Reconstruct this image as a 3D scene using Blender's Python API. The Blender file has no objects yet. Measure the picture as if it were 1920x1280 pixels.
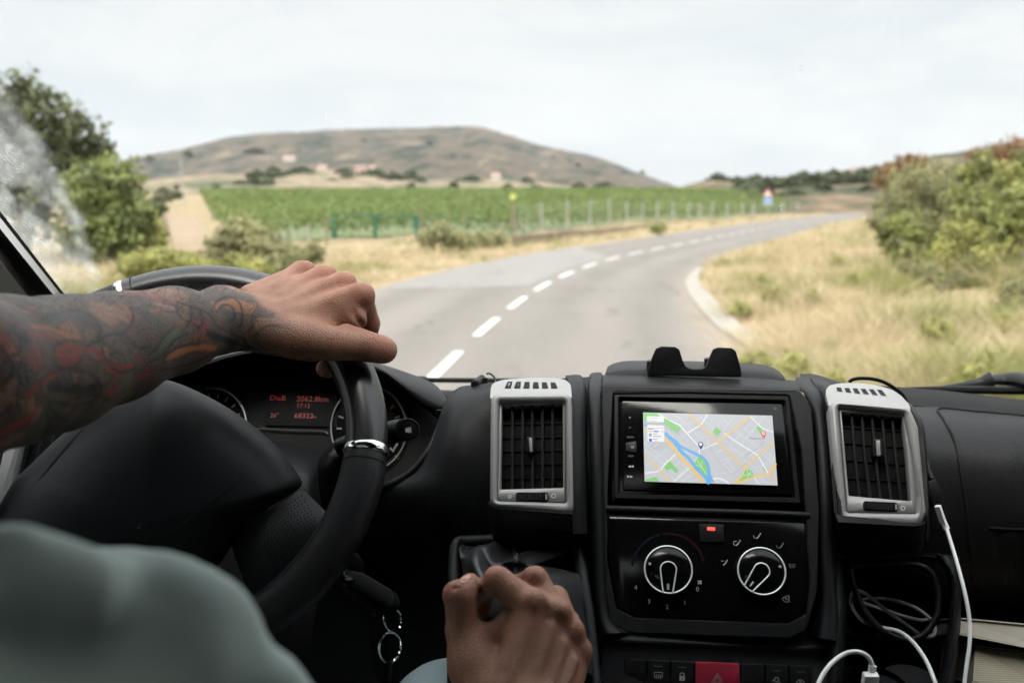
import bpy, math, random
import numpy as np
from mathutils import Vector, Matrix
from mathutils.bvhtree import BVHTree

random.seed(7)
RNG = np.random.default_rng(7)
S = bpy.context.scene
COL = S.collection
R = math.radians

# ------------------------------------------------------------------ camera, sky, sun, exposure
F = 1920 * 35 / 36.0
YAW, PITCH, CAM_H = R(5.5), R(8.08), 2.0
CAM = np.array([0.0, 0.0, CAM_H])
FW = np.array([-math.sin(YAW) * math.cos(PITCH), math.cos(YAW) * math.cos(PITCH), -math.sin(PITCH)])
RT = np.array([math.cos(YAW), math.sin(YAW), 0.0])
UP = np.cross(RT, FW)

cd = bpy.data.cameras.new('camera')
cam = bpy.data.objects.new('camera', cd)
COL.objects.link(cam)
cam.location = CAM
cam.rotation_euler = (R(90) - PITCH, 0, YAW)
cd.lens, cd.sensor_width = 35, 36
cd.clip_start, cd.clip_end = 0.02, 9000
cd.dof.use_dof = True
cd.dof.focus_distance = 1.02
cd.dof.aperture_fstop = 5.8
cd.dof.aperture_blades = 0
S.camera = cam

SUN_EL, SUN_AZ = R(62), R(200)
w = bpy.data.worlds.new('World')
S.world = w
w.use_nodes = True
nt = w.node_tree
nt.nodes.clear()


def nd(tree, kind, **kw):
    n = tree.nodes.new(kind)
    for k, v in kw.items():
        if k in n.inputs and not hasattr(n, k):
            n.inputs[k].default_value = v
        else:
            setattr(n, k, v)
    return n


wo = nd(nt, 'ShaderNodeOutputWorld')
bg = nd(nt, 'ShaderNodeBackground')
bg.inputs['Strength'].default_value = 0.1
sky = nd(nt, 'ShaderNodeTexSky', sky_type='NISHITA', sun_disc=False, sun_elevation=SUN_EL, sun_rotation=SUN_AZ)
sky.dust_density = 3.0
tc = nd(nt, 'ShaderNodeTexCoord')
sx = nd(nt, 'ShaderNodeSeparateXYZ')
nt.links.new(tc.outputs['Generated'], sx.inputs[0])
mp = nd(nt, 'ShaderNodeMapping')
mp.inputs['Scale'].default_value = (1.6, 1.6, 7.0)
nt.links.new(tc.outputs['Generated'], mp.inputs[0])
nz = nd(nt, 'ShaderNodeTexNoise')
nz.inputs['Scale'].default_value = 2.2
nz.inputs['Detail'].default_value = 6
nz.inputs['Roughness'].default_value = 0.62
nz.inputs['Distortion'].default_value = 0.5
nt.links.new(mp.outputs[0], nz.inputs['Vector'])
cr = nd(nt, 'ShaderNodeValToRGB')
cr.color_ramp.elements[0].position = 0.38
cr.color_ramp.elements[0].color = (0.86, 0.905, 0.945, 1)
cr.color_ramp.elements[1].position = 0.58
cr.color_ramp.elements[1].color = (1.0, 1.0, 1.0, 1)
nt.links.new(nz.outputs['Fac'], cr.inputs[0])
grad = nd(nt, 'ShaderNodeMapRange')          # overcast sky: brighter overhead than at the horizon
grad.inputs['From Min'].default_value = 0.2
grad.inputs['From Max'].default_value = 0.9
grad.inputs['To Min'].default_value = 3.0
grad.inputs['To Max'].default_value = 13.0
nt.links.new(sx.outputs['Z'], grad.inputs['Value'])
vm = nd(nt, 'ShaderNodeVectorMath', operation='SCALE')
nt.links.new(cr.outputs[0], vm.inputs[0])
nt.links.new(grad.outputs[0], vm.inputs['Scale'])
mx = nd(nt, 'ShaderNodeMix', data_type='RGBA')
mx.inputs['Factor'].default_value = 0.96
nt.links.new(sky.outputs[0], mx.inputs['A'])
nt.links.new(vm.outputs[0], mx.inputs['B'])
nt.links.new(mx.outputs['Result'], bg.inputs['Color'])
nt.links.new(bg.outputs[0], wo.inputs[0])

sl = bpy.data.lights.new('sun', 'SUN')
sl.energy, sl.angle, sl.color = 1.3, R(25), (1.0, 0.95, 0.87)
sun = bpy.data.objects.new('sun', sl)
COL.objects.link(sun)
sd = Vector((math.sin(SUN_AZ) * math.cos(SUN_EL), math.cos(SUN_AZ) * math.cos(SUN_EL), math.sin(SUN_EL)))
sun.rotation_euler = sd.to_track_quat('Z', 'Y').to_euler()
sun.location = (0, 0, 60)

S.view_settings.view_transform = 'Standard'
S.view_settings.look = 'None'
S.view_settings.exposure = 1.62
S.view_settings.gamma = 1.0
S.render.resolution_x, S.render.resolution_y = 1024, 682
S.cycles.max_bounces = 8
S.cycles.transparent_max_bounces = 12
S.cycles.sample_clamp_indirect = 6

# ------------------------------------------------------------------ helpers


def ray(px, py):
    return FW + (px - 960) / F * RT + (640 - py) / F * UP


def P(px, py, d):
    return CAM + d * ray(px, py)


def G(px, py, z=0.0):
    r = ray(px, py)
    return CAM + r * ((z - CAM_H) / r[2])


ORG = {}


def obj(name, parts, parent=None, origin=None, angle=38, smooth=True):
    """parts = [(V, F, material)]: ONE mesh object."""
    vs, fs, mi, mats = [], [], [], []
    off = 0
    for V, Fc, m in parts:
        V = np.asarray(V, float)
        if m not in mats:
            mats.append(m)
        k = mats.index(m)
        vs.append(V)
        fs += [tuple(int(i) + off for i in f) for f in Fc]
        mi += [k] * len(Fc)
        off += len(V)
    V = np.concatenate(vs)
    if parent is not None:
        o0 = ORG[parent.name]
    else:
        o0 = np.array(origin if origin is not None else [V[:, 0].mean(), V[:, 1].mean(), V[:, 2].min()], float)
    me = bpy.data.meshes.new(name)
    me.from_pydata((V - o0).tolist(), [], fs)
    for m in mats:
        me.materials.append(m)
    me.polygons.foreach_set('material_index', mi)
    if smooth:
        me.polygons.foreach_set('use_smooth', [True] * len(fs))
        me.set_sharp_from_angle(angle=R(angle))
    me.update()
    o = bpy.data.objects.new(name, me)
    COL.objects.link(o)
    if parent is not None:
        o.parent = parent
    else:
        o.location = o0
    ORG[o.name] = o0
    return o


def empty(name, loc):
    o = bpy.data.objects.new(name, None)
    COL.objects.link(o)
    o.location = loc
    ORG[o.name] = np.array(loc, float)
    return o


def tag(o, label=None, cat=None, group=None, kind=None):
    for k, v in (('label', label), ('category', cat), ('group', group), ('kind', kind)):
        if v:
            o[k] = v
    return o


def copy_tree(o, loc, parent=None):
    c = o.copy()
    COL.objects.link(c)
    if parent is None:
        c.location = loc
        ORG[c.name] = np.array(loc, float)
    else:
        c.parent = parent
    for ch in list(o.children):
        copy_tree(ch, None, c)
    return c


class Plane:
    def __init__(s, px, py, d, e, yaw=0.0):
        s.o = P(px, py, d)
        e, yaw = R(e), R(yaw)
        s.u = np.array([math.cos(yaw), math.sin(yaw), 0])
        s.v = np.array([-math.sin(yaw) * math.cos(e), math.cos(yaw) * math.cos(e), math.sin(e)])
        s.n = np.cross(s.u, s.v)

    def hit(s, px, py, h=0.0):
        r = ray(px, py)
        t = ((s.o + h * s.n - CAM) @ s.n) / (r @ s.n)
        return CAM + t * r

    def uv(s, q):
        q = np.asarray(q) - s.o
        return np.stack([q @ s.u, q @ s.v], -1)

    def at(s, uv, h):
        uv = np.asarray(uv, float)
        return s.o + uv[..., :1] * s.u + uv[..., 1:2] * s.v + h * s.n

    def px2uv(s, pts, h=0.0):
        return s.uv(np.array([s.hit(x, y, h) for x, y in pts]))

    def mpp(s, px, py):
        return np.linalg.norm(s.hit(px + 1, py) - s.hit(px, py))


def roundpoly(p, r, seg=5):
    p = np.asarray(p, float)
    n = len(p)
    out = []
    for i in range(n):
        a, b, c = p[i - 1], p[i], p[(i + 1) % n]
        ri = r[i] if isinstance(r, (list, tuple)) else r
        d1, d2 = a - b, c - b
        l1, l2 = np.linalg.norm(d1), np.linalg.norm(d2)
        d1, d2 = d1 / l1, d2 / l2
        cosang = np.clip(d1 @ d2, -1, 1)
        half = math.acos(cosang) / 2
        t = min(ri / max(math.tan(half), 1e-3), 0.48 * l1, 0.48 * l2)
        q1, q2 = b + d1 * t, b + d2 * t
        for k in range(seg + 1):
            s = k / seg
            out.append((1 - s) ** 2 * q1 + 2 * s * (1 - s) * b + s * s * q2)
    return np.array(out)


def ccw(p):
    a = 0.5 * np.sum(p[:, 0] * np.roll(p[:, 1], -1) - np.roll(p[:, 0], -1) * p[:, 1])
    return p if a > 0 else p[::-1].copy()


def inset(p, b):
    d = np.roll(p, -1, 0) - p
    ln = np.linalg.norm(d, axis=1, keepdims=True)
    d = d / np.maximum(ln, 1e-9)
    nrm = np.stack([-d[:, 1], d[:, 0]], -1)
    m = nrm + np.roll(nrm, 1, 0)
    m /= np.maximum(np.linalg.norm(m, axis=1, keepdims=True), 1e-6)
    return p + m * b


def plate(pts, pl, h1, h0, rnd=0.0, bev=0.001, seg=5, uv=False):
    p = np.asarray(pts, float) if uv else pl.px2uv(pts, h1)
    if rnd:
        p = roundpoly(p, rnd, seg)
    p = ccw(p)
    n = len(p)
    L = [pl.at(inset(p, bev), h1), pl.at(inset(p, bev * .3), h1 - bev * .3), pl.at(p, h1 - bev), pl.at(p, h0)]
    V = np.concatenate(L)
    Fc = [tuple(range(n))]
    for k in range(3):
        for i in range(n):
            j = (i + 1) % n
            Fc.append((k * n + i, (k + 1) * n + i, (k + 1) * n + j, k * n + j))
    Fc.append(tuple(3 * n + i for i in reversed(range(n))))
    return V, Fc


def ring(outer, inner, pl, h1, h0, hin, rnd=0.004, rin=0.003, bev=0.001, seg=5, slope=0.0, uv=False):
    """frame with an opening: outer wall down to h0, inner wall down to hin; slope insets the inner wall."""
    po = np.asarray(outer, float) if uv else pl.px2uv(outer, h1)
    pi = np.asarray(inner, float) if uv else pl.px2uv(inner, h1)
    po, pi = ccw(roundpoly(po, rnd, seg)), ccw(roundpoly(pi, rin, seg))
    n = len(po)
    # start both loops at matching corner
    k = np.argmin(np.linalg.norm(pi - po[0], axis=1))
    pi = np.roll(pi, -k, 0)
    L = [pl.at(po, h0), pl.at(po, h1 - bev), pl.at(inset(po, bev), h1), pl.at(inset(pi, -bev), h1), pl.at(pi, h1 - bev), pl.at(inset(pi, slope), hin)]
    V = np.concatenate(L)
    Fc = []
    for q in range(5):
        for i in range(n):
            j = (i + 1) % n
            Fc.append((q * n + i, q * n + j, (q + 1) * n + j, (q + 1) * n + i))
    return V, Fc


def catmull(p, sub):
    p = np.asarray(p, float)
    n = len(p)
    if n < 3 or sub <= 1:
        return p
    q = np.concatenate([[2 * p[0] - p[1]], p, [2 * p[-1] - p[-2]]])
    out = []
    for i in range(n - 1):
        a, b, c, d = q[i], q[i + 1], q[i + 2], q[i + 3]
        for k in range(sub):
            t = k / sub
            out.append(0.5 * (2 * b + (c - a) * t + (2 * a - 5 * b + 4 * c - d) * t * t + (3 * b - a - 3 * c + d) * t ** 3))
    out.append(p[-1])
    return np.array(out)


def tube(pts, r, n=10, sub=6, closed=False, caps=True, flat=1.0):
    p = np.asarray(pts, float)
    rr = np.full(len(p), r, float) if np.isscalar(r) else np.asarray(r, float)
    if closed:
        m = len(p)
        e = np.concatenate([p[-2:], p, p[:3]])
        q = catmull(e, sub)[2 * sub:(m + 2) * sub]
        p, rr = q, np.full(len(q), rr[0])
    elif sub > 1:
        rr = catmull(rr[:, None], sub)[:, 0] if len(p) > 2 else rr
        p = catmull(p, sub)
    m = len(p)
    T = np.roll(p, -1, 0) - np.roll(p, 1, 0) if closed else np.gradient(p, axis=0)
    T /= np.maximum(np.linalg.norm(T, axis=1, keepdims=True), 1e-9)
    a = np.array([0, 0, 1.0]) if abs(T[0][2]) < .9 else np.array([1.0, 0, 0])
    N = np.cross(T[0], a)
    N /= np.linalg.norm(N)
    V = []
    for i in range(m):
        N = N - (N @ T[i]) * T[i]
        N /= np.linalg.norm(N)
        B = np.cross(T[i], N)
        for k in range(n):
            t = 2 * math.pi * k / n
            V.append(p[i] + rr[i] * (math.cos(t) * N + flat * math.sin(t) * B))
    Fc = []
    for i in range(m if closed else m - 1):
        for k in range(n):
            a0, a1 = i * n + k, i * n + (k + 1) % n
            b0, b1 = ((i + 1) % m) * n + k, ((i + 1) % m) * n + (k + 1) % n
            Fc.append((a0, a1, b1, b0))
    if caps and not closed:
        Fc.append(tuple(reversed(range(n))))
        Fc.append(tuple((m - 1) * n + k for k in range(n)))
    return np.array(V), Fc


def pxtube(pts, r, **kw):
    return tube([P(*q) for q in pts], r, **kw)


def grid_smooth(A, su, sv):
    A = np.array([catmull(r, su) for r in A])
    return np.swapaxes(np.array([catmull(c, sv) for c in np.swapaxes(A, 0, 1)]), 0, 1)


def sheet(rows, su=4, sv=4, th=0.004, world=False, fn=None):
    A = np.asarray(rows, float) if world else np.array([[P(*q) for q in r] for r in rows])
    A = grid_smooth(A, su, sv)
    if fn is not None:
        A = fn(A)
    m, n = A.shape[:2]
    du, dv = np.gradient(A, axis=1), np.gradient(A, axis=0)
    N = np.cross(du, dv)
    N /= np.maximum(np.linalg.norm(N, axis=2, keepdims=True), 1e-12)
    flip = np.sum(N * (CAM - A)) < 0
    if flip:
        N = -N
    V = np.concatenate([A.reshape(-1, 3), (A - N * th).reshape(-1, 3)])
    k = m * n
    Fc = []
    for i in range(m - 1):
        for j in range(n - 1):
            q = (i * n + j, i * n + j + 1, (i + 1) * n + j + 1, (i + 1) * n + j)
            if flip:
                q = q[::-1]
            Fc.append(q)
            Fc.append(tuple(x + k for x in reversed(q)))
    loop = [j for j in range(n)] + [i * n + n - 1 for i in range(1, m)] + [(m - 1) * n + j for j in range(n - 2, -1, -1)] + [i * n for i in range(m - 2, 0, -1)]
    for a, b in zip(loop, loop[1:] + loop[:1]):
        q = (b, a, a + k, b + k)
        Fc.append(q if not flip else q[::-1])
    return V, Fc


def lathe(c, n, prof, seg=40, ref=None, cap=True):
    """prof = [(r, h)] along axis n from c."""
    n = np.asarray(n, float)
    n /= np.linalg.norm(n)
    ref = np.array([1.0, 0, 0]) if ref is None else np.asarray(ref, float)
    if abs(ref @ n) > .95:
        ref = np.array([0, 0, 1.0])
    a = ref - (ref @ n) * n
    a /= np.linalg.norm(a)
    b = np.cross(n, a)
    V, Fc = [], []
    for r, h in prof:
        for k in range(seg):
            t = 2 * math.pi * k / seg
            V.append(c + r * (math.cos(t) * a + math.sin(t) * b) + h * n)
    for i in range(len(prof) - 1):
        for k in range(seg):
            j = (k + 1) % seg
            Fc.append((i * seg + k, i * seg + j, (i + 1) * seg + j, (i + 1) * seg + k))
    if cap:
        Fc.append(tuple(reversed(range(seg))))
        Fc.append(tuple((len(prof) - 1) * seg + k for k in range(seg)))
    return np.array(V), Fc


def box(c, ax, half, bev=0.0):
    """oriented box; ax rows = axes, half = half sizes; corners cut by bev on the two long profiles"""
    ax = np.asarray(ax, float)
    pl = Plane.__new__(Plane)
    pl.o, pl.u, pl.v, pl.n = np.asarray(c, float), ax[0], ax[1], ax[2]
    p = [(-half[0], -half[1]), (half[0], -half[1]), (half[0], half[1]), (-half[0], half[1])]
    return plate(p, pl, half[2], -half[2], rnd=bev * 1.5 if bev else 0, bev=max(bev, 1e-5), seg=3, uv=True)


XYZ = np.eye(3)


def strip(pts, pl, wpx, h, seg=3, sub=6, scale=1.0):
    """flat line on a plane, pts in px, width in px (scalar or list)"""
    w0 = np.full(len(pts), wpx, float) if np.isscalar(wpx) else np.asarray(wpx, float)
    m = pl.mpp(*pts[0]) * scale
    p = pl.px2uv(pts, h)
    if sub > 1 and len(p) > 2:
        w0 = catmull(w0[:, None], sub)[:, 0]
        p = catmull(p, sub)
    T = np.gradient(p, axis=0)
    T /= np.maximum(np.linalg.norm(T, axis=1, keepdims=True), 1e-9)
    N = np.stack([-T[:, 1], T[:, 0]], -1) * (w0[:, None] * m / 2)
    V = np.concatenate([pl.at(p + N, h), pl.at(p - N, h)])
    n = len(p)
    return V, [(i, n + i, n + i + 1, i + 1) for i in range(n - 1)]


def flat(pts, pl, h, rnd=0):
    p = pl.px2uv(pts, h)
    if rnd:
        p = roundpoly(p, rnd, 4)
    p = ccw(p)
    return pl.at(p, h), [tuple(range(len(p)))]


def disc(c, rpx, pl, h, rin=0.0, seg=24, ry=None):
    q = pl.px2uv([c], h)[0]
    m = pl.mpp(*c)
    a = np.linspace(0, 2 * math.pi, seg, endpoint=False)
    e = np.stack([np.cos(a), np.sin(a)], -1)
    o = pl.at(q + e * rpx * m, h)
    if not rin:
        return o, [tuple(range(seg))]
    i = pl.at(q + e * rin * m, h)
    return np.concatenate([o, i]), [(k, (k + 1) % seg, seg + (k + 1) % seg, seg + k) for k in range(seg)]


def text(s, pl, px, py, hpx, h, align='LEFT', wid=1.0):
    cu = bpy.data.curves.new('t', 'FONT')
    cu.body, cu.size, cu.align_x = s, 1.0, align
    cu.resolution_u = 2
    o = bpy.data.objects.new('t', cu)
    COL.objects.link(o)
    dg = bpy.context.evaluated_depsgraph_get()
    me = bpy.data.meshes.new_from_object(o.evaluated_get(dg))
    V = np.array([v.co[:] for v in me.vertices])
    Fc = [tuple(p.vertices) for p in me.polygons]
    bpy.data.objects.remove(o)
    bpy.data.meshes.remove(me)
    sc = hpx * pl.mpp(px, py) / 0.72
    q = pl.px2uv([(px, py)], h)[0]
    return pl.at(q + V[:, :2] * sc * np.array([wid, 1.0]), h), Fc


# ------------------------------------------------------------------ materials


def pm(name, col, rough=.5, metal=0., bump=None, var=None, coat=0., emit=None, spec=.5, sheen=0., sss=0.):
    m = bpy.data.materials.new(name)
    m.use_nodes = True
    t = m.node_tree
    b = t.nodes['Principled BSDF']
    b.inputs['Base Color'].default_value = (*col, 1)
    b.inputs['Roughness'].default_value = rough
    b.inputs['Metallic'].default_value = metal
    b.inputs['Coat Weight'].default_value = coat
    b.inputs['Specular IOR Level'].default_value = spec
    b.inputs['Sheen Weight'].default_value = sheen
    if emit:
        b.inputs['Emission Color'].default_value = (*emit[0], 1)
        b.inputs['Emission Strength'].default_value = emit[1]
    c = nd(t, 'ShaderNodeTexCoord')
    if var:
        n = nd(t, 'ShaderNodeTexNoise')
        n.inputs['Scale'].default_value = var[0]
        n.inputs['Detail'].default_value = 5
        t.links.new(c.outputs['Object'], n.inputs['Vector'])
        x = nd(t, 'ShaderNodeMix', data_type='RGBA')
        t.links.new(n.outputs['Fac'], x.inputs['Factor'])
        x.inputs['A'].default_value = (*[max(0, k * (1 - var[1])) for k in col], 1)
        x.inputs['B'].default_value = (*[min(1, k * (1 + var[1])) for k in col], 1)
        t.links.new(x.outputs['Result'], b.inputs['Base Color'])
        mr = nd(t, 'ShaderNodeMapRange')
        mr.inputs['To Min'].default_value = max(.05, rough - .08)
        mr.inputs['To Max'].default_value = min(1, rough + .1)
        t.links.new(n.outputs['Fac'], mr.inputs['Value'])
        t.links.new(mr.outputs[0], b.inputs['Roughness'])
    if bump:
        kind = bump[3] if len(bump) > 3 else 'noise'
        if kind == 'voronoi':
            n = nd(t, 'ShaderNodeTexVoronoi')
            out = 'Distance'
        else:
            n = nd(t, 'ShaderNodeTexNoise')
            n.inputs['Detail'].default_value = 4
            out = 'Fac'
        n.inputs['Scale'].default_value = bump[0]
        t.links.new(c.outputs['Object'], n.inputs['Vector'])
        bp = nd(t, 'ShaderNodeBump')
        bp.inputs['Strength'].default_value = bump[1]
        bp.inputs['Distance'].default_value = bump[2]
        t.links.new(n.outputs[out], bp.inputs['Height'])
        t.links.new(bp.outputs[0], b.inputs['Normal'])
    return m


M = {}
M['plastic'] = pm('black_grained_plastic', (.0078, .0082, .0092), .5, bump=(650, .3, .0005, 'voronoi'), var=(6, .3), spec=.14)
M['plastic2'] = pm('charcoal_plastic', (.006, .0062, .0068), .45, bump=(650, .25, .0005, 'voronoi'), var=(9, .25), spec=.13)
M['smooth'] = pm('satin_black_plastic', (.0042, .0042, .0046), .36, var=(20, .2), spec=.11)
M['deep'] = pm('matte_black', (.003, .003, .0033), .8, spec=.2)
M['gloss'] = pm('gloss_black', (.003, .003, .0033), .12, spec=.2)
M['slat'] = pm('dark_grey_slat', (.012, .012, .0125), .45, spec=.18)
M['silver'] = pm('silver_paint', (.235, .232, .228), .46, metal=.25, bump=(900, .05, .0002), var=(30, .05))
M['chrome'] = pm('chrome', (.8, .81, .82), .1, metal=1)
M['dimchrome'] = pm('dim_metal', (.42, .43, .44), .22, metal=1)
M['leather'] = pm('black_leather', (.008, .008, .009), .42, bump=(420, .3, .0007), var=(14, .2), spec=.2)
M['litperfleather'] = pm('lit_perforated_leather', (.024, .024, .026), .6, bump=(420, .3, .0007), var=(14, .2), spec=.3)  # lighter copy of the black leather, windscreen light put into the colour
M['dialring'] = pm('satin_dial_ring', (.66, .67, .68), .35, metal=.5)
M['gaiter'] = pm('soft_gaiter_leather', (.012, .012, .0135), .36, bump=(260, .35, .0008), var=(18, .2), spec=.45)
M['ringmetal'] = pm('dull_gauge_ring', (.16, .16, .165), .3, metal=1)
M['thread'] = pm('black_thread', (.022, .022, .024), .7)
M['rimgloss'] = pm('polished_black_rim', (.007, .007, .0078), .27, bump=(500, .06, .0003), spec=.4)
M['mark'] = pm('grey_marking', (.30, .30, .30), .6)
M['markdim'] = pm('faint_marking', (.10, .10, .10), .6)
M['red'] = pm('hazard_red', (.22, .006, .022), .4, var=(60, .1))
M['redled'] = pm('red_lamp', (.3, .02, .02), .4, emit=((1, .06, .04), .8))
M['redtext'] = pm('red_display_digits', (.1, .0, .0), .5, emit=((1, .02, .02), .032))
M['greenled'] = pm('green_lamp', (.05, .06, .0), .5, emit=((.5, .5, .03), .03))
M['white_cable'] = pm('white_cable', (.62, .63, .62), .45, var=(40, .06))
M['white_plastic'] = pm('white_plug', (.7, .7, .69), .35)
M['trim'] = pm('pale_grey_trim', (.62, .61, .59), .6, var=(25, .06))
M['trimdark'] = pm('brown_black_rubber', (.02, .018, .017), .7)
M['headliner'] = pm('dark_headliner', (.02, .02, .02), .9)
M['paper'] = pm('yellowed_pages', (.3, .27, .2), .8, var=(60, .1))
M['cover'] = pm('cream_cover', (.26, .235, .195), .7, var=(12, .15))
# ------------------------------------------------------------------ the van
VAN = tag(empty('camper_van', (0.1, 0.2, 0.35)), 'camper van cab with black dashboard, seen from inside behind the driver', 'van')


import sys
def part(name, parts, parent=None, **kw):
    return obj(name, parts, parent or VAN, **kw)


# windscreen plane -------------------------------------------------
a0, a1 = P(125, 556, 1.36), P(0, 395, 1.152)
slope = (a1 - a0)
slope[0] = 0
WS = Plane(125, 556, 1.36, 50)
WS.u = np.array([1.0, 0, 0])
WS.v = slope / np.linalg.norm(slope)
WS.n = np.cross(WS.u, WS.v)
if WS.n @ (CAM - WS.o) < 0:
    WS.n = -WS.n


def wpt(x, y):                      # point of the glass plane from world X and Y
    t = (y - WS.o[1]) / WS.v[1]
    return WS.o + np.array([x - WS.o[0], 0, 0]) + t * WS.v


# dirty glass: the arc the wiper reaches, fitted to the edge of the dirt
arc = np.array([WS.uv(WS.hit(x, y)) for x, y in ((20, 180), (60, 265), (103, 347), (148, 422), (179, 491), (188, 543))])
A_ = np.c_[2 * arc, np.ones(len(arc))]
sol = np.linalg.lstsq(A_, (arc ** 2).sum(1), rcond=None)[0]
ARC_C, ARC_R = sol[:2], math.sqrt(sol[2] + sol[0] ** 2 + sol[1] ** 2)

gm = bpy.data.materials.new('windscreen_glass')
gm.use_nodes = True
t = gm.node_tree
t.nodes.clear()
out = nd(t, 'ShaderNodeOutputMaterial')
tr = nd(t, 'ShaderNodeBsdfTransparent')
tr.inputs[0].default_value = (.985, .995, .99, 1)
gl = nd(t, 'ShaderNodeBsdfGlossy')
gl.inputs['Roughness'].default_value = .02
gl.inputs['Color'].default_value = (1, 1, 1, 1)
ms = nd(t, 'ShaderNodeMixShader')
ms.inputs[0].default_value = .012
t.links.new(tr.outputs[0], ms.inputs[1])
t.links.new(gl.outputs[0], ms.inputs[2])
df = nd(t, 'ShaderNodeBsdfDiffuse')
df.inputs[0].default_value = (.8, .8, .78, 1)
tl = nd(t, 'ShaderNodeBsdfTranslucent')
tl.inputs[0].default_value = (.8, .81, .8, 1)
dm = nd(t, 'ShaderNodeMixShader')
dm.inputs[0].default_value = .5
t.links.new(df.outputs[0], dm.inputs[1])
t.links.new(tl.outputs[0], dm.inputs[2])
uvn = nd(t, 'ShaderNodeAttribute', attribute_name='glassco')
ctr = nd(t, 'ShaderNodeVectorMath', operation='DISTANCE')
t.links.new(uvn.outputs['Vector'], ctr.inputs[0])
ctr.inputs[1].default_value = (ARC_C[0], ARC_C[1], 0)


def mathn(tree, op, a, b=None, clamp=False):
    n = nd(tree, 'ShaderNodeMath', operation=op, use_clamp=clamp)
    for i, v in enumerate((a, b)):
        if v is None:
            continue
        if isinstance(v, (int, float)):
            n.inputs[i].default_value = v
        else:
            tree.links.new(v, n.inputs[i])
    return n.outputs[0]


def noise_of(tree, vec, scale, detail=4, rough=.55, dist=0.):
    n = nd(tree, 'ShaderNodeTexNoise')
    n.inputs['Scale'].default_value = scale
    n.inputs['Detail'].default_value = detail
    n.inputs['Roughness'].default_value = rough
    n.inputs['Distortion'].default_value = dist
    if vec is not None:
        tree.links.new(vec, n.inputs['Vector'])
    return n.outputs['Fac']


def ramp(tree, v, a, b, lo=0., hi=1.):
    n = nd(tree, 'ShaderNodeMapRange')
    n.inputs['From Min'].default_value = a
    n.inputs['From Max'].default_value = b
    n.inputs['To Min'].default_value = lo
    n.inputs['To Max'].default_value = hi
    n.clamp = True
    tree.links.new(v, n.inputs['Value'])
    return n.outputs[0]


inside_sign = 1.0 if np.linalg.norm(WS.uv(WS.hit(20, 420)) - ARC_C) > ARC_R else -1.0
dd = mathn(t, 'MULTIPLY', mathn(t, 'SUBTRACT', ctr.outputs['Value'], ARC_R), inside_sign)   # metres beyond the wiped zone
wob = mathn(t, 'MULTIPLY', mathn(t, 'SUBTRACT', noise_of(t, uvn.outputs['Vector'], 22), .5), .03)
dd2 = mathn(t, 'ADD', dd, wob)
zone = ramp(t, dd2, -.008, .05)
streak_map = nd(t, 'ShaderNodeMapping')
streak_map.inputs['Rotation'].default_value = (0, 0, R(8))
streak_map.inputs['Scale'].default_value = (1, .40, 1)
t.links.new(uvn.outputs['Vector'], streak_map.inputs[0])
blot = ramp(t, noise_of(t, streak_map.outputs[0], 15, 9, .72, .4), .38, .62)
speck = ramp(t, noise_of(t, streak_map.outputs[0], 150, 5, .7, .5), .50, .66)
film = mathn(t, 'ADD', mathn(t, 'MULTIPLY', blot, .46), mathn(t, 'MULTIPLY', speck, mathn(t, 'ADD', mathn(t, 'MULTIPLY', blot, .28), .08)))
dirty = mathn(t, 'MULTIPLY', zone, film)
edge = mathn(t, 'MULTIPLY', ramp(t, mathn(t, 'ABSOLUTE', mathn(t, 'ADD', dd2, -.004)), .013, .0), ramp(t, noise_of(t, streak_map.outputs[0], 34, 6, .75), .42, .7, 0, .5))
vor = nd(t, 'ShaderNodeTexVoronoi')
vor.inputs['Scale'].default_value = 30
t.links.new(uvn.outputs['Vector'], vor.inputs['Vector'])
spots = mathn(t, 'MULTIPLY', ramp(t, vor.outputs['Distance'], .055, .03), ramp(t, vor.outputs['Color'], .78, .86, 0, .3))
tot = mathn(t, 'ADD', mathn(t, 'MULTIPLY', mathn(t, 'ADD', dirty, edge), .74), spots, clamp=True)
ms2 = nd(t, 'ShaderNodeMixShader')
t.links.new(tot, ms2.inputs[0])
t.links.new(ms.outputs[0], ms2.inputs[1])
t.links.new(dm.outputs[0], ms2.inputs[2])
t.links.new(ms2.outputs[0], out.inputs[0])

clear = bpy.data.materials.new('clear_glass')
clear.use_nodes = True
t = clear.node_tree
t.nodes.clear()
out = nd(t, 'ShaderNodeOutputMaterial')
tr = nd(t, 'ShaderNodeBsdfTransparent')
gl = nd(t, 'ShaderNodeBsdfGlossy')
gl.inputs['Roughness'].default_value = .02
ms = nd(t, 'ShaderNodeMixShader')
ms.inputs[0].default_value = .03
t.links.new(tr.outputs[0], ms.inputs[1])
t.links.new(gl.outputs[0], ms.inputs[2])
t.links.new(ms.outputs[0], out.inputs[0])

YB, YT = 1.64, .70
corners = [wpt(-.79, YB), wpt(1.0, YB), wpt(.92, YT), wpt(-.72, YT)]
uvs = [WS.uv(c) for c in corners]
gV, gF = plate(uvs, WS, .0015, -.0025, rnd=.04, bev=.0004, uv=True)
glass = part('windscreen', [(gV, gF, gm)])
at_ = glass.data.attributes.new('glassco', 'FLOAT_VECTOR', 'POINT')
gu = WS.uv(gV)
at_.data.foreach_set('vector', np.c_[gu, np.zeros(len(gu))].ravel())


# windscreen pillars ------------------------------------------------
def along(px_bot, px_top, db, dt, t0=-.35, t1=3.4):
    b, t_ = P(*px_bot, db), P(*px_top, dt)
    return [b + (t_ - b) * k for k in (t0, 0, .5, 1, 2, t1)]


def pillar(lines, mat, th=.01):
    return sheet([along(*l) for l in lines], su=1, sv=1, th=th, world=True)


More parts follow.
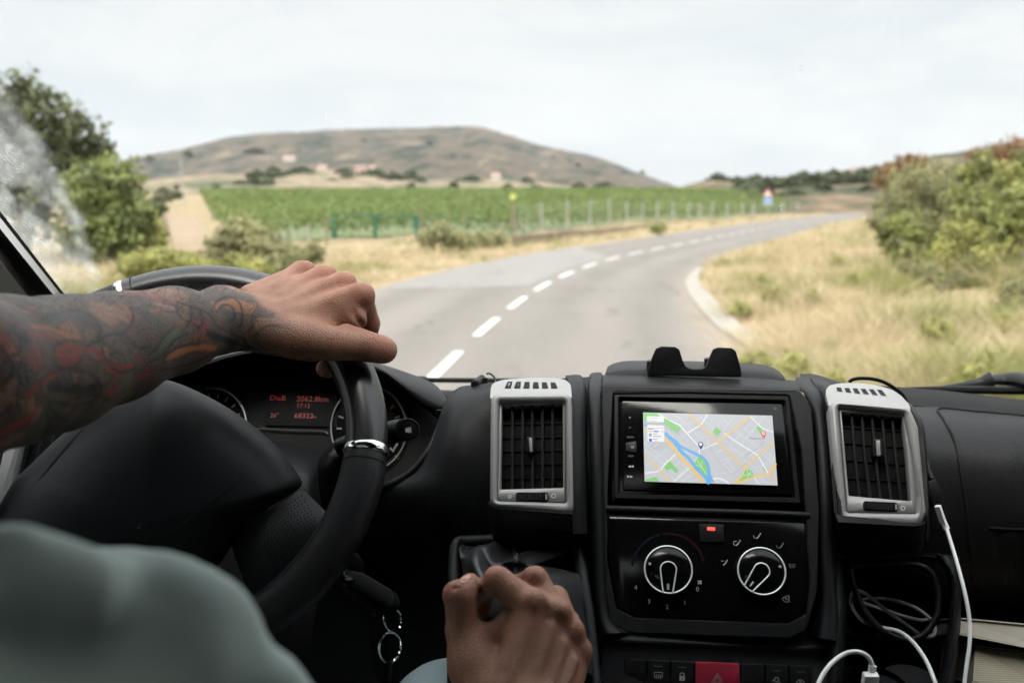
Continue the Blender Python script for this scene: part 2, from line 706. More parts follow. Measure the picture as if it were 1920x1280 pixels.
L1 = ((126, 558), (-2, 393), 1.345, 1.14)
L1b = ((118, 557), (-10, 395), 1.335, 1.13)
L2 = ((103, 556), (-14, 411), 1.312, 1.108)
L3 = ((53, 556), (-40, 440), 1.295, 1.10)
L4 = ((53, 556), (-40, 440), 1.294, 1.099)
L5 = ((-80, 600), (-260, 420), 1.26, 1.06)
L2b = ((101, 556), (-16, 412), 1.311, 1.107)
pil = part('windscreen_pillar', [(*pillar([L1, L1b], None, .001), M['deep']), (*pillar([L1b, L2], None, .001), M['trim']),
                                 (*pillar([L2, L2b, ((76, 557), (-28, 426), 1.325, 1.12), L3], None, .001), M['trimdark']), (*pillar([L4, L5], None, .001), M['trim'])])
pill2 = part('windscreen_pillar', [(*tube([wpt(1.02, YB) + [0, 0, .0], wpt(.94, YT) + [0, 0, .0]], .05, sub=1), M['trim'])])

# cab shell ---------------------------------------------------------
XL, XR, ZF, ZR, YBK = -.93, 1.13, .85, 2.62, -1.5
zt = wpt(0, .38)[2]
HX0, HX1, HY0, HY1 = -.40, -.18, -.40, -.16          # added roof opening behind the front seats, lets light onto the driver's shirt
roof = part('roof', [(*box([(XL + HX0) / 2, (.38 + YBK) / 2, zt + .03], XYZ, [(HX0 - XL) / 2, (.38 - YBK) / 2, .02]), M['headliner']),
                     (*box([(XR + HX1) / 2, (.38 + YBK) / 2, zt + .03], XYZ, [(XR - HX1) / 2, (.38 - YBK) / 2, .02]), M['headliner']),
                     (*box([(HX0 + HX1) / 2, (.38 + HY1) / 2, zt + .03], XYZ, [(HX1 - HX0) / 2, (.38 - HY1) / 2, .02]), M['headliner']),
                     (*box([(HX0 + HX1) / 2, (HY0 + YBK) / 2, zt + .03], XYZ, [(HX1 - HX0) / 2, (HY0 - YBK) / 2, .02]), M['headliner']),
                     (*sheet([[(XL, .38, zt + .02), (XR, .38, zt + .02)], [(XL, YT + .03, wpt(0, YT)[2] + .01), (XR, YT + .03, wpt(0, YT)[2] + .01)]], su=1, sv=1, th=.02, world=True), M['headliner'])])  # unseen front slope, brought low to cut sky light from overhead
bulk = part('bulkhead', [(*box([.1, YBK - .02, (ZF + zt) / 2], XYZ, [(XR - XL) / 2, .02, (zt - ZF) / 2 + .03]), M['headliner'])])
cabfloor = part('cab_floor', [(*box([.1, .1, ZF - .02], XYZ, [(XR - XL) / 2, 1.65, .02]), M['deep'])])
for sgn, X in ((-1, XL), (1, XR)):
    d = part('door', [(*box([X, .07, 1.30], XYZ, [.03, 1.6, .47]), M['plastic2']),
                      (*box([X, -.60, (1.77 + zt) / 2], XYZ, [.03, .93, (zt - 1.77) / 2 + .02]), M['headliner']),
                      (*box([X, .38, zt - .05], XYZ, [.028, .05, .07]), M['headliner'])])
    part('window', [(*box([X, .90, 2.05], XYZ, [.003, .57, .28]), clear),
                    ], d)
    part('light_block_header', [(*box([X, .74, 2.30], XYZ, [.026, .38, .12]), M['headliner'])], d)  # added out of view, hangs low to limit light through the side window
firewall = part('firewall', [(*box([.1, 1.72, 1.22], XYZ, [1.02, .03, .44]), M['deep'])])

def to_door(rows):
    """rows of (px, py, depth) carried on to the passenger door along the van's width"""
    out = []
    for r in rows:
        q = [P(*k) for k in r]
        q += [q[-1] + np.array([.25, 0, 0]), np.array([1.1, q[-1][1], q[-1][2]])]
        out.append(q)
    return out


# dashboard ---------------------------------------------------------
dash = part('dashboard', [
    # between the driver's binnacle and the centre vents, and down behind the lever
    (*sheet([[(838, 744, 1.16), (858, 727, 1.13), (872, 723, 1.115), (896, 721, 1.10), (925, 717, 1.09), (1000, 712, 1.10), (1110, 706, 1.12)],
             [(826, 775, 1.12), (845, 758, 1.09), (862, 752, 1.075), (892, 752, 1.06), (930, 752, 1.055), (1010, 750, 1.06), (1110, 750, 1.08)],
             [(806, 830, 1.10), (828, 818, 1.065), (850, 812, 1.045), (892, 812, 1.04), (935, 820, 1.04), (1010, 820, 1.045), (1115, 820, 1.05)],
             [(775, 882, 1.09), (805, 878, 1.06), (842, 880, 1.035), (888, 890, 1.03), (940, 900, 1.03), (1010, 900, 1.03), (1120, 900, 1.03)],
             [(715, 914, 1.08), (765, 930, 1.06), (830, 950, 1.04), (880, 960, 1.04), (940, 980, 1.04), (1010, 980, 1.04), (1125, 980, 1.03)],
             [(640, 965, 1.09), (730, 1010, 1.08), (820, 1030, 1.07), (880, 1040, 1.065), (940, 1050, 1.06), (1010, 1050, 1.05), (1130, 1050, 1.04)],
             [(600, 1100, 1.12), (700, 1130, 1.12), (800, 1150, 1.11), (880, 1160, 1.11), (940, 1160, 1.10), (1010, 1160, 1.08), (1135, 1160, 1.05)],
             [(560, 1380, 1.10), (700, 1380, 1.10), (800, 1380, 1.10), (880, 1380, 1.10), (940, 1380, 1.09), (1010, 1380, 1.07), (1140, 1380, 1.03)]]), M['plastic']),
    # knee panel under the wheel
    (*sheet([[(-260, 830, 1.22), (100, 860, 1.22), (400, 890, 1.22), (640, 905, 1.20), (730, 915, 1.10)],
             [(-260, 950, 1.20), (100, 980, 1.20), (400, 990, 1.2), (640, 1000, 1.17), (720, 1010, 1.10)],
             [(-260, 1400, 1.14), (100, 1400, 1.14), (400, 1400, 1.14), (600, 1400, 1.13), (720, 1400, 1.11)]]), M['deep']),
    # top pad falling away to the glass
    (*sheet([[(-.86, 1.22, 1.73), (-.4, 1.24, 1.735), (.1, 1.15, 1.745), (.5, 1.13, 1.74), (1.08, 1.14, 1.72)],
             [(-.86, 1.40, 1.69), (-.4, 1.42, 1.695), (.1, 1.38, 1.70), (.5, 1.38, 1.695), (1.08, 1.38, 1.68)],
             [(-.86, 1.68, 1.63), (-.4, 1.70, 1.64), (.1, 1.70, 1.64), (.5, 1.70, 1.64), (1.08, 1.68, 1.62)]], world=True), M['plastic2']),
    # passenger side: black lip under the glass and the panel round the glovebox
    (*sheet(to_door([[(1640, 722, 1.33), (1760, 731, 1.30), (1850, 741, 1.27), (1960, 751, 1.24)],
             [(1640, 738, 1.26), (1760, 745, 1.23), (1850, 754, 1.21), (1960, 765, 1.18)],
             [(1640, 752, 1.22), (1760, 765, 1.19), (1850, 772, 1.17), (1960, 783, 1.15)]]), world=True), M['deep']),
    (*sheet(to_door([[(1500, 700, 1.17), (1545, 706, 1.165), (1690, 757, 1.16), (1756, 763, 1.145), (1850, 770, 1.125), (1960, 779, 1.105)],
             [(1510, 745, 1.09), (1550, 745, 1.09), (1700, 790, 1.10), (1770, 796, 1.09), (1855, 801, 1.08), (1960, 807, 1.065)],
             [(1530, 850, 1.06), (1570, 850, 1.06), (1725, 850, 1.06), (1790, 853, 1.055), (1860, 857, 1.045), (1960, 862, 1.035)],
             [(1540, 960, 1.05), (1580, 960, 1.05), (1745, 955, 1.05), (1810, 957, 1.045), (1868, 960, 1.035), (1960, 965, 1.025)],
             [(1545, 1030, 1.06), (1585, 1030, 1.06), (1752, 1030, 1.06), (1816, 1030, 1.055), (1870, 1033, 1.045), (1960, 1038, 1.035)],
             [(1550, 1062, 1.09), (1590, 1062, 1.09), (1756, 1090, 1.09), (1820, 1092, 1.085), (1870, 1095, 1.075), (1960, 1100, 1.065)],
             [(1550, 1075, 1.16), (1590, 1075, 1.16), (1760, 1125, 1.15), (1820, 1127, 1.14), (1870, 1130, 1.13), (1960, 1135, 1.12)]]), world=True), M['plastic']),
    # dark cavity behind the pocket and the shelf
    (*sheet(to_door([[(1540, 1030, 1.22), (1750, 1060, 1.24), (1960, 1080, 1.24)], [(1540, 1200, 1.2), (1750, 1200, 1.24), (1960, 1200, 1.24)], [(1540, 1420, 1.1), (1750, 1420, 1.14), (1960, 1420, 1.14)]]), world=True), M['deep']),
    (*pxtube([(838, 768, 1.125), (822, 805, 1.105), (803, 845, 1.09), (770, 885, 1.082), (722, 911, 1.075), (690, 922, 1.08)], .0035), M['plastic']),
])
seamh = BVHTree.FromPolygons([tuple(v.co) for v in dash.data.vertices], [tuple(p.vertices) for p in dash.data.polygons])


def on(bvh, o, px, py, lift=0.0):
    c = CAM - o
    r = ray(px, py)
    hit = bvh.ray_cast(Vector(c), Vector(r).normalized())
    q = np.array(hit[0]) + o
    return q - r / np.linalg.norm(r) * lift


DO = ORG[dash.name]
glove = part('glovebox_lid', [
    (*tube([on(seamh, DO, *q, .0002) for q in ((1958, 783), (1900, 777), (1830, 771), (1762, 766), (1768, 785), (1787, 820), (1800, 880), (1811, 950), (1818, 1020), (1822, 1086))], .0016, n=6, sub=5), M['deep']),
    (*tube([on(seamh, DO, *q, .0002) for q in ((1855, 989), (1890, 991), (1958, 994))], .0014, n=6, sub=4), M['deep'])])

# instrument hood and cluster ----------------------------------------
hood = part('instrument_hood', [
    (*sheet([[(150, 735, 1.36), (240, 705, 1.36), (330, 676, 1.36), (420, 652, 1.36), (520, 642, 1.36), (620, 650, 1.35), (705, 679, 1.32), (760, 697, 1.29), (812, 718, 1.25), (836, 744, 1.2)],
             [(120, 760, 1.26), (225, 722, 1.26), (328, 690, 1.26), (420, 660, 1.26), (520, 648, 1.26), (620, 656, 1.25), (706, 682, 1.23), (763, 706, 1.2), (820, 732, 1.18), (838, 752, 1.17)],
             [(100, 780, 1.2), (215, 738, 1.2), (326, 703, 1.2), (420, 668, 1.2), (520, 653, 1.2), (620, 661, 1.19), (706, 686, 1.17), (762, 718, 1.16), (815, 748, 1.155), (838, 760, 1.155)],
             [(98, 786, 1.2), (213, 744, 1.2), (325, 709, 1.2), (420, 673, 1.2), (520, 657, 1.2), (620, 666, 1.19), (705, 692, 1.17), (757, 731, 1.16), (803, 764, 1.155), (834, 768, 1.155)],
             [(105, 784, 1.25), (217, 743, 1.25), (327, 709, 1.25), (420, 674, 1.25), (520, 660, 1.25), (620, 668, 1.24), (700, 692, 1.21), (750, 727, 1.19), (795, 755, 1.18), (825, 762, 1.18)],
             [(130, 775, 1.34), (230, 738, 1.34), (330, 706, 1.34), (420, 676, 1.34), (520, 664, 1.34), (620, 672, 1.33), (695, 692, 1.29), (740, 715, 1.26), (780, 740, 1.24), (815, 752, 1.23)],
             [(100, 900, 1.42), (210, 880, 1.42), (330, 850, 1.42), (420, 840, 1.42), (520, 830, 1.42), (620, 840, 1.41), (700, 850, 1.38), (750, 870, 1.35), (790, 880, 1.32), (830, 890, 1.30)]], su=3, sv=4, th=.003), M['plastic'])])
CL = Plane(565, 780, 1.24, 62)
cluster = part('instrument_cluster', [(*plate([(180, 760), (330, 712), (450, 690), (640, 690), (720, 712), (800, 768), (836, 800), (860, 960), (180, 960)], CL, 0, -.02, rnd=.01), M['deep'])])
for cx, cy, rad in ((400, 796, 62), (692, 803, 71)):
    a = np.linspace(0, 2 * math.pi, 28, endpoint=False)
    part('gauge_ring', [(*tube([CL.hit(cx + rad * math.cos(k), cy + 1.12 * rad * math.sin(k), .004) for k in a], .0017, closed=True, sub=2), M['ringmetal']),
                        (*disc((cx, cy), rad * .97, CL, .002, seg=40), M['gloss'])] +
         [(*strip([(cx + rad * .72 * math.cos(R(k)), cy + rad * .8 * math.sin(R(k))), (cx + rad * .86 * math.cos(R(k)), cy + rad * .96 * math.sin(R(k)))], CL, 3, .0026, sub=1), M['markdim']) for k in range(-220, 50, 20)], cluster)
part('trip_display', [(*plate([(497, 728), (632, 731), (632, 800), (497, 797)], CL, .003, -.001, bev=.0003), M['deep']),
                      (*text('DisB', CL, 505, 750, 10, .0034, wid=1.15), M['redtext']), (*text('2062.8km', CL, 555, 752, 10.5, .0034, wid=1.05), M['redtext']),
                      (*text('17:12', CL, 555, 764, 8.5, .0034), M['redtext']), (*text('26°', CL, 506, 782, 8.5, .0034), M['redtext']),
                      (*text('68322', CL, 551, 783, 9.5, .0034, wid=1.1), M['redtext']), (*text('km', CL, 585, 783, 5, .0034), M['redtext'])], cluster)
part('bright_strip', [(*tube([CL.hit(x, y, .004) for x, y in ((476, 808), (485, 803), (545, 806), (605, 808), (614, 813))], .0010, n=6, sub=4), M['ringmetal'])], cluster)
part('indicator_lamp', [(*disc((744, 857), 4.5, CL, .0034, 3), M['greenled'])], cluster)

colm = part('steering_column', [
    (*sheet([[(480, 820, 1.17), (545, 832, 1.17), (606, 846, 1.17)], [(515, 850, 1.13), (562, 856, 1.125), (612, 866, 1.13)], [(540, 885, 1.08), (578, 892, 1.075), (616, 905, 1.09)], [(555, 930, 1.05), (585, 940, 1.05), (618, 950, 1.08)]], th=.01), M['plastic']),
    (*sheet([[(604, 846, 1.12), (628, 828, 1.11), (668, 811, 1.12)], [(596, 862, 1.07), (628, 845, 1.05), (680, 828, 1.06)], [(597, 900, 1.06), (632, 895, 1.04), (690, 885, 1.06)], [(604, 960, 1.06), (640, 960, 1.05), (700, 950, 1.07)]], th=.02), M['smooth'])])
st = part('wiper_stalk', [(*pxtube([(640, 838, 1.05), (690, 822, 1.03), (735, 810, 1.01), (757, 806, 1.0)], [.0105, .0115, .0118, .0116], n=18), M['smooth'])])
sn = P(765, 804, .985) - P(740, 809, 1.008)
sn /= np.linalg.norm(sn)
sn = sn * .45 - ray(765, 804) * .8
sn /= np.linalg.norm(sn)
e0 = P(765, 806, .995)
SP = Plane.__new__(Plane)
SP.o, SP.n = e0, sn
SP.u = np.cross([0, 0, 1.0], sn)
SP.u /= np.linalg.norm(SP.u)
SP.v = np.cross(sn, SP.u)
part('end_button', [(*lathe(e0, sn, [(.0115, -.012), (.0118, -.001), (.0112, 0), (.0106, .0002), (.0104, -.0006), (.0092, -.0006), (.0086, .0012), (.004, .0014)], seg=28), M['smooth']),
                    (*lathe(e0, sn, [(.0116, -.0006), (.0119, .0002), (.0112, .0006), (.0109, .0003)], seg=28, cap=False), M['slat']),
                    (SP.at(np.array([(-.003, -.002), (.003, -.003), (.003, .003), (-.003, .002)]), .0017), [(0, 1, 2, 3)], M['mark'])], st)
part('stalk_mark', [(*tube([P(737, 845, 1.08), P(745, 832, 1.08)], .0012, n=6, sub=1), M['mark'])], st)

# steering wheel -------------------------------------------------------
WH = Plane(314, 853, .95, 53)
WR = .192


def rim(th, r=WR, h=0.0):
    return WH.o + r * (math.cos(R(th)) * WH.u + math.sin(R(th)) * WH.v) + h * WH.n


wheel = part('steering_wheel', [
    (*tube([rim(k) for k in np.linspace(1, 118, 30)], .0202, n=24, sub=3), M['rimgloss']),
    (*tube([rim(k) for k in np.linspace(118, 361, 50)], [.0202] + [.0208] * 48 + [.0202], n=24, sub=3), M['leather'])])
for th in (2.6, 116.3):
    part('chrome_clip', [(*tube([rim(th - 1.15), rim(th - .6), rim(th + .6), rim(th + 1.15)], [.0203, .0213, .0213, .0203], n=32, sub=3), M['chrome'])], wheel)
    part('rim_seam', [(*tube([rim(th - 4.0), rim(th - 3.7)], [.0210, .0210], n=32, sub=1), M['smooth'])], wheel)
# leather perforations: two rows of pin holes
ctrpx = (262, 985)
contour = [(-60, 1080), (-20, 985), (22, 908), (60, 868), (110, 820), (160, 784), (225, 748), (270, 725), (302, 712), (338, 720), (385, 741), (430, 766), (480, 802), (525, 842), (553, 880), (566, 906),
           (550, 924), (506, 950), (463, 988), (420, 1045), (370, 1130), (315, 1225), (240, 1285), (130, 1270), (20, 1200)]
cc = np.array(contour, float)
cen = np.array(ctrpx, float)
rows = []
prof = [(1.0, 1.03), (1.0, .985), (.992, .962), (.965, .942), (.915, .924), (.83, .909), (.7, .897), (.5, .887), (.25, .882), (.02, .88)]
for s, d in prof:
    rows.append([(*(cen + (q - cen) * s), d + .012 * max(0, (900 - q[1]) / 200) * s) for q in cc] + [(*(cen + (cc[0] - cen) * s), d + .012 * max(0, (900 - cc[0][1]) / 200) * s)])
hubV, hubF = sheet(rows, su=4, sv=3, th=.004)
hub = part('airbag_cover', [(hubV, hubF, M['plastic'])], wheel, angle=60)
hb = BVHTree.FromPolygons([tuple(v.co) for v in hub.data.vertices], [tuple(p.vertices) for p in hub.data.polygons])
HO = ORG[hub.name]
for pts in (((170, 790), (140, 822), (105, 862), (68, 905)), ((490, 868), (430, 912), (360, 968), (288, 1030))):
    part('tear_seam', [(*tube([on(hb, HO, *q, .0001) for q in pts], [.0004, .0022, .0022, .0004], n=6, sub=6, flat=.5), M['deep'])], wheel)


def perf(pts, bvh, o, r=.0007):
    V, Fc = [], []
    for q in pts:
        c = on(bvh, o, *q, .0003)
        rr = ray(*q)
        rr = rr / np.linalg.norm(rr)
        v2, f2 = lathe(c, -rr, [(r, 0), (r * .3, .0003)], seg=6)
        Fc += [tuple(i + len(V) for i in f) for f in f2]
        V += list(v2)
    return np.array(V), Fc


sp_rows = [[(425, 990, .95), (488, 962, .925), (535, 938, .915), (566, 919, .925), (590, 938, .93), (612, 960, .925)],
           [(440, 1040, .93), (492, 1008, .905), (545, 985, .90), (580, 972, .905), (606, 975, .91), (632, 985, .91)],
           [(455, 1085, .93), (505, 1048, .905), (550, 1028, .90), (585, 1018, .90), (612, 1015, .90), (642, 1020, .905)],
           [(470, 1130, .94), (515, 1095, .915), (555, 1072, .905), (585, 1062, .90), (608, 1058, .898), (630, 1060, .90)],
           [(500, 1140, .94), (530, 1125, .93), (555, 1108, .92), (580, 1096, .91), (598, 1088, .905), (615, 1085, .905)]]
spoke = part('spoke', [(*sheet(sp_rows, su=5, sv=5, th=.02), M['litperfleather'])], wheel, angle=60)
sbv = BVHTree.FromPolygons([tuple(v.co) for v in spoke.data.vertices], [tuple(p.vertices) for p in spoke.data.polygons])
holes = []
for i in range(15):
    for j in range(16):
        x, y = 566 - i * 6.2 + j * 3.0 + (j % 2) * 1.5, 929 + i * 4.0 + j * 5.8
        if (x - 620) * .55 + (y - 960) < 46 and x > 474 and y < 1052:
            holes.append((x, y))
part('perforation', [(*perf(holes, sbv, ORG[spoke.name], .00075), M['deep'])], wheel)
wbv = BVHTree.FromPolygons([tuple(v.co) for v in wheel.data.vertices], [tuple(p.vertices) for p in wheel.data.polygons])
holes = []
for th in np.linspace(-3, -40, 26):
    for off in (-.0165, -.008, .002, .0105, .0165):
        c = rim(th + (off * 60), WR + off)
        q = c - CAM
        d = q @ FW
        holes.append((960 + F * (q @ RT) / d, 640 - F * (q @ UP) / d))
part('perforation', [(*perf(holes, wbv, ORG[wheel.name], .0006), M['deep'])], wheel)

# door-side vent of the driver ------------------------------------------
DV = Plane(30, 900, 1.15, 70)
dv = part('air_vent', [(*plate([(16, 800), (44, 796), (22, 905), (8, 958), (-14, 985), (-14, 930)], DV, .012, -.01, rnd=.004, bev=.002), M['silver']),
                       (*plate([(44, 800), (130, 800), (60, 990), (2, 990)], DV, 0, -.02), M['deep'])])
for k in range(3):
    part('slat', [(*tube([DV.hit(62 + 22 * k, 800, .004), DV.hit(24 + 22 * k, 960, .004)], .0016, n=6, sub=1), M['slat'])], dv)

# centre stack ------------------------------------------------------------
CS = Plane(1325, 840, 1.03, 57)
stack = part('centre_stack', [
    (*ring([(1128, 722), (1502, 731), (1522, 765), (1537, 960), (1532, 1110), (1512, 1180), (1478, 1196), (1180, 1186), (1146, 1168), (1133, 1100), (1128, 960)],
           [(1150, 733), (1480, 740), (1503, 843), (1512, 976), (1519, 1090), (1512, 1150), (1478, 1168), (1190, 1157), (1156, 1140), (1138, 1050), (1140, 900)], CS, .004, -.03, -.02, rnd=.01, rin=.004), M['plastic']),
    # curved top edge of the fascia
    (*sheet([[(1130, 703, 1.13), (1240, 704, 1.13), (1380, 707, 1.128), (1492, 713, 1.126)],
             [(1130, 712, 1.105), (1240, 713, 1.105), (1380, 716, 1.103), (1497, 722, 1.10)],
             [(1129, 721, 1.09), (1240, 722, 1.09), (1380, 725, 1.088), (1501, 731, 1.085)],
             [(1129, 732, 1.085), (1240, 733, 1.085), (1380, 736, 1.083), (1504, 741, 1.08)]], sv=5, th=.01), M['plastic']),
    # ledge between radio and heater
    (*tube([CS.hit(x, y, .004) for x, y in ((1136, 953), (1260, 957), (1400, 961), (1518, 966))], .0034, sub=4), M['plastic']),
])
for n_, rows_ in (('l', [[(1103, 712, 1.13), (1108, 700, 1.15), (1126, 698, 1.15), (1131, 706, 1.13)],
                          [(1103, 740, 1.065), (1106, 735, 1.06), (1124, 735, 1.058), (1130, 740, 1.07)],
                          [(1105, 830, 1.035), (1108, 830, 1.02), (1124, 830, 1.018), (1131, 830, 1.035)],
                          [(1108, 960, 1.01), (1112, 960, .993), (1126, 960, .99), (1134, 960, 1.005)],
                          [(1112, 1080, .99), (1116, 1080, .972), (1130, 1080, .97), (1139, 1080, .985)],
                          [(1114, 1150, .98), (1120, 1150, .957), (1138, 1155, .955), (1150, 1160, .97)],
                          [(1116, 1215, .965), (1132, 1190, .945), (1160, 1186, .945), (1190, 1187, .96)]]),
                   ('r', [[(1489, 714, 1.13), (1500, 706, 1.15), (1532, 710, 1.15), (1546, 722, 1.12)],
                          [(1508, 740, 1.07), (1518, 738, 1.06), (1545, 742, 1.06), (1553, 750, 1.08)],
                          [(1524, 800, 1.045), (1531, 800, 1.03), (1552, 805, 1.03), (1558, 810, 1.06)],
                          [(1534, 930, 1.01), (1540, 930, .99), (1558, 935, .99), (1566, 940, 1.03)],
                          [(1537, 1050, .99), (1543, 1050, .97), (1562, 1055, .97), (1572, 1060, 1.0)],
                          [(1534, 1120, .985), (1542, 1125, .96), (1566, 1135, .955), (1578, 1140, .98)],
                          [(1512, 1185, .975), (1535, 1195, .945), (1566, 1200, .94), (1580, 1205, .96)]])):
    part('stack_side_rail', [(*sheet(rows_, su=4, sv=5, th=.006), M['plastic'])], stack, angle=60)
# lower face with the switch row
LF = Plane(1340, 1245, .936, 68)
lower = part('switch_panel', [
    (*sheet([[(1150, 1168, .985), (1250, 1172, .985), (1400, 1178, .985), (1480, 1182, .985), (1530, 1178, .985)],
             [(1142, 1186, .957), (1250, 1192, .957), (1400, 1200, .957), (1490, 1204, .957), (1545, 1200, .957)],
             [(1138, 1198, .948), (1250, 1203, .948), (1400, 1210, .948), (1500, 1214, .948), (1556, 1212, .948)],
             [(1132, 1222, .947), (1250, 1226, .947), (1400, 1232, .947), (1510, 1238, .947), (1572, 1240, .947)],
             [(1120, 1300, .93), (1250, 1300, .93), (1400, 1300, .93), (1510, 1300, .93), (1578, 1300, .93)],
             [(1110, 1400, .91), (1250, 1400, .91), (1400, 1400, .91), (1510, 1400, .91), (1570, 1400, .91)]], sv=5, th=.006), M['plastic'])])
SWX = [1170, 1212, 1256, 1302, 1388, 1434, 1478, 1524]
for k in range(7):
    x0, x1 = SWX[k] + 1, SWX[k + 1] - 1
    y0, y1 = 1235 + (x0 - 1170) * .038, 1235 + (x1 - 1170) * .038
    mt = M['red'] if k == 3 else M['plastic2']
    pr = [(*plate([(x0, y0), (x1, y1), (x1 + 2, y1 + 78), (x0 + 1, y0 + 78)], LF, .003, -.004, rnd=.0012, bev=.0012, seg=3), mt)]
    cx, cy = (x0 + x1) / 2, (y0 + y1) / 2
    h = .0034
    L = lambda pts, wpx=1.4, m=M['mark'], s=1: (*strip(pts, LF, wpx, h, sub=s), m)
    if k == 3:
        pr += [L([(cx, cy + 20), (cx + 12, cy + 40), (cx - 12, cy + 40), (cx, cy + 20)]), L([(cx, cy + 26), (cx + 6.5, cy + 37), (cx - 6.5, cy + 37), (cx, cy + 26)], 1.1)]
    elif k != 4 and k != 0:
        pr += [L([(cx - 8, cy + 9), (cx - 4, cy + 11), (cx + 8, cy + 11)], 1, M['markdim'])]
    if k == 1:
        pr += [L([(cx - 7, cy + 31), (cx - 7, cy + 22), (cx + 8, cy + 22), (cx + 8, cy + 31), (cx + 4, cy + 31)], 1.2), L([(cx - 7, cy + 31), (cx - 4, cy + 31)], 1.2)]
        pr += [L([(cx + q, cy + 26), (cx + q + 1, cy + 29), (cx + q, cy + 32), (cx + q, cy + 34)], 1.1) for q in (-3, .5, 4)]
    if k == 2:
        pr += [(*flat([(cx - 5, cy + 27), (cx + 5, cy + 27), (cx + 5, cy + 36), (cx - 5, cy + 36)], LF, h), M['mark']), L([(cx - 3.5, cy + 27), (cx - 3.5, cy + 23), (cx, cy + 21), (cx + 3.5, cy + 23), (cx + 3.5, cy + 27)], 1.5)]
        pr += [(*strip([(cx, cy + 30), (cx, cy + 34)], LF, 1.3, h + .0002, sub=1), M['deep'])]
    if k == 5:
        pr += [(*disc((cx, cy + 27), 4.5, LF, h, 3.2), M['mark']), L([(cx - 8, cy + 30), (cx - 4, cy + 27)], 1.2), L([(cx + 1, cy + 37), (cx + 5, cy + 32), (cx + 9, cy + 34), (cx + 9, cy + 40)], 1.2)]
    if k == 6:
        pr += [(*disc((cx, cy + 33), 7.5, LF, h, 6.3), M['mark']), L([(cx - 3, cy + 30), (cx + 3, cy + 30)], 1.2), L([(cx, cy + 30), (cx, cy + 37)], 1.2)]
    s_ = part('hazard_switch' if k == 3 else 'switch', pr, lower)
    if k == 3:
        s_['label'] = 'dark red switch with a white triangle'

# head unit -------------------------------------------------------------------
hu = part('head_unit', [
    (*plate([(1146, 730), (1484, 737), (1508, 948), (1146, 940)], CS, -.004, -.06, rnd=.003), M['gloss']),
    (*ring([(1151, 734), (1479, 741), (1502, 943), (1151, 934)], [(1160, 744), (1472, 750), (1491, 932), (1160, 925)], CS, .002, -.01, -.005, rnd=.003, rin=.002, bev=.0008), M['smooth']),
    (*plate([(1167, 751), (1466, 757), (1485, 926), (1168, 918)], CS, .0, -.008, rnd=.002, bev=.0006), M['gloss'])])
h = .0006
for cx, cy, s_ in ((1181, 782, '+'), (1181, 798, '–')):
    pass
part('volume_mark', [(*text('+', CS, 1181, 785, 6, h, 'CENTER'), M['mark']), (*text('–', CS, 1181, 803, 6, h, 'CENTER'), M['mark'])], hu)
part('mute_mark', [(*text('MUTE', CS, 1182, 821, 3.6, h, 'CENTER'), M['markdim'])], hu)
part('display_mark', [(*text('DISP', CS, 1183, 856, 3.6, h, 'CENTER'), M['markdim'])], hu)
for y_, s_ in ((874, -1), (893, 1)):
    part('skip_mark', [(*flat([(1182 + s_ * 5, y_), (1182 - s_ * 1, y_ - 2.6), (1182 - s_ * 1, y_ + 2.6)], CS, h), M['mark']), (*flat([(1182 - s_ * 1, y_), (1182 - s_ * 6, y_ - 2.6), (1182 - s_ * 6, y_ + 2.6)], CS, h + .0001), M['mark'])], hu)
part('reset_hole', [(*disc((1453, 765), 2.6, CS, h, 1.8), M['markdim'])], hu)
part('side_button', [(*plate([(1173, 830), (1193, 826), (1194, 848), (1174, 845)], CS, .0018, 0, rnd=.001, bev=.0005), M['slat']),
                     (*strip([(1183, 838), (1189, 838)], CS, 5, .002, sub=1), M['markdim'])], hu)

scr = {}
for n_, c_ in (('land', (.60, .62, .645)), ('road_white', (.86, .87, .88)), ('orange', (.87, .60, .20)), ('blue', (.20, .50, .80)), ('park', (.30, .63, .25)), ('card', (.84, .84, .84)),
               ('ink', (.06, .06, .09)), ('navy', (.03, .05, .25)), ('pinred', (.80, .11, .05)), ('teal', (.28, .45, .50)), ('indigo', (.12, .12, .75)), ('route', (.45, .12, .10)), ('thin', (.72, .735, .75)), ('olive', (.7, .6, .25))):
    scr[n_] = pm('map_' + n_, (.02, .02, .02), .3, emit=(tuple(x ** 1.25 for x in c_), .335))


def zz(p):
    return 1190 + p[0] / 6.857, 760 + p[1] / 6.857


def Z(pts):
    return [zz(p) for p in pts]


mp_ = []
lay = [.0030]


def up():
    lay[0] += .00006
    return lay[0]


def poly(pts, m, rnd=0):
    mp_.append((*flat(Z(pts), CS, up(), rnd), scr[m]))


def line(pts, wz, m, sub=1):
    mp_.append((*strip(Z(pts), CS, (np.array(wz) / 6.857) if not np.isscalar(wz) else wz / 6.857, up(), sub=sub), scr[m]))


def circ(c, r, m, rin=0.0):
    mp_.append((*disc(zz(c), r / 6.857, CS, up(), rin / 6.857, seg=20), scr[m]))


mp_.append((*plate(Z([(100, 82), (1776, 122), (1846, 1030), (120, 980)]), CS, .0028, -.001, bev=.0004), M['gloss']))
poly([(108, 88), (1770, 128), (1838, 1025), (128, 975)], 'land')
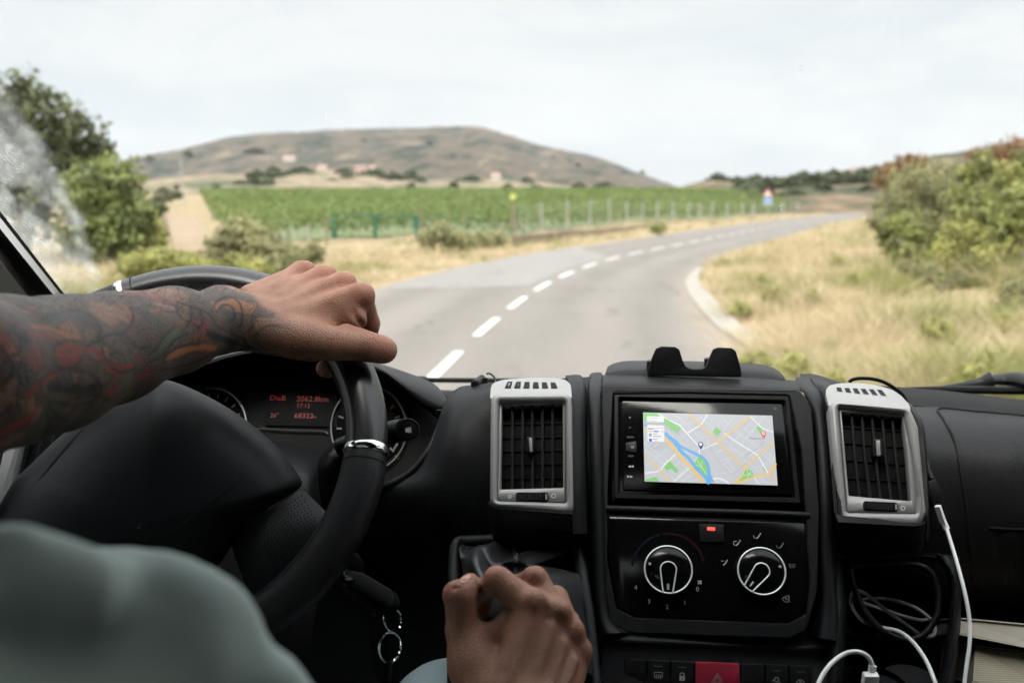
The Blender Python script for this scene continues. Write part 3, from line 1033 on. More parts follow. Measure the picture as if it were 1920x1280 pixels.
# clip helper: keep lines inside the screen quad
for pts in ([(500, 105), (690, 250), (800, 380), (880, 410), (940, 390), (1060, 270)], [(590, 250), (690, 240), (930, 110)], [(500, 380), (600, 270)], [(690, 160), (600, 100)],
            [(800, 110), (940, 240), (1090, 340)], [(1060, 270), (1100, 210), (1160, 200), (1260, 280), (1540, 480), (1810, 690)], [(1130, 330), (1200, 240), (1290, 130)], [(1200, 240), (1110, 130)],
            [(1240, 480), (1330, 400), (1500, 210), (1560, 135)], [(1330, 560), (1430, 430), (1500, 330), (1600, 230), (1660, 130)], [(1290, 330), (1480, 470), (1640, 600), (1810, 770)],
            [(1380, 270), (1480, 370), (1560, 300)], [(1030, 610), (1230, 550), (1370, 620)], [(1090, 710), (1250, 660), (1310, 720)], [(1130, 760), (1220, 700)], [(1170, 680), (1290, 820)],
            [(1240, 480), (1230, 500), (1260, 540), (1420, 660)], [(1420, 690), (1540, 800), (1620, 880)], [(1500, 480), (1460, 560), (1330, 660)], [(1640, 900), (1580, 960), (1660, 960), (1720, 1010)],
            [(1550, 800), (1640, 760), (1810, 690)], [(1630, 780), (1640, 900), (1660, 960)], [(990, 830), (1050, 880), (1040, 950), (1080, 1000)], [(1050, 880), (1250, 850)], [(1250, 850), (1130, 760)],
            [(130, 490), (330, 640), (500, 770)], [(130, 560), (360, 740), (540, 900), (640, 985)], [(240, 540), (320, 470)], [(320, 660), (400, 560)], [(300, 640), (240, 720), (140, 770)], [(560, 640), (450, 720)],
            [(340, 830), (240, 760)], [(480, 810), (620, 690)], [(560, 900), (700, 760)], [(600, 985), (790, 850)], [(690, 985), (850, 930)], [(240, 870), (330, 975)], [(560, 700), (740, 860)], [(380, 910), (440, 870), (520, 960)],
            [(760, 650), (660, 600)], [(960, 430), (930, 440), (960, 510)], [(1120, 560), (1060, 600)], [(1700, 300), (1560, 430)], [(1770, 220), (1660, 150)], [(1560, 720), (1500, 640), (1600, 560)], [(1100, 440), (1220, 470)]):
    line(pts, 7, 'thin')
for pts, wz in (([(290, 98), (430, 185), (560, 240), (600, 275), (680, 365), (830, 530)], 15), ([(680, 350), (850, 250), (940, 112)], 15), ([(835, 560), (830, 640), (740, 780)], 16), ([(860, 560), (960, 520), (1070, 478)], 13),
                ([(1150, 355), (1330, 480), (1540, 610), (1600, 670), (1720, 880)], 15), ([(1480, 135), (1580, 230), (1640, 290), (1780, 340)], 13), ([(130, 865), (310, 840), (400, 740), (530, 620)], 14),
                ([(500, 980), (600, 890), (720, 790)], 11), ([(940, 990), (1000, 945), (1080, 935), (1150, 960), (1220, 1005)], 16), ([(550, 608), (660, 598)], 12), ([(1520, 900), (1600, 1010)], 10)):
    line(pts, wz, 'road_white', 3 if len(pts) > 3 else 1)
poly([(112, 90), (285, 97), (340, 138), (440, 190), (597, 285), (548, 350), (380, 225), (300, 215), (115, 200)], 'park')
poly([(1050, 275), (1118, 335), (1058, 388), (1000, 335)], 'park')
poly([(1590, 262), (1640, 300), (1620, 360), (1555, 285)], 'park')
poly([(450, 710), (562, 835), (535, 870), (480, 815), (410, 830), (375, 785)], 'park')
poly([(130, 972), (150, 945), (280, 915), (322, 978)], 'park')
poly([(1650, 788), (1692, 840), (1685, 850), (1638, 808)], 'park')
line([(385, 345), (460, 420), (540, 490), (600, 590), (700, 680), (780, 790), (900, 900), (975, 995)], [42, 50, 66, 50, 40, 44, 50, 78], 'blue', 4)
line([(560, 508), (690, 575), (820, 640), (910, 710), (945, 800), (960, 900), (985, 990)], [26, 34, 40, 48, 44, 50, 74], 'blue', 4)
poly([(822, 648), (885, 700), (925, 770), (933, 840), (928, 910), (840, 830), (765, 735)], 'park')
line([(800, 700), (860, 790), (915, 870)], 5, 'road_white')
line([(870, 710), (850, 790), (790, 760)], 5, 'road_white')
for pts, wz in (([(680, 103), (850, 255), (1070, 470), (1250, 640), (1420, 800)], 19), ([(1490, 130), (1300, 290), (1070, 470)], 19), ([(1792, 465), (1600, 640), (1420, 800), (1400, 890), (1280, 992)], 18),
                ([(1818, 745), (1725, 885), (1620, 893), (1530, 915), (1400, 960), (1280, 992)], 28), ([(1725, 885), (1832, 990)], 13), ([(385, 420), (480, 520), (600, 670), (730, 800), (880, 985)], 34), ([(125, 640), (320, 830), (455, 970)], 16)):
    line(pts, wz, 'orange')
poly([(1420, 825), (1470, 818), (1510, 845), (1530, 890), (1525, 912), (1400, 950), (1320, 980), (1395, 900)], 'park')
for pts in ([(1440, 830), (1470, 880), (1450, 930)], [(1400, 900), (1470, 880), (1520, 900)], [(1470, 880), (1500, 850)]):
    line(pts, 5, 'road_white')
rt = catmull(np.array([(870, 550), (960, 520), (985, 570), (1060, 690), (1150, 800), (1230, 875), (1290, 865), (1390, 780), (1455, 710), (1415, 655), (1500, 600), (1600, 540), (1665, 440)], float), 12)
acc = 0
for a_, b_ in zip(rt[:-1], rt[1:]):
    acc += np.linalg.norm(b_ - a_)
    if acc > 15:
        acc = 0
        circ(a_, 4.2, 'route')
circ((1660, 425), 5, 'ink')
poly([(110, 240), (160, 240), (160, 268), (112, 268)], 'blue')
poly([(112, 290), (160, 290), (160, 318), (114, 318)], 'olive')
poly([(157, 135), (376, 142), (378, 215), (158, 210)], 'card', .0012)
poly([(162, 248), (378, 256), (382, 466), (165, 460)], 'card', .0012)


def mtext(s, x, y, hz, m, al='LEFT'):
    q = zz((x, y))
    mp_.append((*text(s, CS, *q, hz / 6.857, up(), al), scr[m]))


mtext('Your location', 200, 162, 13, 'ink')
mtext('Restaurant', 200, 200, 13, 'ink')
mtext('Restaurant', 168, 298, 19, 'ink')
mtext('Restaurant', 1478, 430, 27, 'ink')
for (x0, x1, y, m) in ((170, 240, 304, 'ink'), (296, 316, 292, 'ink'), (346, 362, 292, 'ink'), (180, 230, 332, 'ink'), (340, 368, 334, 'ink'), (236, 290, 362, 'ink'), (236, 340, 392, 'ink'), (236, 288, 430, 'ink'), (236, 310, 456, 'olive')):
    line([(x0, y), (x1, y + (x1 - x0) * .02)], 6 if m == 'ink' else 4, m)
line([(244, 330), (308, 333)], 16, 'indigo')
line([(180, 176), (372, 180)], 2, 'thin')
line([(180, 404), (372, 410)], 2, 'thin')
circ((201, 375), 21, 'teal')
circ((203, 443), 21, 'indigo')
circ((178, 155), 3, 'ink')
circ((178, 193), 3, 'ink')
for c_, m in (((848, 498), 'navy'), ((1658, 360), 'pinred')):
    a = np.linspace(R(-20), R(200), 16)
    pin = [(c_[0] + 35 * math.cos(k), c_[1] - 33 * math.sin(k)) for k in a] + [(c_[0] + 6, c_[1] + 70)]
    poly(pin, m)
    circ((c_[0], c_[1] - 2), 22, 'card')
line([(1645, 352), (1656, 364), (1673, 346)], 7, 'navy')
part('map_screen', mp_, hu, smooth=False)['label'] = 'lit street map with a dotted route between two pins'

# heater panel ---------------------------------------------------------------
cp = part('climate_panel', [(*plate([(1138, 966), (1518, 977), (1518, 1090), (1511, 1150), (1478, 1166), (1192, 1155), (1158, 1138), (1142, 1050)], CS, 0, -.02, rnd=.006, bev=.0012), M['gloss']),
                            (*tube([CS.hit(x, y, .0002) for x, y in ((1138, 966), (1260, 970), (1400, 974), (1518, 977))], .0009, n=6, sub=2), M['markdim'])] +
          [(*text(s_, CS, x, y, 9, .0004, 'CENTER'), M['mark']) for s_, x, y in (('0', 1308, 1108), ('1', 1284, 1133), ('2', 1251, 1141), ('3', 1217, 1131), ('4', 1192, 1105))])
mk = []


def ic(pts, wpx=1.1, m='mark', s=1):
    mk.append((*strip(pts, CS, wpx, .0004, sub=s), M[m]))


for k in range(4):                                   # fan
    an = R(45 + 90 * k)
    ic([(1312, 1091), (1312 + 4.5 * math.cos(an), 1091 + 4.5 * math.sin(an))], 3)
for x, y, kind in ((1358, 1055, 0), (1382, 1018, 2), (1420, 1005, 1), (1463, 1023, 1)):   # air to the feet, the face, both
    mm = 'mark' if kind != 1 or x == 1420 else 'markdim'
    ic([(x - 2, y + 4), (x + 2, y + 1), (x + 4, y - 3)], 2, mm)
    mk.append((*disc((x + 5.5, y - 5), 1.4, CS, .0004), M[mm]))
    if kind != 0:
        ic([(x - 7, y - 2), (x - 6, y + 2), (x - 4, y + 4)], 1.2, mm)
    if kind != 1:
        ic([(x - 6, y - 4), (x, y - 4)], 1.2, mm)
ic([(1479, 1057), (1481, 1062), (1490, 1062), (1492, 1057), (1479, 1057)], 1, 'markdim')
for q in (1482, 1485.5, 1489):
    ic([(q, 1059), (q, 1064)], .9, 'markdim')
ic([(1466, 1122), (1471, 1118), (1479, 1115.5), (1480, 1127), (1473, 1128), (1470, 1126), (1466, 1122)], 1.1)
ic([(1476, 1119), (1473, 1120), (1473, 1123), (1477, 1123)], .9)
arcp = [(1253 + 68 * math.cos(R(k)), 1066 - 66 * math.sin(R(k))) for k in range(175, 95, -8)]
blue_m = pm('faint_blue', (.004, .007, .016), .8, spec=.05)
red_m = pm('faint_red', (.014, .0035, .0045), .8, spec=.05)
part('cool_scale', [(*strip(arcp, CS, 4, .0003, sub=1), blue_m)], cp)
part('warm_scale', [(*strip([(1253 + 68 * math.cos(R(k)), 1066 - 66 * math.sin(R(k))) for k in range(100, 5, -8)], CS, 5, .0003, sub=1), red_m)], cp)
part('panel_symbol', mk, cp)
for cx, cy, an in ((1253, 1067, -92), (1428, 1070, -128)):
    c = CS.hit(cx, cy, .012)
    m = CS.mpp(cx, cy)
    rr = 44.5 * m
    dial = part('rotary_dial', [(*lathe(c, CS.n, [(rr * .96, -.014), (rr * .98, -.004), (rr * .96, -.001), (rr * .9, 0), (rr * .3, .0006), (.0001, .0006)], seg=48), M['gloss'])], cp)
    part('dial_ring', [(*tube([c + rr * .985 * (math.cos(k) * CS.u + math.sin(k) * CS.v) + CS.n * .0002 for k in np.linspace(0, 2 * math.pi, 48, endpoint=False)], .00085, closed=True, sub=2, n=8), M['dialring'])], dial)
    ca, sa = math.cos(R(an)), math.sin(R(an))
    f = lambda x, y: CS.at(np.array([x * ca - y * sa, x * sa + y * ca]) * rr + CS.uv(c), .0145)
    tear = [f(.98, -.2)] + [f(.33 * math.cos(R(k)) + .02, .33 * math.sin(R(k))) for k in (-80, -110, -140, -180, 140, 110, 80)] + [f(.98, .2)]
    part('pointer', [(*tube(tear, .0007, n=8, sub=3), M['dialring']), (*tube([f(.62, 0) + CS.n * .0006, f(.86, 0) + CS.n * .0002], .0012, n=6, sub=1, flat=.6), M['mark'])], dial)
    aa = R(165) if cx < 1300 else R(15)
    q = CS.at(CS.uv(c) + np.array([math.cos(aa), math.sin(aa)]) * rr * .8, .0126)
    part('dial_dot', [(*lathe(q, CS.n, [(.0015, 0), (.0012, .0006)], seg=10), M['mark'])], dial)
part('recirculation_button', [(*plate([(1310, 981), (1358, 982), (1357, 1016), (1313, 1015)], CS, .003, -.002, rnd=.002, bev=.001), M['plastic2']),
                              (*plate([(1326, 987), (1341, 988), (1341, 994), (1326, 993)], CS, .0042, .002, rnd=.001, bev=.0006), M['redled'])], cp)

# device holder on top of the stack -----------------------------------------------
TP = Plane(1300, 690, 1.12, 80)
holder = part('device_holder', [
    (*sheet([[(1150, 681, 1.26), (1185, 676, 1.28), (1300, 677, 1.28), (1420, 682, 1.27), (1452, 690, 1.25)],
             [(1140, 687, 1.18), (1178, 683, 1.19), (1300, 684, 1.19), (1425, 688, 1.18), (1462, 697, 1.17)],
             [(1136, 697, 1.14), (1175, 692, 1.14), (1300, 692, 1.14), (1430, 696, 1.14), (1470, 706, 1.13)],
             [(1132, 708, 1.13), (1175, 706, 1.13), (1300, 708, 1.13), (1430, 712, 1.125), (1474, 717, 1.12)]], th=.01), M['plastic'])])
clip_px = [(1212, 704), (1222, 672), (1230, 653), (1240, 649), (1266, 650), (1274, 655), (1280, 675), (1286, 687), (1296, 691), (1316, 691), (1324, 687), (1332, 667), (1338, 654), (1346, 651), (1372, 652), (1380, 658), (1388, 685), (1393, 707)]
part('clip', [(*plate(clip_px, TP, .004, -.004, rnd=.004, bev=.0012, seg=4), M['smooth']),
              (*box(P(1222, 690, 1.14), XYZ, [.006, .006, .009], .002), M['smooth']), (*box(P(1330, 684, 1.15), XYZ, [.006, .006, .008], .002), M['smooth'])], holder)


# centre air vents -------------------------------------------------------------------
def vent(pl, outer, opening, bezel, slats, hbars, knob, wheelbox, dots, topline, slots, podrows, dep=.02):
    """silver frame with a curved top, a recessed grille, slats, knob, thumbwheel and a slotted defroster top"""
    v = part('air_vent', [(*sheet(podrows, su=3, sv=4, th=.004), M['plastic'])], angle=60)
    part('vent_frame', [(*ring(outer, bezel, pl, .010, -.012, .0035, rnd=.010, rin=.003, bev=.003, slope=.0, seg=6), M['silver']),
                        (*ring(bezel, opening, pl, .0036, -.004, -.012, rnd=.003, rin=.0015, bev=.0008), M['silver']),
                        (*sheet(topline, su=4, sv=5, th=.004), M['silver'])], v, angle=50)
    fr_ = [c for c in v.children if c.name.startswith('vent_frame')][0]
    fb_ = BVHTree.FromPolygons([tuple(q.co) for q in fr_.data.vertices], [tuple(q.vertices) for q in fr_.data.polygons])
    sl_ = []
    for q in slots:
        a_ = [on(fb_, ORG[fr_.name], q[i][0] + (q[(i + 1) % 4][0] - q[i][0]) * k / 4, q[i][1] + (q[(i + 1) % 4][1] - q[i][1]) * k / 4, .0022) for i in range(4) for k in range(4)]
        sl_.append((np.array(a_), [tuple(range(16))], M['deep']))
    part('top_grille', sl_, v, smooth=False)
    part('grille_box', [(*plate(opening, pl, -.011, -.03, bev=.0002), M['deep'])] +
         [(*tube([pl.hit(*a, -.010), pl.hit(*b, -.010)], .0010, n=6, sub=1), M['smooth']) for a, b in hbars], v)
    for s in slats:
        part('slat', [(*tube([pl.hit(*q, -.0035) for q in s], .0016, n=8, sub=4), M['slat'])], v)
    kx, ky, kw, kh = knob
    kb = part('direction_knob', [(*plate([(kx - kw, ky - kh), (kx + kw, ky - kh), (kx + kw * 1.1, ky + kh), (kx - kw * .9, ky + kh)], pl, .004, -.006, rnd=.003, bev=.0015), M['plastic2'])], v)
    part('knob_inlay', [(*plate([(kx - kw * .35, ky - kh * .78), (kx + kw * .45, ky - kh * .8), (kx + kw * .55, ky + kh * .85), (kx - kw * .1, ky + kh * .85)], pl, .0078, .003, rnd=.0012, bev=.0008), M['silver'])], kb)
    x0, y0, x1, y1, sk = wheelbox
    th = part('thumbwheel', [(*plate([(x0, y0), (x1, y0 + sk), (x1, y1 + sk), (x0, y1)], pl, .0062, -.004, rnd=.003, bev=.0012), M['deep'])] +
              [(*tube([pl.hit(x0 + 4 + k * (x1 - x0 - 16) / 12, y0 + 3 + sk * k / 12, .0066), pl.hit(x0 + 4 + k * (x1 - x0 - 16) / 12, y1 - 3 + sk * k / 12, .0066)], .0012, n=6, sub=1), M['slat']) for k in range(13)] +
              [(*tube([pl.hit(x1 - 4, y0 + 4 + sk, .0068), pl.hit(x1 - 3.5, y1 - 4 + sk, .0068)], .0009, n=6, sub=1), M['mark'])], v)
    part('airflow_mark', [(*disc(dots[0], 4, pl, .0039), M['mark'])], v)
    part('airflow_mark', [(*disc(dots[1], 4.5, pl, .0039, 3.2), M['white_plastic'])], v)
    return v


VL = Plane(995, 840, 1.0, 63)
frL = [(923, 738), (1070, 734), (1073, 962), (1000, 959), (918, 948)]
vent(VL, [(920, 736), (1071, 735), (1075, 964), (918, 949)], [(941, 760), (1055, 755), (1056, 914), (938, 917)], [(935, 752), (1060, 751), (1062, 942), (931, 938)],
     [[(x, 759 - (x - 940) * .02), (x + .5 - (x < 990), 915)] for x in (961, 980, 998, 1017, 1036)],
     [((940, y), (1056, y - 2)) for y in (795, 821, 846, 871, 897)],
     (994, 833, 8, 16), (967, 922, 1028, 940, 0), ((956, 930), (1038, 929)),
     [[(928, 716, 1.085), (950, 711, 1.10), (1000, 708, 1.105), (1045, 709, 1.10), (1062, 713, 1.085)],
      [(922, 722, 1.06), (950, 718, 1.07), (1000, 716, 1.072), (1045, 717, 1.07), (1069, 720, 1.058)],
      [(920, 731, 1.042), (950, 729, 1.045), (1000, 727, 1.046), (1045, 727, 1.045), (1071, 729, 1.04)],
      [(919, 746, 1.021), (950, 746, 1.021), (1000, 745, 1.021), (1045, 744, 1.021), (1072, 745, 1.02)]],
     [[(946 + k * 17.5, 727), (958 + k * 17.5, 727), (961 + k * 16, 715 + .35 * k), (952 + k * 16, 715 + .3 * k)] for k in range(6)],
     [[(1060, 704, 1.12), (1085, 702, 1.12), (1095, 712, 1.12), (1098, 730, 1.13)],
      [(1066, 716, 1.075), (1088, 716, 1.075), (1098, 725, 1.08), (1100, 740, 1.11)],
      [(1070, 760, 1.03), (1090, 760, 1.035), (1099, 765, 1.05), (1102, 770, 1.09)],
      [(1073, 900, .985), (1090, 900, .99), (1100, 900, 1.01), (1104, 900, 1.06)],
      [(1073, 1000, .97), (1090, 1000, .975), (1102, 1000, .99), (1107, 1000, 1.05)]])
part('vent_housing', [(*sheet([[(914, 940, .985), (930, 952, .972), (1000, 958, .965), (1073, 963, .962)], [(918, 980, .985), (935, 990, .975), (1000, 995, .968), (1074, 998, .966)], [(925, 1010, 1.0), (940, 1020, .99), (1000, 1024, .985), (1075, 1026, .98)]], th=.01), M['plastic2'])])

VR = Plane(1650, 850, .99, 63, yaw=-5)
vent(VR, [(1553, 750), (1706, 762), (1722, 800), (1737, 960), (1726, 986), (1574, 981)], [(1578, 771), (1692, 780), (1701, 850), (1708, 932), (1708, 939), (1592, 929)], [(1572, 761), (1697, 773), (1711, 850), (1722, 930), (1720, 962), (1588, 960)],
     [[(1578 + 19 * k, 774 + 1.5 * k), (1583 + 19.4 * k, 850 + 1.6 * k), (1592 + 19.6 * k, 929 + 1.6 * k)] for k in range(1, 6)],
     [((1580, y), (1708, y + 10)) for y in (800, 830, 862, 895)],
     (1646, 839, 10, 18), (1619, 938, 1684, 956, 3), ((1610, 946), (1693, 952)),
     [[(1556, 722, 1.075), (1580, 718, 1.09), (1625, 719, 1.095), (1668, 729, 1.085), (1690, 742, 1.07)],
      [(1550, 729, 1.05), (1580, 727, 1.062), (1625, 730, 1.065), (1668, 740, 1.058), (1702, 755, 1.043)],
      [(1549, 738, 1.03), (1580, 738, 1.036), (1625, 742, 1.038), (1668, 750, 1.033), (1706, 762, 1.022)],
      [(1554, 760, 1.012), (1580, 760, 1.012), (1625, 762, 1.012), (1670, 766, 1.010), (1707, 770, 1.008)]],
     [[(1570 + k * 16.5, 733 + k * 1.5), (1580 + k * 16.5, 734 + k * 1.6), (1577 + k * 15.2, 726 + k * .9), (1568 + k * 15.2, 726 + k * .8)] for k in range(6)],
     [[(1520, 708, 1.14), (1545, 712, 1.12), (1556, 720, 1.10)], [(1532, 735, 1.08), (1545, 737, 1.05), (1553, 742, 1.035)], [(1555, 850, 1.04), (1560, 850, 1.0), (1563, 852, .995)], [(1566, 960, 1.02), (1570, 960, .97), (1573, 962, .968)]])
part('vent_housing', [(*sheet([[(1572, 978, .955), (1640, 982, .952), (1722, 985, .952), (1737, 972, .965)], [(1572, 1005, .965), (1640, 1010, .96), (1722, 1012, .96), (1735, 1000, .972)], [(1573, 1028, .985), (1640, 1034, .98), (1715, 1036, .98), (1730, 1026, .99)]], th=.01), M['plastic2'])])
part('vent_housing', [(*sheet([[(1700, 752, 1.08), (1712, 760, 1.12)], [(1726, 800, 1.02), (1733, 800, 1.09)], [(1738, 900, .985), (1742, 900, 1.06)], [(1739, 975, .96), (1744, 975, 1.05)], [(1735, 1010, .97), (1742, 1015, 1.05)]], su=1, th=.006), M['plastic2'])])

# gear lever -------------------------------------------------------------------------
gt_rows = [[(858, 1020, 1.01), (900, 1018, 1.0), (965, 1017, 1.0), (1020, 1024, 1.0), (1078, 1032, 1.0)],
           [(864, 1036, .985), (896, 1034, .975), (930, 1050, .955), (968, 1048, .965), (1000, 1054, .945), (1040, 1040, .96), (1083, 1050, .985)][:5],
           [(868, 1070, .97), (905, 1078, .925), (967, 1072, .95), (1005, 1058, .925), (1088, 1085, .965)],
           [(872, 1120, .94), (925, 1110, .90), (972, 1100, .89), (1025, 1105, .895), (1096, 1140, .94)],
           [(876, 1180, .91), (935, 1140, .855), (975, 1128, .845), (1030, 1140, .855), (1104, 1200, .91)],
           [(880, 1260, .89), (940, 1200, .835), (980, 1190, .825), (1030, 1200, .835), (1112, 1270, .89)]]


def wrinkle(A):
    m, n = A.shape[:2]
    for i in range(m):
        for j in range(n):
            s, t_ = i / m, j / n
            A[i, j, 1] -= .006 * math.sin(9 * t_ + 7 * s) * math.sin(math.pi * min(1, s * 1.6)) + .003 * math.sin(23 * t_ - 9 * s + 1)
            A[i, j, 2] += .004 * math.sin(14 * t_ + 11 * s + 2)
    return A


GP = Plane(970, 1150, .95, 35)
gait = part('gear_gaiter', [(*sheet(gt_rows, su=8, sv=6, th=.002, fn=wrinkle), M['gaiter'])], angle=70)
part('gaiter_frame', [(*tube([P(*q) for q in ((850, 1300, .9), (852, 1150, .94), (851, 1060, .985), (856, 1020, 1.005), (880, 1014, 1.01), (965, 1013, 1.005), (1060, 1024, 1.0), (1082, 1034, .995), (1095, 1100, .96), (1106, 1180, .93), (1117, 1300, .89))], .006, n=12), M['plastic'])], gait)
gbv = BVHTree.FromPolygons([tuple(v.co) for v in gait.data.vertices], [tuple(p.vertices) for p in gait.data.polygons])
sm = []
for k in range(9):
    y = 1022 + k * 6
    for s in (-1, 1):
        sm.append((*tube([on(gbv, ORG[gait.name], 967 - 4 * s, y, .0008), on(gbv, ORG[gait.name], 967 + 4 * s, y + 6, .0008)], .0014, n=6, sub=1), M['thread']))
part('stitched_seam', sm, gait)
part('gear_knob', [(*lathe(P(965, 1165, .842), UP * .8 - FW * .5, [(.006, -.09), (.008, -.04), (.014, -.034), (.026, -.018), (.031, 0), (.028, .014), (.016, .024), (.001, .027)], seg=24), M['deep'])], gait)

# storage pocket right of the stack ------------------------------------------------------
SPK = Plane(1680, 1150, .99, 62)
pocket = part('storage_pocket', [
    (*sheet([[(1545, 1040, 1.02), (1556, 1044, 1.0), (1574, 1043, 1.01), (1580, 1048, 1.05)],
             [(1556, 1085, 1.0), (1562, 1085, .98), (1581, 1090, .985), (1587, 1092, 1.05)],
             [(1556, 1150, .985), (1564, 1150, .96), (1583, 1150, .965), (1589, 1150, 1.05)],
             [(1550, 1220, .965), (1560, 1220, .94), (1579, 1220, .945), (1586, 1220, 1.03)],
             [(1540, 1330, .94), (1552, 1330, .92), (1573, 1330, .925), (1580, 1330, 1.0)]], su=4, sv=4, th=.004), M['plastic']),
    (*sheet([[(1540, 1034, 1.03), (1620, 1034, 1.03), (1735, 1036, 1.03), (1800, 1042, 1.03)],
             [(1560, 1042, 1.0), (1620, 1041, 1.0), (1735, 1042, 1.0), (1795, 1052, 1.0)],
             [(1570, 1048, 1.05), (1620, 1047, 1.05), (1735, 1048, 1.05), (1785, 1060, 1.05)]], th=.004), M['plastic']),
    (*sheet([[(1748, 1044, 1.04), (1756, 1040, 1.0), (1782, 1042, .995), (1792, 1046, 1.03)],
             [(1776, 1080, 1.04), (1782, 1078, .98), (1796, 1080, .98), (1802, 1082, 1.03)],
             [(1778, 1150, 1.03), (1783, 1150, .965), (1796, 1150, .965), (1802, 1150, 1.02)],
             [(1770, 1222, 1.01), (1776, 1222, .945), (1791, 1223, .945), (1798, 1224, 1.01)],
             [(1745, 1330, .98), (1752, 1330, .92), (1774, 1332, .92), (1784, 1335, .99)]], su=4, sv=4, th=.004), M['plastic'])], angle=60)
rp = [(1601, 1059), (1640, 1057), (1690, 1058), (1723, 1060), (1751, 1079), (1760, 1122), (1756, 1154), (1735, 1186), (1709, 1198), (1682, 1195), (1652, 1179), (1625, 1150), (1605, 1111), (1594, 1074)]
part('pocket_ring', [(*tube([SPK.hit(*q, .004) for q in rp], .0034, closed=True, sub=5), M['leather'])], pocket)
part('cup_holder', [(*lathe(P(1640, 1300, .93), UP * .9 - FW * .4, [(.036, -.03), (.038, 0), (.034, .004), (.032, -.02), (.001, -.02)], seg=32), M['plastic2'])], pocket)
part('cup_holder', [(*lathe(P(1705, 1310, .95), UP * .9 - FW * .4, [(.034, -.03), (.034, .01), (.03, .016), (.001, .018)], seg=32), M['plastic'])], pocket)
part('power_socket', [(*lathe(P(1612, 1190, 1.08), UP * .9 - FW * .4, [(.02, -.03), (.022, .01), (.019, .014), (.017, 0), (.001, 0)], seg=24), M['plastic2'])], pocket)
part('shelf', [(*sheet(to_door([[(1790, 1290, 1.2), (1960, 1290, 1.2)], [(1790, 1300, .95), (1960, 1300, .95)]]), su=1, sv=1, th=.006, world=True), M['deep'])])

# wipers -------------------------------------------------------------------------------------
OUT = -.03


def wq(px, py, h=OUT):
    return WS.hit(px, py, h)


part('wiper', [(*tube([wq(1700, 729), wq(1780, 730), wq(1860, 731), wq(1960, 732)], [.003, .006, .007, .007], n=8), M['smooth']),
               (*tube([wq(1765, 727, -.035), wq(1830, 719, -.045), wq(1860, 712, -.05)], [.003, .008, .014], n=10), M['slat']),
               (*tube([wq(1850, 713, -.05), wq(1880, 711, -.055), wq(1912, 711, -.05), wq(1945, 722, -.03)], [.010, .014, .016, .012], n=12, flat=.7), M['slat'])])
part('wiper', [(*tube([wq(690, 709), wq(800, 712), wq(900, 713), wq(1000, 714)], .0042, n=8), M['smooth']),
               (*tube([wq(560, 690, -.03), wq(690, 705, -.035), wq(800, 709, -.035)], [.008, .005, .003], n=8), M['smooth'])])

# ------------------------------------------------------------------ loose things in the cab
key = tag(empty('car_key', P(660, 1090, .99)), 'black flip key hanging in the ignition below the steering wheel', 'key')
kf = [(640, 1085, 1.0), (655, 1070, 1.0), (735, 1120, .985)]
KP = Plane(690, 1110, .985, 50, yaw=-25)
obj('key_fob', [(*plate([(640, 1086), (656, 1068), (678, 1071), (733, 1104), (739, 1117), (737, 1132), (726, 1140), (660, 1100)], KP, .006, -.006, rnd=.006, bev=.0025), M['plastic']),
                (*plate([(652, 1122), (664, 1121), (704, 1146), (698, 1152)], KP, -.002, -.008, rnd=.001), M['slat']), (*plate([(640, 1090), (726, 1140), (704, 1150), (640, 1115)], KP, .001, -.006, rnd=.003), M['smooth'])], key)
obj('key_blade', [(*tube([P(655, 1085, .99), P(648, 1070, 1.03), P(645, 1062, 1.10)], .004, n=8, sub=1, flat=.4), M['dimchrome']), (*lathe(P(648, 1066, 1.075), -FW + UP * .3, [(.02, -.04), (.02, 0), (.017, .002), (.001, .002)], seg=24), M['smooth'])], key)
for c, rx, ry, tw in (((736, 1160), 17, 23, .2), ((731, 1213), 21, 29, -.2)):
    a = np.linspace(0, 2 * math.pi, 24, endpoint=False)
    for q in (0, 1.6):
        obj('key_ring', [(*tube([P(c[0] + (rx - q) * math.cos(k) + tw * 12 * math.sin(k), c[1] + (ry - q) * math.sin(k), .975 + .012 * math.cos(k) + q * .001) for k in a], .0009, closed=True, sub=2, n=8), M['chrome'])], key)
obj('key_strap', [(*pxtube([(733, 1238, .975), (731, 1265, .975), (728, 1300, .972)], .004, n=8, flat=.3), M['smooth'])], key)

mic = tag(empty('microphone', P(905, 722, 1.11)), 'small clip-on microphone with a looped lead on the dashboard edge', 'microphone')
mn = P(914, 700, 1.15) - P(891, 721, 1.10)
mn /= np.linalg.norm(mn)
obj('capsule', [(*lathe(P(891, 721, 1.10), mn, [(.0045, -.001), (.0052, 0), (.0052, .004), (.005, .006), (.0045, .028), (.002, .033)], seg=20), M['plastic2']), (*lathe(P(891, 721, 1.10), mn, [(.0046, -.0012), (.001, -.0013)], seg=20), M['deep'])], mic)
obj('clip_base', [(*box(P(905, 722, 1.115), [RT, FW, UP], [.007, .006, .0018], .001), M['smooth']), (*box(P(908, 716, 1.118), [RT, FW, UP], [.004, .003, .005], .001), M['smooth'])], mic)
obj('lead', [(*pxtube([(912, 701, 1.145), (918, 700, 1.145), (926, 706, 1.14), (929, 714, 1.13), (926, 724, 1.11)], .0011, n=6), M['smooth'])], mic)

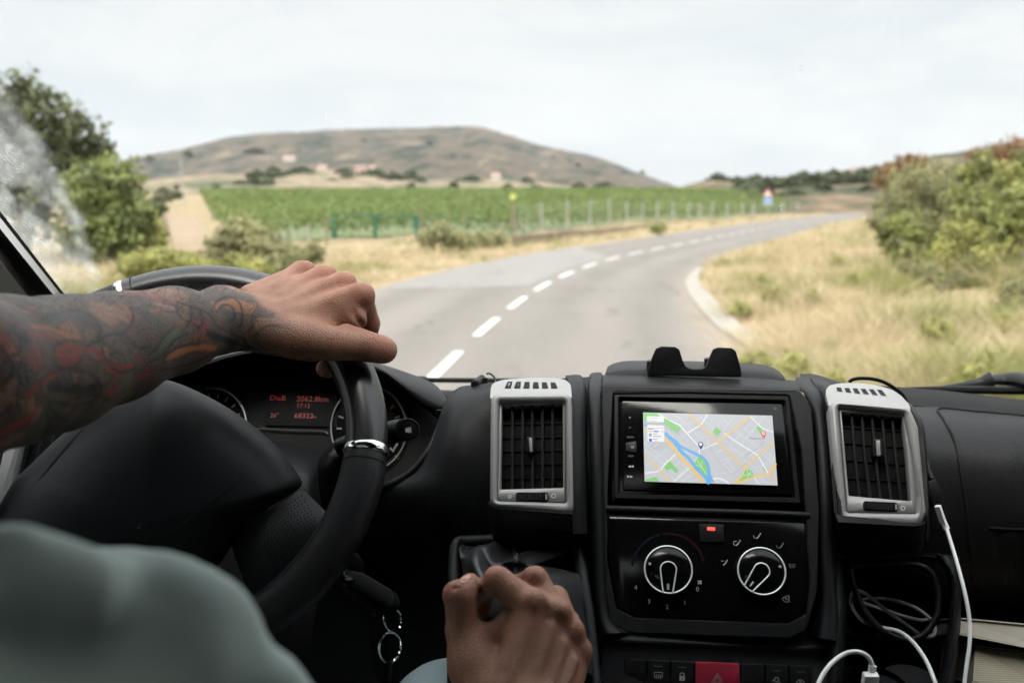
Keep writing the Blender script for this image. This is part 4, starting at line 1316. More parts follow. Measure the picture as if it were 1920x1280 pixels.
lead = tag(empty('usb_lead', P(1750, 920, 1.0)), 'black usb extension lead running over the right vent down to its socket', 'cable')
obj('wire', [(*pxtube([(1592, 716, 1.12), (1600, 711, 1.12), (1618, 709, 1.12), (1645, 712, 1.12), (1672, 724, 1.12), (1700, 748, 1.115), (1724, 800, 1.09), (1736, 850, 1.06), (1742, 885, 1.035), (1745, 897, 1.03)], .0021, n=8), M['smooth'])], lead)
LPn = Plane(1753, 922, 1.02, 63)
obj('socket', [(*plate([(1739, 903), (1755, 895), (1771, 938), (1762, 952), (1751, 950), (1741, 925)], LPn, .006, -.004, rnd=.002, bev=.001), M['smooth']),
               (*pxtube([(1741, 886, 1.03), (1747, 900, 1.022)], .0036, n=10, sub=1), M['smooth'])], lead)
cb = tag(empty('charging_cable', P(1765, 960, 1.01)), 'white charging cable plugged into the black lead, hanging beside the glovebox', 'cable')
obj('plug', [(*pxtube([(1758, 948, 1.005), (1768, 978, 1.005)], .0058, n=4, sub=1, flat=.6), M['white_plastic']), (*pxtube([(1768, 976, 1.005), (1775, 992, 1.003)], .0032, n=10, sub=1), M['white_plastic'])], cb)
obj('wire', [(*pxtube([(1774, 988, 1.003), (1787, 1030, .985), (1800, 1075, .965), (1811, 1120, .95), (1818, 1165, .94), (1818, 1205, .93), (1812, 1250, .92), (1806, 1300, .91)], .0019, n=10), M['white_cable'])], cb)
cb = tag(obj('charging_cable', [(*pxtube([(1762, 1310, .90), (1752, 1275, .91), (1735, 1235, .93), (1710, 1201, .95), (1685, 1183, .965), (1655, 1176, .985), (1620, 1165, 1.05), (1597, 1135, 1.08), (1600, 1109, 1.07), (1622, 1112, 1.05), (1660, 1142, 1.03), (1700, 1171, 1.02),
          (1728, 1190, 1.03), (1750, 1190, 1.06), (1752, 1170, 1.08), (1738, 1154, 1.07), (1715, 1138, 1.06), (1680, 1126, 1.06), (1640, 1121, 1.07), (1612, 1126, 1.09), (1622, 1131, 1.10), (1660, 1143, 1.10), (1695, 1155, 1.09), (1728, 1162, 1.08), (1742, 1158, 1.08)], .0019, n=10), M['white_cable'])]),
         'white charging cable coiled inside the storage pocket ring', 'cable')
cb = tag(empty('charging_cable', P(1632, 1270, .9)), 'white charging cable arching up to its usb plug below the pocket', 'cable')
obj('wire', [(*pxtube([(1528, 1310, .87), (1537, 1275, .88), (1556, 1246, .89), (1580, 1227, .90), (1605, 1221, .90), (1626, 1229, .90), (1635, 1245, .90), (1636, 1252, .90)], .0021, n=10), M['white_cable'])], cb)
UPn = UP * .9 - FW * .3
ua = np.array([RT, np.cross(UPn / np.linalg.norm(UPn), RT), UPn / np.linalg.norm(UPn)])
obj('plug', [(*pxtube([(1636, 1247, .90), (1634, 1262, .90)], .0036, n=12, sub=1), M['white_cable']), (*box(P(1630, 1284, .90), ua, [.0068, .004, .0125], .0012), M['white_plastic'])], cb)


def book(name, label, front, dv, mats, group=None):
    f = [P(*q) for q in front]                      # corners of the near page edge: TL TR BR BL
    b = [q + dv for q in f]
    e = tag(empty(name, f[3]), label, 'book', group)
    up_ = (f[0] - f[3]) / np.linalg.norm(f[0] - f[3])
    V = np.array(f + b)
    Fc = [(0, 3, 2, 1), (4, 5, 6, 7), (0, 4, 7, 3), (1, 2, 6, 5), (3, 7, 6, 2), (0, 1, 5, 4)]
    o = obj('pages', [(V, Fc, mats[0])], e, smooth=False)
    t_ = up_ * .003
    ov = (f[1] - f[0]) * .02
    fr = -dv / np.linalg.norm(dv) * .004
    for base, s in ((0, 1), (3, -1)):
        q = [f[0] + fr - ov, f[1] + fr + ov, b[1] + ov, b[0] - ov] if base == 0 else [f[3] + fr - ov, f[2] + fr + ov, b[2] + ov, b[3] - ov]
        q = [x + t_ * .3 * s for x in q]
        V2 = np.array(q + [x + t_ * s for x in q])
        obj('cover', [(V2, [(0, 1, 2, 3), (7, 6, 5, 4), (0, 4, 5, 1), (1, 5, 6, 2), (2, 6, 7, 3), (3, 7, 4, 0)], mats[1])], e, smooth=False)
    return e


pg = pm('page_edges', (.5, .46, .36), .85)
tt = pg.node_tree
wv = nd(tt, 'ShaderNodeTexWave', wave_type='BANDS', bands_direction='Z')
wv.inputs['Scale'].default_value = 420
wv.inputs['Distortion'].default_value = 1.2
wv.inputs['Detail'].default_value = 3
tcn = nd(tt, 'ShaderNodeTexCoord')
tt.links.new(tcn.outputs['Object'], wv.inputs['Vector'])
mxn = nd(tt, 'ShaderNodeMix', data_type='RGBA')
mxn.inputs['A'].default_value = (.17, .15, .10, 1)
mxn.inputs['B'].default_value = (.30, .27, .205, 1)
tt.links.new(wv.outputs['Fac'], mxn.inputs['Factor'])
tt.links.new(mxn.outputs['Result'], tt.nodes['Principled BSDF'].inputs['Base Color'])
book('book', 'thick paperback with yellowed page edges, lower of the two on the shelf', [(1829, 1212, 1.0), (1990, 1232, .97), (1990, 1310, .93), (1824, 1276, .955)], np.array([.02, .15, -.065]), (pg, M['cover']))
book('book', 'cream covered book lying on the thick paperback, upper of the two', [(1797, 1160, 1.03), (1990, 1178, .98), (1990, 1224, .96), (1800, 1186, 1.0)], np.array([.02, .15, -.068]), (M['cover'], M['cover']))
# ------------------------------------------------------------------ the driver
def surface_nets(f, o, res):
    s = f < 0
    c = [(0, 0, 0), (1, 0, 0), (0, 1, 0), (1, 1, 0), (0, 0, 1), (1, 0, 1), (0, 1, 1), (1, 1, 1)]
    nx, ny, nz = f.shape
    cnt = np.zeros((nx - 1, ny - 1, nz - 1), np.int8)
    for a, b, d in c:
        cnt += s[a:nx - 1 + a, b:ny - 1 + b, d:nz - 1 + d]
    act = (cnt > 0) & (cnt < 8)
    ix = np.argwhere(act)
    vid = np.full(act.shape, -1, np.int64)
    vid[act] = np.arange(len(ix))
    val = np.stack([f[ix[:, 0] + a, ix[:, 1] + b, ix[:, 2] + d] for a, b, d in c], 1)
    cc_ = np.array(c, float)
    acc = np.zeros((len(ix), 3))
    n = np.zeros(len(ix))
    for i in range(8):
        for j in range(i + 1, 8):
            if np.abs(cc_[i] - cc_[j]).sum() != 1:
                continue
            a, b = val[:, i], val[:, j]
            m = (a < 0) != (b < 0)
            t_ = np.where(m, a / np.where(m, a - b, 1), 0)
            acc += np.where(m[:, None], cc_[i] + t_[:, None] * (cc_[j] - cc_[i]), 0)
            n += m
    V = o + (ix + acc / n[:, None]) * res
    Fc = []
    for ax in range(3):
        sl0 = [slice(None)] * 3
        sl1 = [slice(None)] * 3
        sl0[ax], sl1[ax] = slice(0, -1), slice(1, None)
        e = s[tuple(sl0)] != s[tuple(sl1)]
        e = np.argwhere(e)
        b1, b2 = (ax + 1) % 3, (ax + 2) % 3
        e = e[(e[:, b1] > 0) & (e[:, b2] > 0) & (e[:, b1] < f.shape[b1] - 1) & (e[:, b2] < f.shape[b2] - 1)]
        q = []
        for d1, d2 in ((0, 0), (-1, 0), (-1, -1), (0, -1)):
            k = e.copy()
            k[:, b1] += d1
            k[:, b2] += d2
            q.append(vid[k[:, 0], k[:, 1], k[:, 2]])
        q = np.stack(q, 1)
        inside = s[e[:, 0], e[:, 1], e[:, 2]]
        q[~inside] = q[~inside][:, ::-1]
        Fc.append(q)
    Fc = np.concatenate(Fc)
    return V, Fc[(Fc >= 0).all(1)]


def sdf(prims, res, pad=.012):
    """prims: (a, b, ra, rb, k, op): tapered capsules merged with smooth union (op 1) or carved (op -1)."""
    lo = np.min([np.minimum(p[0] - p[2], p[1] - p[3]) for p in prims if p[5] > 0], 0) - pad
    hi = np.max([np.maximum(p[0] + p[2], p[1] + p[3]) for p in prims if p[5] > 0], 0) + pad
    n = np.ceil((hi - lo) / res).astype(int) + 1
    f = np.full(n, .08, np.float32)
    for a, b, ra, rb, k, op in prims:
        m = max(ra, rb) + k * 1.5 + 2 * res
        l = np.maximum(0, np.floor((np.minimum(a, b) - m - lo) / res).astype(int))
        h = np.minimum(n, np.ceil((np.maximum(a, b) + m - lo) / res).astype(int) + 1)
        if (h <= l).any():
            continue
        g = [lo[i] + np.arange(l[i], h[i]) * res for i in range(3)]
        X, Y, Zz = np.meshgrid(*g, indexing='ij', sparse=True)
        ba = b - a
        L2 = max(ba @ ba, 1e-12)
        t_ = np.clip(((X - a[0]) * ba[0] + (Y - a[1]) * ba[1] + (Zz - a[2]) * ba[2]) / L2, 0, 1)
        d = np.sqrt((X - a[0] - t_ * ba[0]) ** 2 + (Y - a[1] - t_ * ba[1]) ** 2 + (Zz - a[2] - t_ * ba[2]) ** 2) - (ra + t_ * (rb - ra))
        sub = f[l[0]:h[0], l[1]:h[1], l[2]:h[2]]
        if op > 0:
            hh = np.clip(.5 + .5 * (d - sub) / k, 0, 1)
            r_ = d * (1 - hh) + sub * hh - k * hh * (1 - hh)
        else:
            hh = np.clip(.5 - .5 * (d + sub) / k, 0, 1)
            r_ = sub * (1 - hh) - d * hh + k * hh * (1 - hh)
        f[l[0]:h[0], l[1]:h[1], l[2]:h[2]] = r_
    return surface_nets(f, lo, res)


def cap(a, b, ra, rb=None, k=.006, op=1):
    a = P(*a) if np.abs(a).max() > 5 else np.asarray(a, float)
    b = P(*b) if np.abs(b).max() > 5 else np.asarray(b, float)
    return (a, b, ra, ra if rb is None else rb, k, op)


def chain(pts, rs, k=.005):
    return [cap(pts[i], pts[i + 1], rs[i], rs[i + 1], k) for i in range(len(pts) - 1)]


# ---- left arm and hand on the rim
ELB_L = P(-75, 712, 0.6288)
WRI_L = (452, 600, 0.9530)
SH_L = np.array([-.61, .30, 1.83])
la = []
la += chain([SH_L, ELB_L], [.047, .049], .02)
la += chain([ELB_L, (5, 696, 0.6800), (100, 683, 0.7362), (215, 655, 0.8078), (330, 622, 0.8814), (415, 601, 0.9284), WRI_L], [.049, .0495, .0475, .0405, .0345, .0275, .0265], .015)
la += [cap((150, 640, 0.7669), (320, 603, 0.8742), .031, .024, .02), cap((422, 566, 0.9387), (410, 566, 0.9325), .0125, .012, .012)]      # forearm top, wrist bone
MCP = [(676, 556, 0.9836), (643, 535, 0.9990), (609, 521, 1.0143), (570, 513, 1.0286)]
CAR = [(500, 615, 0.9560), (492, 595, 0.9632), (484, 577, 0.9734), (474, 562, 0.9836)]
for q, c, r1, r2 in zip(MCP, CAR, (.0128, .0125, .0118, .0112), (.0178, .018, .0175, .016)):
    la += [cap(c, q, r2, r1, .008)]
for q, up_, rr in zip(MCP, (3, 4, 4, 6), (.0125, .0118, .011, .0102)):      # knuckles
    la += [cap((q[0] + 3, q[1] - up_, q[2]), (q[0] + 3, q[1] - up_ + .5, q[2] - .002), rr, rr, .004)]
for q, c in zip(MCP, CAR):                            # tendons
    la += [cap((c[0] + 45, c[1] - 22, c[2] - .006), (q[0] - 12, q[1] - 14, q[2] - .008), .003, .0035, .009)]
la += [cap((470, 605, 0.9458), (600, 628, 0.9663), .0225, .019, .014), cap((500, 625, 0.9407), (585, 640, 0.9458), .019, .018, .012), cap((560, 610, 0.9663), (640, 600, 0.9867), .018, .015, .012)]   # palm, thenar
la += [cap((640, 585, 0.9765), (668, 600, 0.9765), .0115, .0105, .010)]      # web to the index
# fingers folding over the rim
la += chain([MCP[0], (691, 606, 1.0072), (688, 648, 1.0225), (668, 690, 1.0164)], [.0122, .0112, .0098, .0085], .003)
la += chain([MCP[1], (668, 588, 1.0348), (652, 640, 1.0348), (617, 690, 1.0072), (609, 691, 0.9990)], [.0118, .011, .0098, .0092, .0088], .003)
la += chain([MCP[2], (634, 565, 1.0491), (618, 612, 1.0470), (590, 648, 1.0225)], [.0112, .0105, .0092, .0082], .003)
la += chain([MCP[3], (588, 545, 1.0552), (575, 580, 1.0552), (556, 606, 1.0348)], [.0105, .0096, .0085, .0075], .003)
# thumb along the rim
la += chain([(560, 636, .9407), (622, 644, .9427), (655, 648, .947), (690, 650, .953), (715, 655, .960), (722, 657, .962)], [.0185, .0152, .0127, .0131, .0122, .0112], .007)
la += [cap((650, 621, 0.9550), (672, 630, 0.9550), .0075, .0075, .008)]
# creases: between thumb and index, at the thumb joint
la += [cap((648, 612, 0.9642), (668, 618, 0.9693), .0012, .0012, .003, -1), cap((664, 586, 0.9652), (676, 608, 0.9714), .0022, .0022, .005, -1)]
la += [cap((694, 628, 0.9407), (702, 646, 0.9387), .0006, .0006, .0016, -1), cap((700, 627, 0.9427), (707, 645, 0.9417), .0005, .0005, .0014, -1)]
for i in range(3):                                    # valleys between the knuckles
    a_, b_ = MCP[i], MCP[i + 1]
    m_ = [(a_[0] + b_[0]) / 2 + 6, (a_[1] + b_[1]) / 2 - 19, (a_[2] + b_[2]) / 2 - .008]
    la += [cap(m_, (m_[0] - 28, m_[1] + 8, m_[2] - .012), .0028, .0012, .006, -1)]
VLh, FLh = sdf(la, .0017)

# ---- right arm and hand on the gear knob
SH_R = P(165, 1356, .37)
ELB_R = np.array([-.115, .42, 1.55])
ra_ = []
ra_ += chain([SH_R, ELB_R, (985, 1450, .70), (982, 1350, .735)], [.041, .039, .029, .030], .02)
MC = [(999, 1138, .772), (1041, 1156, .776), (1066, 1190, .781), (1081, 1224, .785)]
CB = [(940, 1350, .735), (972, 1355, .735), (1004, 1360, .735), (1032, 1362, .735)]
for q, c, r1, r2 in zip(MC, CB, (.0128, .0126, .0118, .0108), (.021, .021, .020, .018)):
    ra_ += [cap(c, q, r2, r1, .009)]
for q, dx, dy, rr in zip(MC, (1, 5, 7, 8), (-9, -9, -8, -6), (.0108, .0104, .0100, .0092)):
    ra_ += [cap((q[0] + dx, q[1] + dy, q[2] - .0065), (q[0] + dx, q[1] + dy + 1, q[2] - .0065), rr, rr, .005)]
for q, c in zip(MC, CB):
    ra_ += [cap((c[0] + (q[0] - c[0]) * .35, c[1] + (q[1] - c[1]) * .35, .731), (c[0] + (q[0] - c[0]) * .90, c[1] + (q[1] - c[1]) * .90, .757), .0028, .0036, .006)]
# fingers curled round the knob
ra_ += chain([MC[0], (934, 1089, .781)], [.0128, .0112], .004) + [cap((934, 1089, .781), (930, 1086, .779), .0108, .0104, .003)]
ra_ += chain([(928, 1092, .785), (906, 1112, .800), (898, 1150, .822)], [.0102, .0092, .0082], .002)
ra_ += chain([MC[1], (1003, 1089, .797)], [.0122, .0112], .004) + chain([(1003, 1089, .797), (974, 1098, .826), (955, 1140, .842)], [.0112, .0096, .0085], .002)
ra_ += [cap((1000, 1083, .792), (1004, 1083, .792), .0095, .0095, .003)]
ra_ += chain([MC[2], (1042, 1122, .822)], [.0115, .0106], .004) + chain([(1042, 1122, .822), (1004, 1132, .850), (985, 1175, .858)], [.0106, .0092, .0082], .002)
ra_ += chain([MC[3], (1066, 1166, .826)], [.0104, .0096], .004) + chain([(1066, 1166, .826), (1038, 1165, .852), (1020, 1190, .858)], [.0096, .0085, .0075], .002)
# thumb: pad, shaft, bent joint, tip
ra_ += chain([(930, 1345, .735), (888, 1245, .762), (868, 1180, .770)], [.021, .0185, .0130], .009)
ra_ += chain([(868, 1180, .770), (865, 1145, .770), (862, 1120, .768)], [.0130, .0114, .0122], .004)
ra_ += [cap((855, 1113, .766), (870, 1108, .770), .0104, .0100, .003)]
ra_ += chain([(870, 1110, .776), (879, 1097, .788), (882, 1091, .793)], [.0100, .0082, .0074], .003)
# web between thumb and index, valleys, creases
ra_ += [cap((885, 1212, .768), (930, 1180, .778), .0125, .0110, .009), cap((930, 1180, .778), (975, 1158, .778), .0110, .0120, .009)]
ra_ += [cap((914, 1148, .760), (914, 1148, .80), .0068, .0068, .004, -1), cap((921, 1138, .765), (918, 1142, .80), .0055, .0055, .004, -1)]
ra_ += [cap((893, 1188, .752), (909, 1166, .760), .0012, .0012, .004, -1), cap((936, 1143, .760), (950, 1135, .762), .0012, .0012, .003, -1)]
ra_ += [cap((838, 1107, .752), (872, 1098, .768), .0010, .0010, .0025, -1), cap((840, 1118, .751), (878, 1109, .753), .0007, .0007, .002, -1), cap((844, 1124, .7525), (880, 1116, .754), .0006, .0006, .002, -1)]
for i in range(3):                                    # valleys between the knuckles
    a_, b_ = MC[i], MC[i + 1]
    m_ = [(a_[0] + b_[0]) / 2 + 4, (a_[1] + b_[1]) / 2 - 4, .756]
    ra_ += [cap(m_, (m_[0] - 16, m_[1] + 46, .741), .0032, .0014, .006, -1)]
VRh, FRh = sdf(ra_, .0021)

# ---- trunk, head and legs (outside the picture but there)
PEL = np.array([-.40, .22, 1.38])
tr_ = [cap(PEL + [-.09, 0, 0], PEL + [.09, 0, 0], .11, .11, .05), cap(PEL, (-.41, .20, 1.60), .13, .13, .06), cap((-.47, .20, 1.72), (-.35, .20, 1.72), .13, .13, .06),
       cap((-.60, .28, 1.82), (-.41, .18, 1.86), .045, .042, .05), cap((-.22, .32, 1.81), (-.41, .18, 1.86), .038, .042, .05), cap((-.41, .19, 1.87), (-.41, .22, 2.0), .055, .052, .03),
       cap((-.41, .22, 2.10), (-.41, .25, 2.06), .095, .08, .03), cap((-.41, .315, 2.045), (-.41, .33, 2.03), .035, .03, .03), cap((-.41, .345, 2.075), (-.41, .355, 2.055), .011, .015, .01),
       cap((-.505, .22, 2.07), (-.505, .225, 2.09), .016, .018, .006), cap((-.315, .22, 2.07), (-.315, .225, 2.09), .016, .018, .006), cap((-.43, .335, 2.015), (-.39, .335, 2.015), .008, .008, .008),
       cap((-.445, .318, 2.09), (-.445, .318, 2.09), .016, .016, .006, -1), cap((-.375, .318, 2.09), (-.375, .318, 2.09), .016, .016, .006, -1)]
KNL, KNR = np.array([-.60, .90, 1.47]), P(848, 1372, .96)
for s, K in ((-1, KNL), (1, KNR)):
    hip = PEL + [s * .09, .02, -.02]
    tr_ += [cap(hip, K, .085, .058, .03), cap(K, K + [0, .22, -.42], .055, .04, .02), cap(K + [0, .22, -.44], K + [0, .40, -.47], .04, .032, .02)]
VT, FT = sdf(tr_, .008, pad=.03)

skin = bpy.data.materials.new('tanned_skin')
skin.use_nodes = True
t = skin.node_tree
b = t.nodes['Principled BSDF']
b.inputs['Roughness'].default_value = .5
b.inputs['Specular IOR Level'].default_value = .28
b.inputs['Subsurface Weight'].default_value = .06
b.inputs['Subsurface Radius'].default_value = (1, .35, .2)
b.inputs['Subsurface Scale'].default_value = .004
tco = nd(t, 'ShaderNodeTexCoord')
ob = tco.outputs['Object']


def mixc(f, a, c_):
    n = nd(t, 'ShaderNodeMix', data_type='RGBA')
    for k, v in (('Factor', f), ('A', a), ('B', c_)):
        if isinstance(v, tuple):
            n.inputs[k].default_value = (*v, 1)
        elif isinstance(v, (int, float)):
            n.inputs[k].default_value = v
        else:
            t.links.new(v, n.inputs[k])
    return n.outputs['Result']


kn = nd(t, 'ShaderNodeAttribute', attribute_name='knuckle').outputs['Fac']
tat = nd(t, 'ShaderNodeAttribute', attribute_name='tattoo').outputs['Fac']
arm = nd(t, 'ShaderNodeAttribute', attribute_name='armco').outputs['Vector']
base = mixc(ramp(t, noise_of(t, ob, 26, 5), .35, .65), (.185, .089, .055), (.255, .127, .080))
base = mixc(mathn(t, 'MULTIPLY', ramp(t, noise_of(t, ob, 120, 3), .45, .7), .5), base, (.20, .082, .052))
base = mixc(mathn(t, 'MULTIPLY', kn, .8), base, (.31, .115, .08))
base = mixc(mathn(t, 'MULTIPLY', ramp(t, noise_of(t, ob, 700, 2), .56, .66), .35), base, (.10, .045, .03))
base = mixc(mathn(t, 'MULTIPLY', ramp(t, noise_of(t, ob, 55, 4, .6), .46, .68), .45), base, (.17, .078, .052))
base = mixc(mathn(t, 'MULTIPLY', ramp(t, noise_of(t, ob, 38, 3, .6), .52, .72), .35), base, (.27, .128, .088))
# ink
wn = nd(t, 'ShaderNodeTexNoise')
wn.inputs['Scale'].default_value = 13
wn.inputs['Detail'].default_value = 3
t.links.new(arm, wn.inputs['Vector'])
wsub = nd(t, 'ShaderNodeVectorMath', operation='SUBTRACT')
t.links.new(wn.outputs['Color'], wsub.inputs[0])
wsub.inputs[1].default_value = (.5, .5, .5)
wsc = nd(t, 'ShaderNodeVectorMath', operation='SCALE')
wsc.inputs['Scale'].default_value = .14
t.links.new(wsub.outputs[0], wsc.inputs[0])
wad = nd(t, 'ShaderNodeVectorMath', operation='ADD')
t.links.new(arm, wad.inputs[0])
t.links.new(wsc.outputs[0], wad.inputs[1])
wv_ = wad.outputs[0]
v1 = nd(t, 'ShaderNodeTexVoronoi')
v1.inputs['Scale'].default_value = 30
t.links.new(wv_, v1.inputs['Vector'])
ve = nd(t, 'ShaderNodeTexVoronoi', feature='DISTANCE_TO_EDGE')
ve.inputs['Scale'].default_value = 30
t.links.new(wv_, ve.inputs['Vector'])
pal = nd(t, 'ShaderNodeValToRGB')
pal.color_ramp.interpolation = 'CONSTANT'
els = pal.color_ramp.elements
cols = [(0, (.040, .042, .040)), (.28, (.19, .034, .024)), (.40, (.055, .072, .042)), (.60, (.24, .10, .045)), (.68, (.034, .038, .036)), (.82, (.20, .11, .072)), (.93, (.10, .075, .05))]
els[0].color = (*cols[0][1], 1)
els[1].position = cols[1][0]
els[1].color = (*cols[1][1], 1)
for p_, c_ in cols[2:]:
    e = els.new(p_)
    e.color = (*c_, 1)
sep = nd(t, 'ShaderNodeSeparateColor')
t.links.new(v1.outputs['Color'], sep.inputs[0])
t.links.new(sep.outputs[0], pal.inputs[0])
ink = mixc(ramp(t, noise_of(t, wv_, 28, 5), .36, .62, 0, .85), pal.outputs[0], (.042, .045, .042))
wav = nd(t, 'ShaderNodeTexWave', wave_type='BANDS')
wav.inputs['Scale'].default_value = 20
wav.inputs['Distortion'].default_value = 7
wav.inputs['Detail'].default_value = 2
wav.inputs['Detail Scale'].default_value = 1.6
t.links.new(wv_, wav.inputs['Vector'])
fine = ramp(t, wav.outputs['Fac'], .10, .03)
lines = mathn(t, 'MAXIMUM', ramp(t, ve.outputs['Distance'], .075, .03), mathn(t, 'MULTIPLY', fine, .8))
ink = mixc(mathn(t, 'MULTIPLY', lines, .9), ink, (.018, .018, .02))
gaps = ramp(t, noise_of(t, arm, 14, 3), .60, .68)          # bare skin between the pictures
ink = mixc(mathn(t, 'MULTIPLY', gaps, .75), ink, base)
faded = mixc(.80, base, ink)
dr = nd(t, 'ShaderNodeAttribute', attribute_name='drawing')
faded = mixc(dr.outputs['Alpha'], faded, dr.outputs['Color'])
col = mixc(tat, base, faded)
t.links.new(col, b.inputs['Base Color'])
h1 = noise_of(t, ob, 320, 5, .6)
vb = nd(t, 'ShaderNodeTexVoronoi', feature='DISTANCE_TO_EDGE')
vb.inputs['Scale'].default_value = 420
t.links.new(ob, vb.inputs['Vector'])
hsum = mathn(t, 'ADD', mathn(t, 'MULTIPLY', h1, .7), mathn(t, 'MULTIPLY', ramp(t, vb.outputs['Distance'], 0, .25), .5))
hsum = mathn(t, 'ADD', hsum, mathn(t, 'MULTIPLY', noise_of(t, ob, 60, 3), .8))
bp = nd(t, 'ShaderNodeBump')
bp.inputs['Strength'].default_value = .42
bp.inputs['Distance'].default_value = .0012
t.links.new(hsum, bp.inputs['Height'])
t.links.new(bp.outputs[0], b.inputs['Normal'])

V = np.concatenate([VLh, VRh, VT])
Fb = np.concatenate([FLh, FRh + len(VLh), FT + len(VLh) + len(VRh)])
body = obj('person', [(V, Fb.tolist(), skin)], origin=[-.40, .22, .86], angle=180)
tag(body, 'driver in sage green shirt, tattooed arm on steering wheel, other hand on gear lever', 'person')
we = P(*WRI_L)
axd = (we - ELB_L) / np.linalg.norm(we - ELB_L)
al = (V - ELB_L) @ axd
pl_ = V - ELB_L - al[:, None] * axd
e1 = np.cross(axd, [0, 0, 1.0])
e1 /= np.linalg.norm(e1)
e2 = np.cross(e1, axd)
ang = np.arctan2(pl_ @ e2, pl_ @ e1)
Lw = np.linalg.norm(we - ELB_L)
wob = .006 * np.sin(ang * 3) + .004 * np.sin(ang * 7 + 1)
isl = np.arange(len(V)) < len(VLh)
tm = np.clip((Lw - .012 + wob - al) / .006, 0, 1) * isl
for nm, typ, dat in (('tattoo', 'FLOAT', tm), ('armco', 'FLOAT_VECTOR', np.c_[al, np.cos(ang) * .045, np.sin(ang) * .045].ravel())):
    a_ = body.data.attributes.new(nm, typ, 'POINT')
    a_.data.foreach_set('value' if typ == 'FLOAT' else 'vector', dat)
# drawn motifs: strokes laid on the forearm surface
abv0 = BVHTree.FromPolygons([tuple(v) for v in VLh], [tuple(int(i) for i in f) for f in FLh])
BLK, RED, GRN, ORG_, GRY, SKN = (.012, .012, .014), (.22, .030, .024), (.060, .085, .045), (.27, .105, .045), (.045, .048, .047), (.21, .12, .085)
ST = [(ORG_, 34, [(1010, 700), (1100, 665), (1200, 640), (1290, 650)]), (ORG_, 22, [(200, 520), (300, 530), (400, 570), (460, 580)]), (ORG_, 30, [(20, 600), (60, 640), (90, 700)]), (SKN, 26, [(640, 440), (720, 460), (760, 480)]), (SKN, 24, [(930, 380), (1040, 410)]),
      (GRN, 24, [(900, 700), (960, 660), (1010, 590), (1080, 530)]), (GRN, 20, [(960, 720), (1010, 670), (1060, 610)]), (GRN, 30, [(280, 990), (270, 1070), (230, 1150), (180, 1200)]), (GRN, 22, [(330, 1020), (380, 1070), (440, 1080)]), (GRN, 18, [(760, 880), (740, 830)]),
      (GRY, 40, [(270, 470), (420, 450), (540, 500)]), (GRY, 44, [(820, 420), (900, 450), (940, 500)]), (GRY, 40, [(1330, 420), (1390, 450), (1400, 500)]), (BLK, 26, [(120, 580), (170, 600), (150, 560)]), (BLK, 40, [(300, 880), (400, 880), (500, 900), (570, 880)]), (GRY, 30, [(380, 860), (430, 850)]), (BLK, 34, [(1250, 560), (1330, 590), (1420, 620)]),
      (RED, 20, [(350, 650), (410, 640), (480, 650)]), (RED, 18, [(350, 690), (420, 690), (490, 690)]), (RED, 16, [(370, 730), (430, 735), (480, 725)]), (RED, 12, [(180, 560), (260, 575), (330, 620)]), (RED, 13, [(500, 655), (580, 670), (640, 730), (720, 765), (800, 750)]), (RED, 14, [(160, 935), (240, 860), (350, 790)]),
      (RED, 13, [(640, 770), (690, 800), (705, 860), (670, 920)]), (RED, 26, [(0, 1160), (100, 1110), (200, 1050)]), (RED, 26, [(660, 915), (672, 925)]), (RED, 14, [(780, 460), (790, 500), (760, 540)]), (RED, 18, [(1210, 470), (1250, 520)]), (RED, 14, [(840, 720), (830, 700)]), (RED, 18, [(840, 820), (880, 800), (900, 785)]), (RED, 22, [(10, 560), (40, 600), (20, 680)])]
LN = [[(1270, 430), (1300, 370), (1370, 340), (1430, 370), (1455, 440), (1440, 510), (1380, 540)], [(1300, 430), (1340, 390), (1390, 400), (1410, 450), (1380, 490)], [(1060, 370), (1150, 400), (1250, 440), (1310, 520), (1390, 560), (1470, 600)], [(880, 735), (950, 710), (1010, 650), (1060, 590), (1130, 560)], [(890, 690), (940, 650), (980, 580), (1050, 520)],
      [(240, 480), (330, 440), (430, 420), (540, 450), (600, 520), (590, 600)], [(100, 400), (200, 430), (260, 460)], [(60, 500), (100, 560), (130, 620), (110, 680), (60, 700)], [(330, 630), (420, 600), (490, 630), (500, 690), (440, 760), (350, 760), (320, 690), (330, 630)], [(240, 850), (300, 800), (420, 770), (540, 800), (600, 870), (580, 940), (480, 990), (330, 970), (250, 920), (240, 850)],
      [(430, 960), (520, 930), (600, 935), (660, 970)], [(660, 690), (700, 670), (740, 690), (755, 740)], [(290, 970), (330, 1040), (420, 1090), (540, 1080)], [(270, 990), (240, 1080), (160, 1180)], [(280, 1000), (290, 1100), (260, 1190)], [(600, 600), (680, 560), (760, 580), (820, 640), (900, 640)], [(780, 400), (800, 470), (760, 540), (700, 570)], [(1060, 410), (1090, 470), (1160, 500), (1200, 540)],
      [(1140, 400), (1150, 460), (1120, 520)], [(1200, 420), (1220, 490), (1180, 530)], [(960, 780), (990, 700), (1080, 640), (1200, 620)], [(970, 780), (1080, 760), (1200, 720), (1320, 660)], [(130, 720), (110, 800), (130, 870)], [(150, 740), (160, 820), (180, 880)], [(90, 740), (60, 820), (20, 860)], [(0, 640), (60, 720), (80, 800)], [(610, 640), (640, 720), (720, 790), (820, 770)], [(520, 640), (560, 610), (640, 620)]]
dist_all = np.zeros((len(VLh), 4))


